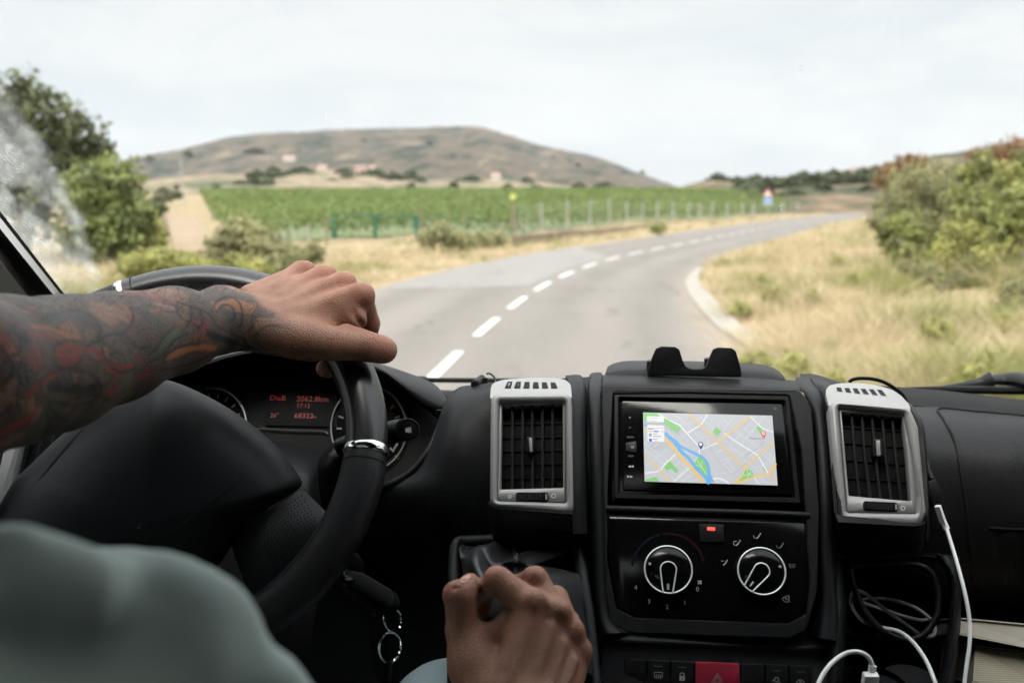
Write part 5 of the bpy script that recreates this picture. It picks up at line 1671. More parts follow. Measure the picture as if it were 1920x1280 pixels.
def paint(pts, wpx, colr, soft):
    q = catmull(np.array(pts, float), 6) if len(pts) > 2 else np.linspace(pts[0], pts[-1], 8)
    hits = []
    for x, y in q:
        h_ = abv0.ray_cast(Vector(CAM), Vector(ray(x / 3.2, 450 + y / 3.2)).normalized())
        if h_[0] is not None:
            hits.append(h_[0][:])
    if len(hits) < 2:
        return
    H = np.array(hits)
    rad = wpx / 3.2 * .75 / F / 2
    lo, hi = H.min(0) - rad * 3 - .004, H.max(0) + rad * 3 + .004
    k = np.where(((VLh > lo) & (VLh < hi)).all(1))[0]
    if not len(k):
        return
    dm_ = np.full(len(k), 9.)
    for a, b in zip(H[:-1], H[1:]):
        ba = b - a
        tt_ = np.clip(((VLh[k] - a) @ ba) / max(ba @ ba, 1e-12), 0, 1)
        dm_ = np.minimum(dm_, np.linalg.norm(VLh[k] - a - tt_[:, None] * ba, axis=1))
    w_ = np.clip((rad + soft - dm_) / soft, 0, 1) * .92
    dist_all[k, :3] = dist_all[k, :3] * (1 - w_[:, None]) + np.array(colr) * w_[:, None]
    dist_all[k, 3] = np.maximum(dist_all[k, 3], w_)


dist_all[:, :3] = .04
for c_, w_, p_ in ST:
    paint(p_, w_ * 1.15, c_, .0022)
for p_ in LN:
    paint(p_, 9, BLK, .0015)
dat4 = np.zeros((len(V), 4))
dat4[:len(VLh)] = dist_all
a_ = body.data.attributes.new('drawing', 'FLOAT_COLOR', 'POINT')
a_.data.foreach_set('color', dat4.ravel())
kk = np.zeros(len(V))
for q in MCP + MC + [(930, 1090, .778), (1000, 1085, .795), (690, 606, .997), (858, 1113, .765), (718, 655, .955), (612, 690, .995)]:
    kk = np.maximum(kk, np.exp(-(np.linalg.norm(V - P(*q), axis=1) / .014) ** 2))
a_ = body.data.attributes.new('knuckle', 'FLOAT', 'POINT')
a_.data.foreach_set('value', kk)

nail = pm('fingernail', (.50, .30, .24), .28)
bbv = BVHTree.FromPolygons([tuple(v) for v in V], [tuple(int(i) for i in f) for f in FRh + len(VLh)])
nq = []
for (x, y) in ((864, 1091), (867, 1084), (874, 1079), (881, 1078), (883, 1082), (876, 1089), (869, 1093)):
    h_ = bbv.ray_cast(Vector(CAM), Vector(ray(x, y)).normalized())
    if h_[0] is not None:
        nq.append(np.array(h_[0]) + np.array(h_[1]) * .0007)
if len(nq) >= 4:
    c_ = np.mean(nq, 0)
    VV = np.array([c_ + (c_ - CAM) * -.0008] + nq)
    kq = len(nq)
    obj('thumbnail', [(VV, [(0, i + 1, (i + 1) % kq + 1) for i in range(kq)], nail)], body, angle=180)

# arm hair along the upper edge of the forearm
hv, hf = [], []
abv = BVHTree.FromPolygons([tuple(v) for v in VLh], [tuple(int(i) for i in f) for f in FLh])
hm = pm('dark_hair', (.02, .014, .01), .6)
for k in range(900):
    s = RNG.random() ** .8
    al_ = .03 + s * (Lw - .03) + (.03 if RNG.random() < .05 else 0)
    an = R(100) + RNG.normal(0, .4)
    dirv = math.cos(an) * e1 + math.sin(an) * e2
    h_ = abv.ray_cast(Vector(ELB_L + axd * al_ + dirv * .12), Vector(-dirv))
    if h_[0] is None:
        continue
    p0, n0 = np.array(h_[0]), np.array(h_[1])
    dd_ = n0 * .55 + axd * (.7 + RNG.normal(0, .3)) + RNG.normal(0, .35, 3)
    dd_ /= np.linalg.norm(dd_)
    ln = .004 + .006 * RNG.random()
    sd_ = np.cross(dd_, p0 - CAM)
    sd_ /= np.linalg.norm(sd_)
    i0 = len(hv)
    hv += [p0 - sd_ * .00008, p0 + sd_ * .00008, p0 + dd_ * ln]
    hf.append((i0, i0 + 1, i0 + 2))
obj('arm_hair', [(np.array(hv), hf, hm)], body, smooth=False)

# clothes
shirt_m = pm('sage_cotton', (.56, .70, .66), .9, bump=(700, .3, .0008), var=(18, .10), sheen=.2)
sh = [cap(PEL + [-.09, 0, .02], PEL + [.09, 0, .02], .122, .122, .05), cap(PEL, (-.41, .20, 1.60), .145, .145, .06), cap((-.47, .20, 1.72), (-.35, .20, 1.72), .143, .143, .06),
      cap(SH_L, (-.41, .18, 1.86), .066, .058, .04), cap(SH_L, SH_L + (ELB_L - SH_L) * .72, .068, .064, .03),
      cap((165, 1352, .37), (-.41, .18, 1.845), .0545, .056, .04), cap((165, 1352, .37), ELB_R + [0, 0, .05], .0555, .058, .02)]
sh += [cap((60, 1130, .335), (330, 1240, .345), .016, .02, .03), cap((280, 1110, .35), (360, 1180, .35), .010, .011, .02), cap((380, 1200, .36), (455, 1320, .355), .010, .012, .012), cap((532, 1300, .355), (545, 1350, .355), .0105, .013, .016),
       cap((20, 1075, .31), (150, 1100, .32), .012, .012, .02)]
sh += [cap((300, 1110, .305), (410, 1290, .30), .007, .006, .012, -1), cap((430, 1190, .305), (470, 1290, .30), .006, .006, .01, -1), cap((60, 1060, .26), (240, 1200, .28), .006, .006, .012, -1), cap((150, 1100, .28), (330, 1230, .29), .004, .005, .02, -1)]
VS, FS = sdf(sh, .005, pad=.03)
fn_ = np.cross(VS[FS[:, 1]] - VS[FS[:, 0]], VS[FS[:, 2]] - VS[FS[:, 0]])
vn_ = np.zeros_like(VS)
for k in range(4):
    np.add.at(vn_, FS[:, k], fn_)
vn_ /= np.maximum(np.linalg.norm(vn_, axis=1, keepdims=True), 1e-12)
fold = np.zeros(len(VS))
for k in range(6):                                     # soft cloth folds
    kd = RNG.normal(size=3) * np.array([1, 1, .55])
    kd /= np.linalg.norm(kd)
    lam = (.11, .075, .06, .045, .038, .03)[k]
    fold += (.0046, .0036, .0030, .0022, .0016, .0010)[k] * np.abs(np.sin(VS @ kd * math.pi / lam + RNG.random() * 6 + 1.2 * np.sin(VS @ np.roll(kd, 1) * 22)))
VS = VS + vn_ * (fold - .0075)[:, None]
obj('shirt', [(VS, FS.tolist(), shirt_m)], body, angle=180)
jean = pm('light_denim', (.30, .38, .40), .9, bump=(900, .4, .0008), var=(30, .12))
tj = [cap(PEL + [-.09, 0, -.02], PEL + [.09, 0, -.02], .115, .115, .05)]
for s, K in ((-1, KNL), (1, KNR)):
    hip = PEL + [s * .09, .02, -.02]
    tj += [cap(hip, K, .094, .062, .03), cap(K, K + [0, .20, -.38], .066, .055, .02)]
VJ, FJ = sdf(tj, .008, pad=.03)
obj('trousers', [(VJ, FJ.tolist(), jean)], body, angle=180)
hairm = pm('short_dark_hair', (.02, .014, .011), .7, bump=(300, .6, .002))
VHh, FHh = sdf([cap((-.41, .19, 2.125), (-.41, .23, 2.135), .093, .088, .03), cap((-.41, .16, 2.08), (-.41, .15, 2.03), .075, .055, .03)], .008, pad=.03)
obj('hair', [(VHh, FHh.tolist(), hairm)], body, angle=180)
# seat he sits on
seatm = pm('grey_seat_cloth', (.09, .09, .095), .9, bump=(500, .3, .001))
VQ, FQ = sdf([cap((-.60, .0, 1.20), (-.60, .48, 1.22), .075, .07, .05), cap((-.20, .0, 1.20), (-.20, .48, 1.22), .075, .07, .05), cap((-.40, 0, 1.20), (-.40, .48, 1.22), .075, .07, .05)], .012, pad=.03)
VQ2, FQ2 = sdf([cap((-.58, .0, 1.25), (-.56, -.12, 1.85), .06, .05, .05), cap((-.22, .0, 1.25), (-.24, -.12, 1.85), .06, .05, .05), cap((-.40, 0, 1.25), (-.40, -.12, 1.88), .07, .06, .05)], .012, pad=.03)
seat = part('driver_seat', [(VQ, FQ.tolist(), seatm), (*box([-.40, .22, 1.0], XYZ, [.2, .2, .14], .02), M['deep'])], angle=180)
part('backrest', [(VQ2, FQ2.tolist(), seatm)], seat, angle=180)
# ------------------------------------------------------------------ outside
def sm(a, b, x):
    t_ = np.clip((x - a) / (b - a), 0, 1)
    return t_ * t_ * (3 - 2 * t_)


CLINE = np.array([(-1.95, -30), (-1.95, 0), (-1.97, 12), (-1.92, 15.5), (-1.78, 19.2), (-1.55, 23.2), (-1.15, 26.9), (-.58, 30.8), (.2, 34.8), (1.1, 38.5), (2.1, 42), (3.13, 45.6), (4.2, 49.2), (5.35, 53.4), (6.5, 57.4), (7.9, 62.2), (12.6, 78),
                  (20.5, 103), (31, 135), (46, 175), (68, 225), (100, 290)])


def pnoise(x, y, s, seed=0):
    """cheap smooth 2-d noise from sines"""
    r = np.random.default_rng(seed)
    o = np.zeros_like(np.asarray(x, float))
    for k in range(7):
        a = r.random() * 6.28
        fr = s * (.6 + 1.5 * r.random())
        o = o + np.sin((x * math.cos(a) + y * math.sin(a)) * fr + r.random() * 6.28)
    return o / 7 * 1.6


def xc(y):
    return np.interp(y, CLINE[:, 1], CLINE[:, 0])


def slope_x(y):
    return (xc(y + 1) - xc(y - 1)) / 2


def off_of(x, y):
    return (x - xc(y)) / np.sqrt(1 + slope_x(y) ** 2)


def height(x, y):
    o = off_of(x, y)
    right = 1.05 * sm(5.0, 16, o) * (.75 + .35 * pnoise(x, y, .25, 3)) + .12 * sm(3.9, 5.5, o)
    left = 3.3 * sm(70, 235, y) * sm(-12, -45, o)
    far = .25 * pnoise(x, y, .5, 5) * sm(4.2, 8, np.abs(o)) * sm(10, 30, y) * .6
    return np.maximum(right + left + far * .6, -.05) * sm(3.9, 5.5, np.abs(o)) + 0.0


gx = np.concatenate([-np.geomspace(3000, 60, 24), np.linspace(-58, 70, 150), np.geomspace(72, 3000, 26)])
gy = np.concatenate([np.linspace(-60, 8, 18), np.linspace(9, 110, 160), np.geomspace(112, 4200, 60)])
GX, GY = np.meshgrid(gx, gy)
GZ = height(GX, GY) - .012
gv = np.stack([GX, GY, GZ], -1).reshape(-1, 3)
n_ = len(gx)
gf = [(j * n_ + i, j * n_ + i + 1, (j + 1) * n_ + i + 1, (j + 1) * n_ + i) for j in range(len(gy) - 1) for i in range(n_ - 1)]


def earth(name, stops, scale, fine, rough=.95, stretch=(1, 1, 1)):
    m = bpy.data.materials.new(name)
    m.use_nodes = True
    t = m.node_tree
    b = t.nodes['Principled BSDF']
    b.inputs['Roughness'].default_value = rough
    b.inputs['Specular IOR Level'].default_value = .15
    mp_n = nd(t, 'ShaderNodeMapping')
    mp_n.inputs['Scale'].default_value = stretch
    t.links.new(nd(t, 'ShaderNodeNewGeometry').outputs['Position'], mp_n.inputs[0])
    c = mp_n.outputs[0]
    f = mathn(t, 'ADD', mathn(t, 'MULTIPLY', noise_of(t, c, scale, 6, .6, .4), .72), mathn(t, 'MULTIPLY', noise_of(t, c, fine, 5, .65), .28))
    r = nd(t, 'ShaderNodeValToRGB')
    e = r.color_ramp.elements
    e[0].position, e[0].color = stops[0][0], (*stops[0][1], 1)
    e[1].position, e[1].color = stops[1][0], (*stops[1][1], 1)
    for p_, c_ in stops[2:]:
        k = e.new(p_)
        k.color = (*c_, 1)
    t.links.new(f, r.inputs[0])
    t.links.new(r.outputs[0], b.inputs['Base Color'])
    return m


m_ground = earth('dry_verge', [(.34, (.115, .12, .05)), (.44, (.22, .185, .10)), (.54, (.28, .21, .13)), (.64, (.27, .175, .12))], .35, 3.0)
tag(obj('ground', [(gv, gf, m_ground)], origin=[0, 0, 0], angle=180), kind='structure')

# road -------------------------------------------------------------------------
yy = np.concatenate([np.linspace(-30, 10, 14), np.linspace(11, 110, 130), np.linspace(113, 290, 60)])


def offset(y, o):
    s = slope_x(y)
    n = 1 / np.sqrt(1 + s * s)
    return np.stack([xc(y) + o * n, y - o * s * n], -1)


# smooth the polyline centre
ksm = np.convolve(xc(np.arange(-40, 300, .5)), np.ones(13) / 13, 'same')
_ys = np.arange(-40, 300, .5)


def xc(y):
    return np.interp(y, _ys[10:-10], ksm[10:-10])


def ribbon(name, o0, o1, z0, z1, mat, ys=yy, n=2, th=.05):
    cols = []
    for k in range(n):
        s = k / (n - 1)
        o = (o0(ys) if callable(o0) else o0) * (1 - s) + (o1(ys) if callable(o1) else o1) * s
        p = offset(ys, o)
        cols.append(np.c_[p, np.full(len(ys), z0 * (1 - s) + z1 * s)])
    A = np.stack(cols, 1)
    m, q = A.shape[:2]
    V = np.concatenate([A.reshape(-1, 3), A.reshape(-1, 3) - [0, 0, th]])
    Fc = []
    for i in range(m - 1):
        for j in range(q - 1):
            Fc.append((i * q + j, i * q + j + 1, (i + 1) * q + j + 1, (i + 1) * q + j))
        a, b = i * q, (i + 1) * q
        Fc.append((a, b, b + m * q, a + m * q))
        a, b = i * q + q - 1, (i + 1) * q + q - 1
        Fc.append((b, a, a + m * q, b + m * q))
    return V, Fc


def asphalt(name, a, b_):
    m = bpy.data.materials.new(name)
    m.use_nodes = True
    t = m.node_tree
    b = t.nodes['Principled BSDF']
    b.inputs['Roughness'].default_value = .85
    b.inputs['Specular IOR Level'].default_value = .25
    c = nd(t, 'ShaderNodeNewGeometry').outputs['Position']
    mpn = nd(t, 'ShaderNodeMapping')
    mpn.inputs['Scale'].default_value = (1.0, .16, 1)
    t.links.new(c, mpn.inputs[0])
    f = mathn(t, 'ADD', mathn(t, 'MULTIPLY', noise_of(t, mpn.outputs[0], 1.3, 5, .6), .5), mathn(t, 'MULTIPLY', noise_of(t, c, 9, 6, .75), .5))
    x = nd(t, 'ShaderNodeMix', data_type='RGBA')
    x.inputs['A'].default_value = (*a, 1)
    x.inputs['B'].default_value = (*b_, 1)
    t.links.new(ramp(t, f, .38, .62), x.inputs['Factor'])
    at = nd(t, 'ShaderNodeAttribute', attribute_name='lane').outputs['Fac']
    tr = mathn(t, 'ADD', mathn(t, 'MULTIPLY', mathn(t, 'COSINE', mathn(t, 'MULTIPLY', at, 3.6)), .5), .5)      # tyre tracks polished into each lane
    y = nd(t, 'ShaderNodeMix', data_type='RGBA')
    y.inputs['B'].default_value = (*[k * 1.22 for k in b_], 1)
    t.links.new(mathn(t, 'MULTIPLY', tr, mathn(t, 'MULTIPLY', noise_of(t, mpn.outputs[0], .6, 3), .8)), y.inputs['Factor'])
    t.links.new(x.outputs['Result'], y.inputs['A'])
    v = nd(t, 'ShaderNodeTexVoronoi', feature='DISTANCE_TO_EDGE')
    v.inputs['Scale'].default_value = .38
    vec = nd(t, 'ShaderNodeVectorMath', operation='ADD')
    nn = nd(t, 'ShaderNodeTexNoise')
    nn.inputs['Scale'].default_value = 1.6
    nn.inputs['Detail'].default_value = 6
    t.links.new(c, nn.inputs['Vector'])
    t.links.new(c, vec.inputs[0])
    t.links.new(nn.outputs['Color'], vec.inputs[1])
    t.links.new(vec.outputs[0], v.inputs['Vector'])
    crk = mathn(t, 'MULTIPLY', ramp(t, v.outputs['Distance'], .018, .004), ramp(t, noise_of(t, c, .35, 3), .48, .6, 0, .7))
    z = nd(t, 'ShaderNodeMix', data_type='RGBA')
    z.inputs['B'].default_value = (.05, .048, .045, 1)
    t.links.new(crk, z.inputs['Factor'])
    t.links.new(y.outputs['Result'], z.inputs['A'])
    dust = mathn(t, 'MULTIPLY', ramp(t, mathn(t, 'ADD', mathn(t, 'ABSOLUTE', at), mathn(t, 'MULTIPLY', noise_of(t, c, 2.2, 4), .7)), 3.3, 4.0), .45)
    q = nd(t, 'ShaderNodeMix', data_type='RGBA')
    q.inputs['B'].default_value = (.30, .235, .165, 1)
    t.links.new(dust, q.inputs['Factor'])
    t.links.new(z.outputs['Result'], q.inputs['A'])
    t.links.new(q.outputs['Result'], b.inputs['Base Color'])
    return m


m_road = asphalt('worn_asphalt', (.130, .117, .104), (.166, .150, .134))
m_patch = asphalt('pale_asphalt', (.155, .147, .137), (.185, .175, .163))
redge = lambda y: np.interp(y, [0, 12, 16, 22, 25, 30, 37, 60, 86, 144, 300], [3.95, 4.0, 3.62, 3.35, 3.25, 3.3, 3.35, 3.3, 3.2, 3.2, 3.2])
NC = 9
ro = tag(obj('road', [(*ribbon('road', -3.65, redge, .004, .004, m_road, n=NC), m_road)], origin=[0, 0, 0], smooth=False), kind='structure')
oo = np.stack([-3.65 * (1 - k / (NC - 1)) + redge(yy) * k / (NC - 1) for k in range(NC)], 1).ravel()
a_ = ro.data.attributes.new('lane', 'FLOAT', 'POINT')
a_.data.foreach_set('value', np.concatenate([oo, oo]))
pp = [G(x, y, .008) for x, y in ((560, 604), (640, 556), (760, 546), (1010, 543), (1120, 505), (1180, 478), (1090, 463), (960, 471), (760, 521), (640, 552), (540, 598))]
pp = [np.array([q[0], q[1], .0085]) for q in pp]
lo_ = [offset(np.array([y]), np.array([-3.6]))[0] for y in (21.5, 24, 28, 32, 36, 40, 42)]
ro_ = [offset(np.array([y]), np.array([-.35]))[0] for y in (35.5, 31, 28, 25, 23.2)]
ptp = np.array([(*q, .0085) for q in lo_] + [(*q, .0085) for q in ro_])
tag(obj('road_patch', [(ptp, [tuple(reversed(range(len(ptp))))], m_patch)], smooth=False), kind='structure')
m_paint = pm('white_road_paint', (.50, .49, .465), .75, var=(3, .3))
mv, mf = [], []
arc_s = 0
ys_ = np.arange(-4, 200, .1)
cx_ = xc(ys_)
ds = np.sqrt(np.diff(cx_) ** 2 + .01)
sarr = np.concatenate([[0], np.cumsum(ds)])
s15 = np.interp(15.6, ys_, sarr)
k0 = -int(s15 / 3.8)
parts_ = []
for k in range(k0, 48):
    sa, sb = s15 + k * 3.8 - 1.15, s15 + k * 3.8 + 1.15
    if sa < 0 or sb > sarr[-1]:
        continue
    yq = np.interp(np.linspace(sa, sb, 5), sarr, ys_)
    l_, r_ = offset(yq, -.068), offset(yq, .068)
    V = np.concatenate([np.c_[l_, np.full(5, .013)], np.c_[r_, np.full(5, .013)]])
    parts_.append((V, [(i, 5 + i, 6 + i, i + 1) for i in range(4)], m_paint))
tag(obj('road_markings', parts_, origin=[0, 0, 0], smooth=False), kind='structure')
m_conc = pm('pale_concrete', (.255, .235, .205), .85, var=(2.2, .28), bump=(30, .2, .01))
ky = np.linspace(9, 30, 60)
kw = lambda y: redge(y) + np.interp(y, [9, 12, 15, 21, 25, 29, 30], [.30, .30, .34, .40, .32, .22, .15])
tag(obj('kerb', [(*ribbon('kerb', redge, kw, .03, .075, m_conc, ky, n=3, th=.12), m_conc)], origin=[0, 0, 0], angle=20), kind='structure')
m_track = earth('sandy_track', [(.3, (.20, .145, .098)), (.5, (.27, .205, .145)), (.66, (.19, .14, .095))], .3, 2.0)
trk = [(292, 381), (318, 381), (344, 386), (372, 415), (396, 447), (390, 470), (360, 482), (330, 470), (318, 432), (303, 405)]
tp_ = [G(x, y, .0) for x, y in trk]
tv = np.array([[q[0], q[1], max(0, float(height(np.array(q[0]), np.array(q[1])))) + .06] for q in tp_])
bank = [(275, 440), (300, 436), (312, 470), (300, 492), (262, 492), (250, 470)]
bvv = np.array([[*G(x, y)[:2], float(height(np.array(G(x, y)[0]), np.array(G(x, y)[1]))) + .07] for x, y in bank])
tag(obj('dirt_track', [(tv, [tuple(range(len(tv)))], m_track), (bvv, [tuple(range(len(bvv)))], m_track)], smooth=False), kind='structure')

# hills ------------------------------------------------------------------------------------


def hill(name, ridge, dr, base, db, mat, ns=36, rough=6., shape=1.0, seed=0):
    rx = np.array(ridge, float)
    px = np.linspace(rx[0, 0], rx[-1, 0], 240)
    ry = np.interp(px, rx[:, 0], rx[:, 1])
    ry = np.convolve(np.pad(ry, 2, mode='edge'), np.ones(5) / 5, 'valid') - .9 * np.abs(np.sin(px * .13) * np.sin(px * .047 + 1)) - .5 * np.abs(np.sin(px * .31))
    bx = np.array(base, float)
    by = np.interp(px, bx[:, 0], bx[:, 1])
    A = []
    for i in range(ns + 1):
        s = i / ns
        row = []
        for x, r_, b_ in zip(px, ry, by):
            q0, q1 = P(x, b_, db), P(x, r_, dr)
            q = q0 + (q1 - q0) * s
            q[2] = q0[2] + (q1[2] - q0[2]) * (s ** shape)
            row.append(q)
        A.append(row)
    for k in (1, 2):
        A.append([q + (q - CAM) * np.array([.18, .18, 0]) * k - np.array([0, 0, (q[2] - 0) * (.35 if k == 1 else 1.02)]) for q in A[ns]])
    A = np.array(A)
    w_ = np.sin(np.linspace(0, math.pi, ns + 1))[:, None] ** .7
    nzz = pnoise(A[:ns + 1, :, 0], A[:ns + 1, :, 1], .012, seed) + .6 * pnoise(A[:ns + 1, :, 0], A[:ns + 1, :, 1], .035, seed + 1)
    A[:ns + 1, :, 2] += nzz * rough * w_
    A[ns, :, 2] += pnoise(A[ns, :, 0], A[ns, :, 1], .05, seed + 2) * rough * .16 + np.abs(pnoise(A[ns, :, 0], A[ns, :, 1], .16, seed + 4)) * rough * .22
    m, n = A.shape[:2]
    V = A.reshape(-1, 3)
    Fc = [(i * n + j, i * n + j + 1, (i + 1) * n + j + 1, (i + 1) * n + j) for i in range(m - 1) for j in range(n - 1)]
    return tag(obj(name, [(V, Fc, mat)], angle=180), kind='structure')


m_hill = earth('scrub_hillside', [(.40, (.022, .028, .020)), (.46, (.044, .046, .033)), (.505, (.100, .074, .054)), (.55, (.062, .058, .044)), (.61, (.165, .122, .082))], .03, .09, stretch=(1, .4, 2.0))
m_hill2 = earth('dry_scrub_slope', [(.42, (.034, .042, .022)), (.48, (.062, .060, .033)), (.54, (.135, .095, .058)), (.60, (.18, .13, .08))], .09, .3, stretch=(1, .3, 2.5))
m_tan = earth('dry_fields', [(.40, (.05, .062, .032)), (.46, (.11, .105, .06)), (.51, (.25, .195, .13)), (.56, (.19, .135, .092)), (.60, (.085, .09, .052))], .04, .2, stretch=(1, .35, 2))
hill('hill', [(90, 345), (160, 325), (230, 300), (330, 283), (420, 262), (500, 250), (560, 250), (620, 243), (700, 243), (780, 241), (840, 240), (880, 237), (905, 237), (920, 243), (950, 254), (1000, 270), (1060, 283), (1120, 297), (1180, 318), (1230, 338), (1275, 354), (1340, 368)], 1500,
     [(90, 383), (1400, 384)], 560, m_hill, rough=9, shape=1.25, seed=11)
hill('dry_fields', [(120, 352), (260, 341), (340, 332), (420, 327), (500, 330), (560, 318), (640, 322), (720, 330), (800, 338), (900, 336), (960, 338), (1040, 346), (1140, 356), (1220, 360), (1420, 363), (1480, 372)], 560,
     [(120, 391), (1480, 391)], 250, m_tan, rough=1.2, seed=21)
hill('hill', [(1240, 366), (1290, 349), (1330, 340), (1380, 344), (1440, 336), (1540, 327), (1640, 313), (1700, 302), (1800, 286), (1920, 262), (2050, 236), (2200, 215)], 420,
     [(1240, 399), (1500, 401), (1640, 402), (2200, 404)], 150, m_hill2, rough=2.0, seed=31)

# foliage ----------------------------------------------------------------------------------


def leafmat(name, dark, light, trans=.25, rough=.55):
    m = bpy.data.materials.new(name)
    m.use_nodes = True
    t = m.node_tree
    t.nodes.clear()
    o = nd(t, 'ShaderNodeOutputMaterial')
    a = nd(t, 'ShaderNodeAttribute', attribute_name='tint')
    x = nd(t, 'ShaderNodeMix', data_type='RGBA')
    x.inputs['A'].default_value = (*dark, 1)
    x.inputs['B'].default_value = (*light, 1)
    t.links.new(a.outputs['Fac'], x.inputs['Factor'])
    d = nd(t, 'ShaderNodeBsdfPrincipled')
    d.inputs['Roughness'].default_value = rough
    d.inputs['Specular IOR Level'].default_value = .25
    t.links.new(x.outputs['Result'], d.inputs['Base Color'])
    tl = nd(t, 'ShaderNodeBsdfTranslucent')
    t.links.new(x.outputs['Result'], tl.inputs['Color'])
    ms = nd(t, 'ShaderNodeMixShader')
    ms.inputs[0].default_value = trans
    t.links.new(d.outputs[0], ms.inputs[1])
    t.links.new(tl.outputs[0], ms.inputs[2])
    t.links.new(ms.outputs[0], o.inputs[0])
    return m


def fastmesh(name, V, F4, mat, tint, parent=None, origin=None):
    """V (n,3), F4 (m,k) equal-sized faces"""
    o0 = ORG[parent.name] if parent is not None else np.asarray(origin, float)
    k = F4.shape[1]
    me = bpy.data.meshes.new(name)
    me.vertices.add(len(V))
    me.vertices.foreach_set('co', (V - o0).astype(np.float32).ravel())
    me.loops.add(F4.size)
    me.loops.foreach_set('vertex_index', F4.astype(np.int32).ravel())
    me.polygons.add(len(F4))
    me.polygons.foreach_set('loop_start', np.arange(0, F4.size, k, dtype=np.int32))
    me.polygons.foreach_set('loop_total', np.full(len(F4), k, np.int32))
    me.materials.append(mat)
    a = me.attributes.new('tint', 'FLOAT', 'POINT')
    a.data.foreach_set('value', tint.astype(np.float32))
    me.update(calc_edges=True)
    me.validate()
    o = bpy.data.objects.new(name, me)
    COL.objects.link(o)
    if parent is not None:
        o.parent = parent
    else:
        o.location = o0
    ORG[o.name] = o0
    return o


def leaves(centers, size, rng, outward=None, tint=None, aspect=.55, jitter=.35):
    n = len(centers)
    nrm = rng.normal(size=(n, 3))
    if outward is not None:
        nrm = nrm * .8 + outward * .8
    nrm[:, 2] += .35
    nrm /= np.linalg.norm(nrm, axis=1, keepdims=True)
    a = np.cross(nrm, rng.normal(size=(n, 3)))
    a /= np.linalg.norm(a, axis=1, keepdims=True)
    b = np.cross(nrm, a)
    s = size * (1 - jitter + 2 * jitter * rng.random((n, 1)))
    V = np.stack([centers - a * s, centers + b * s * aspect + nrm * s * .12, centers + a * s, centers - b * s * aspect + nrm * s * .12], 1).reshape(-1, 3)
    F4 = np.arange(4 * n).reshape(n, 4)
    if tint is None:
        tint = rng.random(n)
    return V, F4, np.repeat(np.clip(tint, 0, 1), 4)


def crown_points(blobs, n, rng, hollow=.45):
    vol = np.array([b[3] * b[4] * b[5] for b in blobs]) ** .72
    pick = rng.choice(len(blobs), n, p=vol / vol.sum())
    B = np.array(blobs, float)[pick]
    d = rng.normal(size=(n, 3))
    d /= np.linalg.norm(d, axis=1, keepdims=True)
    r = hollow + (1 - hollow) * rng.random((n, 1)) ** .6
    lump = 1 + .28 * np.sin(d[:, :1] * 5 + B[:, :1] * 9) * np.sin(d[:, 1:2] * 6 + B[:, 2:3] * 7) + .15 * np.sin(d[:, 2:3] * 13 + B[:, 1:2] * 5)
    pts = B[:, :3] + d * r * lump * B[:, 3:6]
    clump = .5 + .46 * np.sin(pts[:, 0] * 4.1 + pts[:, 2] * 3.3 + B[:, 0]) * np.sin(pts[:, 1] * 3.7 - pts[:, 2] * 4.4) + .14 * d[:, 2]
    # gaps: drop some clumps
    g = np.sin(pts[:, 0] * 5.3 + 1) * np.sin(pts[:, 1] * 4.9 + 2) * np.sin(pts[:, 2] * 5.7)
    keep = (g < .26) | (rng.random(n) < .28)
    return pts[keep], d[keep], clump[keep] + rng.normal(0, .13, keep.sum())


m_bark = pm('grey_bark', (.10, .08, .06), .9, bump=(18, .6, .03), var=(8, .3))


def limb_set(base, tops, r, rng):
    prs = []
    base = np.asarray(base, float)
    if not tops:
        return prs
    fork = base + (np.mean(tops, 0) - base) * .4
    prs.append((*tube([base - [0, 0, .2], base * .5 + fork * .5 + rng.normal(0, .04, 3), fork], [r * 1.15, r * .9, r * .7], n=8, sub=3), m_bark))
    for q in tops:
        md = (fork + q) / 2 + rng.normal(0, .06 * np.linalg.norm(q - fork), 3)
        prs.append((*tube([fork, md, q], [r * .6, r * .36, r * .14], n=6, sub=3), m_bark))
    return prs


def plant(name, label, cat, blobs, n, size, mat, seed, base=None, trunk=.08, group=None, hollow=.45, aspect=.55):
    """blobs: (px, py, depth, radius_px[, squash]); crown of leaf faces and a forked trunk."""
    rng = np.random.default_rng(seed)
    B = []
    for q in blobs:
        c = P(*q[:3])
        r = q[3] * q[2] / F
        B.append((*c, r, r, r * (q[4] if len(q) > 4 else .9)))
    B = np.array(B)
    if base is None:
        bx_, by_ = B[:, 0].mean(), B[:, 1].mean()
    else:
        bx_, by_ = P(*base)[:2]
    bz = float(height(np.array(bx_), np.array(by_)))
    e = tag(empty(name, (bx_, by_, bz)), label, cat, group)
    pts, d, cl = crown_points(B, n, rng, hollow)
    k = pts[:, 2] > bz + .02
    V, F4, ti = leaves(pts[k], size, rng, d[k], cl[k], aspect)
    fastmesh('crown', V, F4, mat, ti, e)
    obj('trunk', limb_set([bx_, by_, bz], [B[i, :3] for i in range(min(len(B), 7))], trunk, rng), e)
    return e


m_oak = leafmat('oak_leaves', (.045, .055, .026), (.165, .18, .085), .3)
m_olive = leafmat('dusty_olive_leaves', (.085, .105, .034), (.27, .31, .11))
m_green = leafmat('bright_leaves', (.11, .122, .042), (.345, .36, .125), .35)
m_grey = leafmat('grey_green_leaves', (.13, .13, .058), (.35, .34, .165))
m_yell = leafmat('yellow_green_leaves', (.15, .16, .05), (.45, .44, .15), .3)
m_rust = leafmat('rusty_leaves', (.12, .07, .03), (.30, .17, .08), .3)
m_far = leafmat('far_scrub', (.042, .055, .027), (.105, .122, .058))

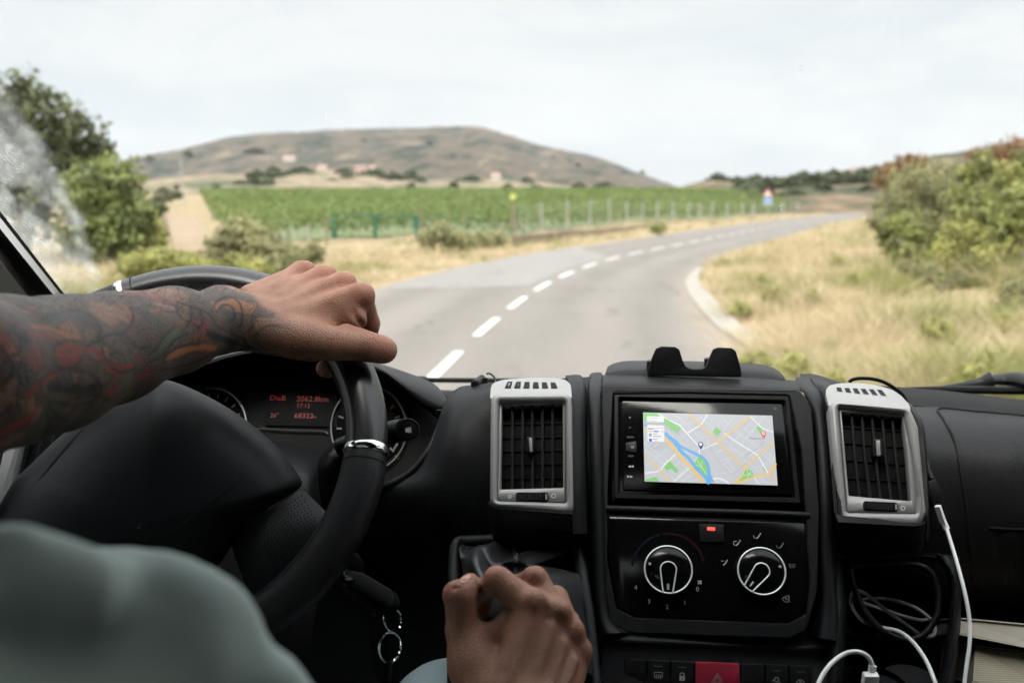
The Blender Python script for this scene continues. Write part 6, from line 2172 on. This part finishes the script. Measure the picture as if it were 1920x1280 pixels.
plant('oak_tree', 'tall dark oak behind the dusty glass at the left pillar', 'tree',
      [(30, 210, 33, 75), (100, 245, 33, 75), (145, 262, 34, 50), (190, 296, 34, 30, .6), (20, 300, 33, 80), (100, 330, 33, 70), (-80, 250, 33, 100), (-60, 360, 33, 90), (40, 400, 32, 70), (185, 275, 34, 28, .6), (60, 178, 33, 36, .7), (45, 160, 33, 20, .7)], 9500, .14, m_oak, 1, base=(40, 500, 33), trunk=.3)
plant('round_tree', 'round bushy tree with pale green top beside the dirt track', 'tree',
      [(205, 345, 31, 62), (180, 390, 31, 66), (240, 395, 31, 46), (215, 430, 31, 62), (165, 440, 31, 60), (255, 420, 31, 30), (205, 465, 31, 42, .7), (150, 370, 31, 40)], 12000, .10, m_olive, 2, base=(200, 500, 31), trunk=.16)
LS = 'bushes on the left verge'
for i, (lb, bl, n, sz, mt, bs) in enumerate([
        ('grey green willowy bush standing right of the dirt track', [(455, 440, 24, 40), (430, 465, 24, 45), (490, 470, 24, 45), (460, 495, 24, 50), (520, 490, 24, 30), (415, 490, 24, 30)], 5200, .07, m_grey, (460, 520, 24)),
        ('low yellow green bush over the top of the steering wheel', [(440, 505, 20, 36, .7), (400, 515, 20, 36, .7), (480, 512, 20, 34, .7)], 2600, .055, m_yell, (440, 540, 20)),
        ('low olive bush between the round tree and the wheel', [(290, 490, 24, 40, .6), (340, 495, 24, 40, .6), (250, 500, 24, 36, .6)], 3000, .06, m_yell, (300, 520, 24)),
        ('small olive shrub above the driver wrist', [(545, 480, 23, 32, .7), (580, 475, 25, 30, .7), (520, 500, 22, 30, .7)], 2600, .06, m_grey, (545, 510, 23)),
        ('ochre shrub on the bank left of the dirt track', [(270, 420, 33, 30, .8), (285, 440, 33, 26, .8), (265, 455, 32, 22)], 1600, .07, m_yell, (272, 470, 33)),
        ('brownish shrub beside the green gate post', [(830, 440, 38, 30, .8), (805, 445, 38, 26, .8), (860, 450, 38, 24, .7)], 1900, .08, m_grey, (830, 468, 38)),
        ('low scrub at the foot of the yellow marker post', [(905, 452, 42, 24, .7), (930, 448, 44, 22, .7), (880, 455, 41, 20, .7)], 1500, .08, m_grey, (905, 466, 42)),
        ('small green tuft on the kerb under the fence', [(1238, 428, 56, 14, .8), (1226, 430, 56, 9)], 500, .07, m_green, (1236, 434, 56)),
]):
    plant('bush', lb, 'bush', bl, n, sz, mt, 40 + i, bs, .03, LS)
plant('bush', 'olive hedge along the far left side of the dirt track', 'bush', [(296, 378, 90, 12, .8), (306, 372, 100, 12, .8), (318, 368, 120, 11, .8), (286, 386, 80, 12, .8), (300, 392, 70, 12, .8), (332, 366, 140, 10, .8)], 2200, .16, m_oak, 63, (300, 398, 80), .05, LS)
plant('bush', 'straw coloured brush on the slope between round tree and dirt track', 'bush', [(288, 425, 40, 18, .8), (296, 440, 38, 18, .8), (280, 405, 44, 16, .8), (300, 455, 36, 16, .7)], 1500, .09, m_yell, 64, (290, 465, 38), .04, LS)
RS = 'bushes on the right bank'
for i, (lb, bl, n, sz, mt, bs) in enumerate([
        ('tall grey green shrub with bare stems, left end of the right bank', [(1740, 350, 27, 60), (1700, 375, 27, 50), (1770, 380, 27, 55), (1720, 410, 27, 55), (1760, 425, 27, 45), (1690, 345, 28, 35), (1790, 340, 28, 40)], 6500, .07, m_grey, (1735, 470, 27)),
        ('rusty dry bush at the far left of the right bank', [(1675, 330, 36, 30), (1655, 345, 36, 22), (1700, 318, 36, 30), (1720, 312, 37, 24)], 2600, .08, m_rust, (1680, 375, 36)),
        ('bright green leafy bush low beside the grass', [(1700, 440, 22, 46), (1680, 465, 22, 36), (1735, 465, 22, 46), (1705, 490, 21, 36), (1665, 440, 22, 24)], 4200, .075, m_green, (1705, 520, 22)),
        ('tall bright green bush in front of the rusty one at the right', [(1820, 370, 24, 45), (1840, 320, 24, 34), (1815, 330, 24, 25), (1830, 420, 23, 50), (1870, 400, 23, 50), (1800, 400, 24, 30)], 5200, .08, m_green, (1830, 500, 24)),
        ('rusty bush on top of the bank at the right edge', [(1860, 305, 33, 36), (1895, 290, 33, 36), (1830, 300, 34, 22), (1915, 330, 32, 36), (1880, 335, 32, 40)], 3200, .08, m_rust, (1875, 380, 33)),
        ('dark leafy bush cut by the right edge', [(1905, 350, 20, 50), (1930, 400, 19, 70), (1900, 430, 19, 45), (1940, 320, 20, 50)], 5200, .075, m_green, (1925, 520, 19)),
        ('broad yellow green bush across the middle of the bank', [(1800, 460, 20, 48), (1850, 470, 20, 52), (1900, 480, 19, 52), (1770, 490, 20, 42), (1830, 505, 19, 46), (1880, 520, 19, 44), (1750, 505, 21, 30)], 8000, .06, m_yell, (1830, 560, 20)),
        ('ragged olive bush low at the right edge', [(1910, 560, 15, 42, 1.2), (1935, 600, 15, 46, 1.2), (1890, 600, 15, 24, 1.3)], 2400, .05, m_grey, (1920, 660, 15)),
        ('dusty shrub between the grass and the leafy bushes', [(1740, 520, 19, 32, .8), (1790, 535, 18, 34, .8), (1830, 545, 18, 30, .8), (1700, 505, 20, 20, .8)], 2800, .055, m_grey, (1770, 580, 18)),
        ('light olive shrub behind the bright green low bush', [(1660, 395, 30, 28), (1650, 420, 29, 26), (1685, 405, 30, 26)], 1700, .07, m_grey, (1662, 455, 30)),
]):
    bl = [(a, b - 6, c * 1.06, r * .86, *z) for a, b, c, r, *z in bl]
    plant('bush', lb, 'bush', bl, int(n * 1.0), sz * .82, mt, 70 + i, bs, .035, RS)
# weeds on the right verge: one clump copied
wd0 = plant('weed_clump', 'low yellow green weed clump in the dry verge grass', 'weed', [(1450, 560, 18, 22, 1.1), (1462, 556, 18, 16, 1.2), (1438, 562, 18, 15, 1.0), (1450, 546, 18, 12, 1.4)], 420, .085, m_yell, 91, base=(1450, 585, 18), trunk=.012, group='weeds on the right verge', aspect=.22)
for k, (x, y) in enumerate([(1560, 600), (1490, 650), (1390, 545), (1525, 540), (1600, 520), (1420, 620), (1570, 680), (1680, 660), (1760, 600), (1850, 660), (1880, 590), (1820, 690), (1500, 500), (1570, 480), (1640, 500), (1430, 505)]):
    q = G(x, y, .5)
    q[2] = float(height(np.array(q[0]), np.array(q[1])))
    c = copy_tree(wd0, q)
    c.scale = [.55 + .45 * abs(math.sin(k * 2.1))] * 2 + [.5 + .5 * abs(math.sin(k * 1.3))]
    c.rotation_euler = (0, 0, k * 1.1)
# scrub on the far slopes: one clump copied
proto = plant('scrub_bush', 'dark scrub clump far away on the dry slopes', 'bush', [(1500, 350, 300, 10, .6), (1512, 353, 300, 8, .7), (1488, 353, 300, 8, .6), (1522, 355, 300, 6, .6), (1478, 355, 300, 5, .6), (1506, 346, 300, 5, .7)], 420, .6, m_far, 5, base=(1500, 358, 300), trunk=.2, group='far scrub')
pb = np.array(proto.location)
spots = [(470 + 21 * k + 7 * math.sin(k * 3.3), 334 + 7 * math.sin(k * 2.2) + k * .4, 500 + 40 * math.sin(k * 1.9), .8 + .6 * abs(math.sin(k * 2.6))) for k in range(16)] + [(1395 + 17 * (k % 16) + 9 * math.sin(k * 4.1), 352 + 12 * (k // 16) - (k % 16) * 1.0 + 5 * math.sin(k * 2.3), 330 - 55 * (k // 16), 1.0 + .6 * abs(math.sin(k * 3.3))) for k in range(40)] + [(240 + 25 * k + 12 * math.sin(k * 5.1), np.interp(240 + 25 * k, [230, 620, 900, 1000, 1260], [325, 290, 285, 312, 358]) + 26 * math.sin(k * 2.7), 1150 + 120 * math.sin(k * 1.3), .45 + .25 * math.sin(k * 3.7)) for k in range(40)] + [(1450 + 23 * k + 11 * math.sin(k * 2.3), 350 + 13 * math.sin(k * 1.7) - k * .8, 240 + 30 * math.sin(k * 2.9), .9 + .5 * math.sin(k * 3.1)) for k in range(14)] + [(1350, 338, 400, 1.1), (1385, 343, 400, 1.0), (1400, 346, 380, 1.3), (1420, 340, 400, 1.1), (1478, 356, 300, 1.1), (1510, 333, 400, 1.0), (1560, 335, 380, 1.2), (1590, 340, 360, 1.4), (1610, 352, 300, 1.2), (1640, 322, 380, 1.0), (1580, 358, 260, 1.1), (1540, 362, 250, 1.2),
         (1500, 368, 230, 1.0), (1460, 362, 260, .8), (1620, 368, 220, 1.0), (1340, 360, 300, .7), (1650, 345, 300, 1.3), (1715, 305, 400, .9), (1300, 362, 330, .8), (310, 360, 260, .7), (488, 343, 400, 1.8), (520, 336, 480, 1.3), (556, 328, 520, 1.4), (580, 330, 520, 1.3), (640, 333, 520, 1.2),
         (665, 338, 500, 1.2), (700, 330, 540, 1.2), (620, 346, 420, 1.0), (740, 336, 540, 1.1), (450, 344, 400, .6), (770, 352, 380, .8), (850, 350, 400, .8), (880, 342, 500, 1.2), (950, 355, 380, .9), (990, 345, 520, 1.0), (1090, 356, 430, 1.1), (1130, 352, 520, 1.0), (1010, 356, 430, .8), (405, 350, 300, .4), (330, 352, 330, .5)]
for (x, y, d, s) in spots:
    q = P(x, y, d)
    c = copy_tree(proto, q - np.array([0, 0, 2.0 * s * d / 300]))
    c.scale = [s * d / 300] * 3
    c.rotation_euler = (0, 0, x * .7)
pq = P(1560, 352, 300)
proto.location = pq - np.array([0, 0, 2.0])

# vineyard ----------------------------------------------------------------------------------
m_vine = leafmat('vine_leaves', (.10, .135, .036), (.20, .25, .08), .3)
fence_px = [(380, 470), (520, 463), (612, 460), (790, 442), (962, 452), (1015, 441), (1063, 434), (1106, 429), (1142, 425), (1175, 421), (1205, 417), (1232, 417), (1262, 415), (1292, 414), (1330, 412), (1370, 410), (1420, 406), (1480, 400), (1570, 392)]
fp = np.array([G(x, y)[:2] for x, y in fence_px])


def fence_y(x):
    return np.interp(x, fp[:, 0], fp[:, 1])


rng = np.random.default_rng(3)
rows_ = []
for k in range(118):
    u0 = k * 2.3 - 14
    L_ = 275
    n = int(L_ * (16 if k < 25 else 11 if k < 50 else 8))
    xs = rng.uniform(-125, 150, n)
    ys2 = 62 + u0 + xs * .22 + rng.normal(0, .28, n)
    rows_.append(np.c_[xs, ys2])
vp = np.concatenate(rows_)
fy = fence_y(vp[:, 0])
o_ = off_of(vp[:, 0], vp[:, 1])
lim = -17.3 - (vp[:, 1] - 45) * .428         # edge along the dirt track
k = (vp[:, 1] > fy + 3) & (o_ < -6.5) & (vp[:, 0] > lim) & (vp[:, 1] < np.interp(vp[:, 0], [-20, 10, 40], [238, 245, 320]))
vp = vp[k]
hz = height(vp[:, 0], vp[:, 1])
ctr = np.c_[vp, hz + .25 + 1.15 * rng.random(len(vp)) ** .8]
tintv = .5 + .22 * pnoise(vp[:, 0], vp[:, 1], .09, 9) + .35 * (ctr[:, 2] - hz - .8) + rng.normal(0, .09, len(vp))
szv = np.interp(vp[:, 1], [45, 100, 235], [.12, .17, .27])[:, None]
V, F4, ti = leaves(ctr, szv, rng, None, tintv, .7)
tag(fastmesh('vineyard', V, F4, m_vine, ti, origin=[0, 90, 0]), kind='stuff', label='green vineyard in rows behind the fence', cat='vineyard')
grs = leafmat('vineyard_floor', (.07, .095, .03), (.13, .15, .05), 0)
qx, qy = np.meshgrid(np.linspace(-125, 150, 120), np.linspace(48, 300, 90))
ok = ((qy > fence_y(qx) + 1) & (off_of(qx, qy) < -6) & (qx > -17.8 - (qy - 45) * .428) & (qy < np.interp(qx, [-20, 10, 40], [242, 250, 310])))
idx = -np.ones(qx.shape, int)
cells = [(j, i) for j in range(89) for i in range(119) if ok[j, i] and ok[j + 1, i] and ok[j, i + 1] and ok[j + 1, i + 1]]
vf = np.stack([qx, qy, height(qx, qy) + .05], -1).reshape(-1, 3)
ff = np.array([(j * 120 + i, j * 120 + i + 1, (j + 1) * 120 + i + 1, (j + 1) * 120 + i) for j, i in cells])
tag(fastmesh('field_grass', vf, ff, grs, .5 + .4 * pnoise(vf[:, 0], vf[:, 1], .2, 4), origin=[0, 90, 0]), kind='structure')

# grass --------------------------------------------------------------------------------------
m_grass = leafmat('dry_grass', (.38, .31, .18), (.64, .52, .35), .3, .7)
m_tuft = leafmat('green_grass', (.15, .165, .05), (.33, .325, .115), .3, .7)


def blades(xy, hgt, wid, rng, tint, per=8):
    """tufts: several blades leaning out of one root, sharing height and tint"""
    n0 = len(xy)
    rep = lambda v: np.repeat(v, per, axis=0)
    lean0 = rep(rng.normal(0, .35, (n0, 2)))
    d = np.hypot(xy[:, 0], xy[:, 1])
    sp_ = rep(hgt * .35 + .02)[:, None]
    xy, hgt, wid, tint = rep(xy), rep(hgt), rep(wid), rep(tint)
    n = len(xy)
    o = rng.normal(0, 1, (n, 2)) * sp_
    xy = xy + o
    z = height(xy[:, 0], xy[:, 1])
    a = rng.random(n) * 6.283
    s = np.stack([np.cos(a), np.sin(a), 0 * a], -1) * (wid * (.6 + .8 * rng.random(n)))[:, None]
    ln = (o / sp_ * .45 + lean0 + rng.normal(0, .55, (n, 2))) * hgt[:, None]
    b0 = np.c_[xy, z - .03]
    tip = b0 + np.c_[ln, hgt * (.35 + .75 * rng.random(n))]
    V = np.stack([b0 - s, b0 + s, tip], 1).reshape(-1, 3)
    return V, np.arange(3 * n).reshape(n, 3), np.repeat(np.clip(tint + rng.normal(0, .12, n), 0, 1), 3)


def scatter_px(n, x0, x1, y0, y1, rng, test):
    """random ground points, denser towards the viewer, inside a wedge of the land"""
    px = rng.uniform(x0, x1, n)
    py = y0 + (y1 - y0) * rng.random(n)
    d = FW[None] + (px[:, None] - 960) / F * RT + (640 - py[:, None]) / F * UP
    t_ = -CAM_H / d[:, 2]
    q = (d * t_[:, None])[:, :2]
    return q[test(q)]


rng = np.random.default_rng(21)
right_ok = lambda q: (off_of(q[:, 0], q[:, 1]) > np.interp(q[:, 1], [8, 20, 24, 30, 300], [3.95, 3.9, 3.75, 3.45, 3.35])) & (q[:, 1] < 150)
left_ok = lambda q: (off_of(q[:, 0], q[:, 1]) < -3.75) & (q[:, 1] < np.minimum(fence_y(q[:, 0]) + 1.5, 140)) & ((q[:, 0] > -10) | (q[:, 1] < 33))
gr = []
for ok_, n, x0, x1, y0, y1, sd_ in ((right_ok, 24000, 1270, 2150, 378, 800, 1), (left_ok, 15000, -150, 1600, 384, 620, 2)):
    q = scatter_px(n, x0, x1, y0, y1, rng, ok_)
    gr.append(q)
q = np.concatenate(gr)
o_ = off_of(q[:, 0], q[:, 1])
pat = pnoise(q[:, 0], q[:, 1], .8, 8) + .7 * pnoise(q[:, 0], q[:, 1], 2.2, 13)
barep = np.exp(-(((q[:, 0] - 5.7) / 2.2) ** 2 + ((q[:, 1] - 17.8) / 3.0) ** 2)) + np.exp(-(((q[:, 0] - 4.6) / 1.2) ** 2 + ((q[:, 1] - 13.6) / 1.6) ** 2)) * .5
keep = rng.random(len(q)) > np.clip(barep * 1.35 + .75 * (pnoise(q[:, 0], q[:, 1], 1.1, 41) - .25), 0, .93)
q, o_, pat = q[keep], o_[keep], pat[keep]
dist = np.hypot(q[:, 0], q[:, 1])
hg = (.10 + .30 * rng.random(len(q)) ** 1.5 + .24 * np.clip(pat + .15, -.3, 1.5)) * np.where(o_ > 0, np.interp(o_, [3.3, 3.9, 6, 9, 13], [.5, .75, 1.1, 1.4, 2.0]), np.interp(-o_, [3.6, 4.6, 7], [.35, .8, 1.25])) * np.interp(dist, [10, 40, 120], [1, 1.15, 1.3])
wd = np.interp(dist, [8, 30, 120], [.005, .012, .045])
green = pnoise(q[:, 0], q[:, 1], 1.4, 31) + .5 * pnoise(q[:, 0], q[:, 1], .45, 32) + rng.normal(0, .25, len(q)) > np.where(o_ < 0, .12, np.interp(o_, [3, 8, 12], [.40, .25, .0]))
for nm, sel, mt, lb in (('dry_grass', ~green, m_grass, 'dry straw coloured grass on both verges'), ('green_grass', green, m_tuft, 'greener grass patches among the dry verge grass')):
    V, F3, ti = blades(q[sel], hg[sel], wd[sel], rng, .5 + .34 * pnoise(q[sel, 0], q[sel, 1], 3.1, 77) - .12 * pat[sel] + rng.normal(0, .24, sel.sum()))
    tag(fastmesh(nm, V, F3, mt, ti, origin=[0, 20, 0]), lb, 'grass', kind='stuff')

# fence, gate, posts, signs -----------------------------------------------------------------------
m_post = pm('weathered_concrete_post', (.38, .365, .325), .9, var=(4, .2))
m_wood = pm('grey_wood_post', (.22, .18, .13), .9, var=(5, .25))
m_wire = pm('galvanised_wire', (.30, .34, .33), .5, metal=.4)
m_teal = pm('green_enamel', (.010, .105, .058), .5)
m_yel = pm('yellow_enamel', (.50, .53, .16), .6)
m_white = pm('white_sign', (.75, .75, .75), .4)
m_redp = pm('red_sign', (.55, .03, .03), .4)
m_bluep = pm('blue_sign', (.06, .30, .62), .4)
m_stone = pm('rough_stone', (.20, .15, .105), .95, bump=(6, .8, .08), var=(2.5, .4))


def gp(px, py):
    q = G(px, py)
    return np.array([q[0], q[1], float(height(np.array(q[0]), np.array(q[1])))])


def post_top(b, px, py):
    d = (b - CAM) @ FW
    return P(px, py, d)


fe = tag(empty('wire_fence', gp(962, 452)), 'wire fence on pale concrete posts along the vineyard by the road', 'fence')
pts_b, hts = [], []
plist = [(962, 452, 383), (1015, 441, 378), (1063, 434, 375), (1106, 429, 377), (1142, 425, 375), (1175, 421, 380), (1205, 417, 381), (1232, 417, 377), (1262, 415, 381), (1292, 414, 379), (1312, 413, 381), (1336, 412, 379), (1362, 411, 380), (1392, 409, 380), (1412, 407, 379), (1440, 404.5, 379), (1468, 402, 379), (1495, 399, 379), (1522, 396.5, 379), (1550, 394, 379), (1575, 391.5, 379)]
for i, (x, by_, ty) in enumerate(plist):
    b = gp(x, by_)
    h_ = (by_ - ty) * ((b - CAM) @ FW) / F
    d_ = (b - CAM) @ FW
    w_ = .05 if i else .075
    w_ = max(w_, d_ * 1.6 / F)
    obj('post', [(*tube([b - [0, 0, .3], b + [0, 0, h_ * .5], b + [.0, 0, h_]], [w_, w_, w_ * .9], n=4 if i else 8, sub=1), m_post if i else m_wood)], fe, angle=30)
    pts_b.append(b)
    hts.append(h_)
wp = []
pts_b = np.array(pts_b)
for s in np.linspace(.08, .92, 6):
    wp.append((*tube([b + [0, 0, h_ * s] for b, h_ in zip(pts_b, hts)], .006, n=4, sub=1), m_wire))
for a_, b_, h0, h1 in zip(pts_b[:-1], pts_b[1:], hts[:-1], hts[1:]):
    nseg = max(2, int(np.linalg.norm(b_ - a_) / .6))
    for k in range(1, nseg):
        s = k / nseg
        q_ = a_ + (b_ - a_) * s
        hh_ = h0 + (h1 - h0) * s
        wp.append((*tube([q_ + [0, 0, .02], q_ + [0, 0, hh_ * .93]], .006, n=3, sub=1, caps=False), m_wire))
obj('wire_mesh', wp, fe)
b = pts_b[0]
for s in (-1, 1):
    obj('brace', [(*tube([b + [s * 1.0, .2, 0], b + [0, 0, hts[0] * .62]], .04, n=6, sub=1), m_wood)], fe)
fe2 = tag(empty('post_fence', gp(700, 448)), 'sagging wire fence on crooked thin stakes either side of the green gate', 'fence')
pb2 = []
for x, by_, ty, lean in ((510, 462, 432, 0), (532, 461, 430, 1), (554, 460, 428, -4), (580, 458, 418, 0), (612, 458, 398, 2), (790, 445, 384, 0), (806, 448, 400, 6), (872, 450, 392, 0), (925, 452, 402, 3)):
    b = gp(x, by_)
    d_ = (b - CAM) @ FW
    h_ = (by_ - ty) * d_ / F
    obj('stake', [(*tube([b - [0, 0, .2], b + [lean * d_ / F, 0, h_]], [.06 if x in (612, 790) else .045, .05 if x in (612, 790) else .035], n=6, sub=1), m_post if x < 600 else m_wood)], fe2)
    pb2.append((x, b, h_))
for grp in (pb2[:5], pb2[5:]):
    obj('wire_mesh', [(*tube([b + [0, 0, h_ * s] for _, b, h_ in grp], .006, n=4, sub=1), m_wire) for s in (.3, .55, .8)], fe2)
ga = tag(empty('metal_gate', gp(705, 447)), 'dark green double gate of thin rails in front of the vineyard', 'gate')
g0, g1, g2 = gp(627, 449), gp(704, 447), gp(781, 445)
hg_ = 43 * ((g1 - CAM) @ FW) / F
for q_, w_ in ((g0, .12), (g1, .075), (g2, .12)):
    obj('gate_post', [(*box(q_ + [0, 0, hg_ / 2 - .1], XYZ, [w_, .08, hg_ / 2 + .1]), m_teal)], ga)
for a_, b_ in ((g0, g1), (g1, g2)):
    obj('gate_leaf', [(*tube([a_ + [0, 0, hg_ * s], b_ + [0, 0, hg_ * s]], .045 if s > .9 else .015, n=4, sub=1), m_teal) for s in (.98, .1, .55)] +
        [(*tube([a_ + (b_ - a_) * s + [0, 0, .1], a_ + (b_ - a_) * s + [0, 0, hg_ * .97]], .007, n=4, sub=1), m_teal) for s in np.linspace(.1, .9, 12)], ga)
mb = gp(962, 452)
ys_ = tag(obj('marker_sign', [(*lathe(P(962, 369, (mb - CAM) @ FW) + np.array([0, -.12, 0]), [0, -1, 0], [(.16, -.012), (.16, .0), (.0001, .001)], seg=28), m_yel)]), 'round yellow marker disc on top of the braced fence post', 'sign')
rs = tag(empty('road_sign', gp(1440, 405)), 'warning triangle above a blue square plate on a roadside pole', 'road sign')
b = gp(1440, 403)
d_ = (b - CAM) @ FW
px_m = F / d_
obj('pole', [(*tube([b - [0, 0, .2], b + [0, 0, 48 / px_m]], .05, n=8, sub=1), m_wire)], rs)
RP = Plane(1440, 370, d_ - .15, 90)
mmp = RP.mpp(1440, 370)
obj('warning_triangle', [(*plate([(1440, 352.5), (1450, 369), (1430, 369)], RP, .02, 0, rnd=.06, bev=.002), m_redp), (*flat([(1440, 355.8), (1447, 367.6), (1433, 367.6)], RP, .024), m_white)], rs)
obj('blue_plate', [(*plate([(1432, 371), (1448, 371), (1448, 384.5), (1432, 384.5)], RP, .02, 0, rnd=.05, bev=.002), m_white), (*flat([(1433, 372), (1447, 372), (1447, 383), (1433, 383)], RP, .024), m_bluep), (*flat([(1437, 375.5), (1443, 375.5), (1443, 380), (1437, 380)], RP, .028), m_white)], rs)
# low stone edge below the fence
wl = [gp(x, y) for x, y in ((968, 461), (1010, 453), (1060, 446), (1110, 440), (1160, 434), (1210, 428), (1242, 424))]
prof_w = []
V, Fc = [], []
for i, q in enumerate(wl):
    hh_ = .48 - .26 * i / 6
    for dx, dz in ((-.2, -.2), (-.2, hh_ + .02 * math.sin(i * 3)), (.2, hh_), (.24, -.2)):
        V.append(q + [dx, -dx * .4, dz])
for i in range(len(wl) - 1):
    for k in range(3):
        Fc.append((i * 4 + k, (i + 1) * 4 + k, (i + 1) * 4 + k + 1, i * 4 + k + 1))
Fc += [(0, 1, 2, 3), tuple(4 * (len(wl) - 1) + k for k in (3, 2, 1, 0))]
tag(obj('stone_edging', [(np.array(V), Fc, m_stone)], angle=30), 'low rough stone edging under the fence beside the road', 'stone wall')

# houses on the hillside -----------------------------------------------------------------------
m_wall = pm('pale_render', (.62, .56, .50), .9, var=(.4, .08))
m_pink = pm('pink_render', (.52, .36, .29), .9, var=(.4, .08))
m_tile = pm('terracotta_roof', (.36, .22, .17), .9, var=(1.0, .2))
m_dark = pm('dark_window', (.04, .04, .045), .4)
for i, (x, y, d, wpx, hpx, mt, lb) in enumerate([(543, 296, 1000, 20, 9, m_wall, 'pale house highest on the hillside, above the others'), (605, 314, 850, 14, 10, m_wall, 'small pale house below the highest one'),
                                            (677, 315, 850, 20, 8, m_pink, 'pink house with a long low roof, left of a paired pale one'), (698, 315, 850, 12, 9, m_wall, 'pale house joined to the right of the long pink one'),
                                            (514, 331, 560, 26, 7, m_pink, 'long low pink house among dark trees at the hill foot'), (686, 339, 520, 12, 9, m_wall, 'white cottage at the hill foot right of the dark trees'), (632, 348, 420, 9, 8, m_wall, 'tiny white hut at the top edge of the vineyard'),
                                            (352, 336, 560, 18, 6, m_pink, 'low pink farm shed at the left of the dry fields'), (575, 322, 700, 12, 7, m_wall, 'small pale cottage between the long pink house and the highest house'), (738, 334, 620, 14, 7, m_wall, 'pale low house alone on the slope above the gate'), (930, 330, 700, 16, 12, m_wall, 'pale block of a house at the hill foot near the yellow marker disc')]):
    b = P(x, y + hpx / 2, d)
    m_ = d / F
    e = tag(empty('hillside_house', b - [0, 0, 3]), lb, 'house')
    w_, h_ = wpx * m_ / 2, hpx * m_
    obj('wall', [(*box(b + [0, 0, h_ * .3 - 1.5], XYZ, [w_, w_ * .6, h_ * .35 + 1.5]), mt)], e)
    rv = np.array([b + [sx_ * w_ * 1.06, sy * w_ * .68, h_ * .63] for sx_ in (-1, 1) for sy in (-1, 1)] + [b + [sx_ * w_ * 1.06, 0, h_ * 1.0] for sx_ in (-1, 1)])
    obj('roof', [(rv, [(0, 4, 1), (2, 3, 5), (0, 2, 5, 4), (1, 4, 5, 3), (0, 1, 3, 2)], m_tile)], e, smooth=False)
    for s in (-.5, .1, .55):
        obj('window', [(*box(b + [s * w_, -w_ * .61, h_ * .3], XYZ, [w_ * .10, .06, h_ * .12]), m_dark)], e)
pb_ = P(345, 398, 150)
tag(obj('pale_streak_pole', [(*tube([P(349, 400, 150) - [0, 0, .5], P(338, 300, 150)], [.13, .08], n=6, sub=1), m_wire), (*tube([P(334, 304, 150), P(343, 303, 150)], .05, n=4, sub=1), m_wire)]), 'pale leaning streak, modelled as a thin pole, at the end of the dirt track', 'pole')  # thin pole shape standing in for a faint pale streak

# haze ---------------------------------------------------------------------------------------------
hz_m = bpy.data.materials.new('thin_haze')
hz_m.use_nodes = True
t = hz_m.node_tree
t.nodes.clear()
o = nd(t, 'ShaderNodeOutputMaterial')
pv = nd(t, 'ShaderNodeVolumePrincipled')
pv.inputs['Color'].default_value = (.93, .96, 1.0, 1)
pv.inputs['Density'].default_value = .00008
pv.inputs['Anisotropy'].default_value = .2
t.links.new(pv.outputs[0], o.inputs['Volume'])
hv_, hf_ = box([0, 2050, 140], XYZ, [3050, 2200, 145])
tag(obj('haze', [(hv_, hf_, hz_m)], origin=[0, 0, -5], smooth=False), kind='stuff', label='thin pale haze over the far hills', cat='haze')
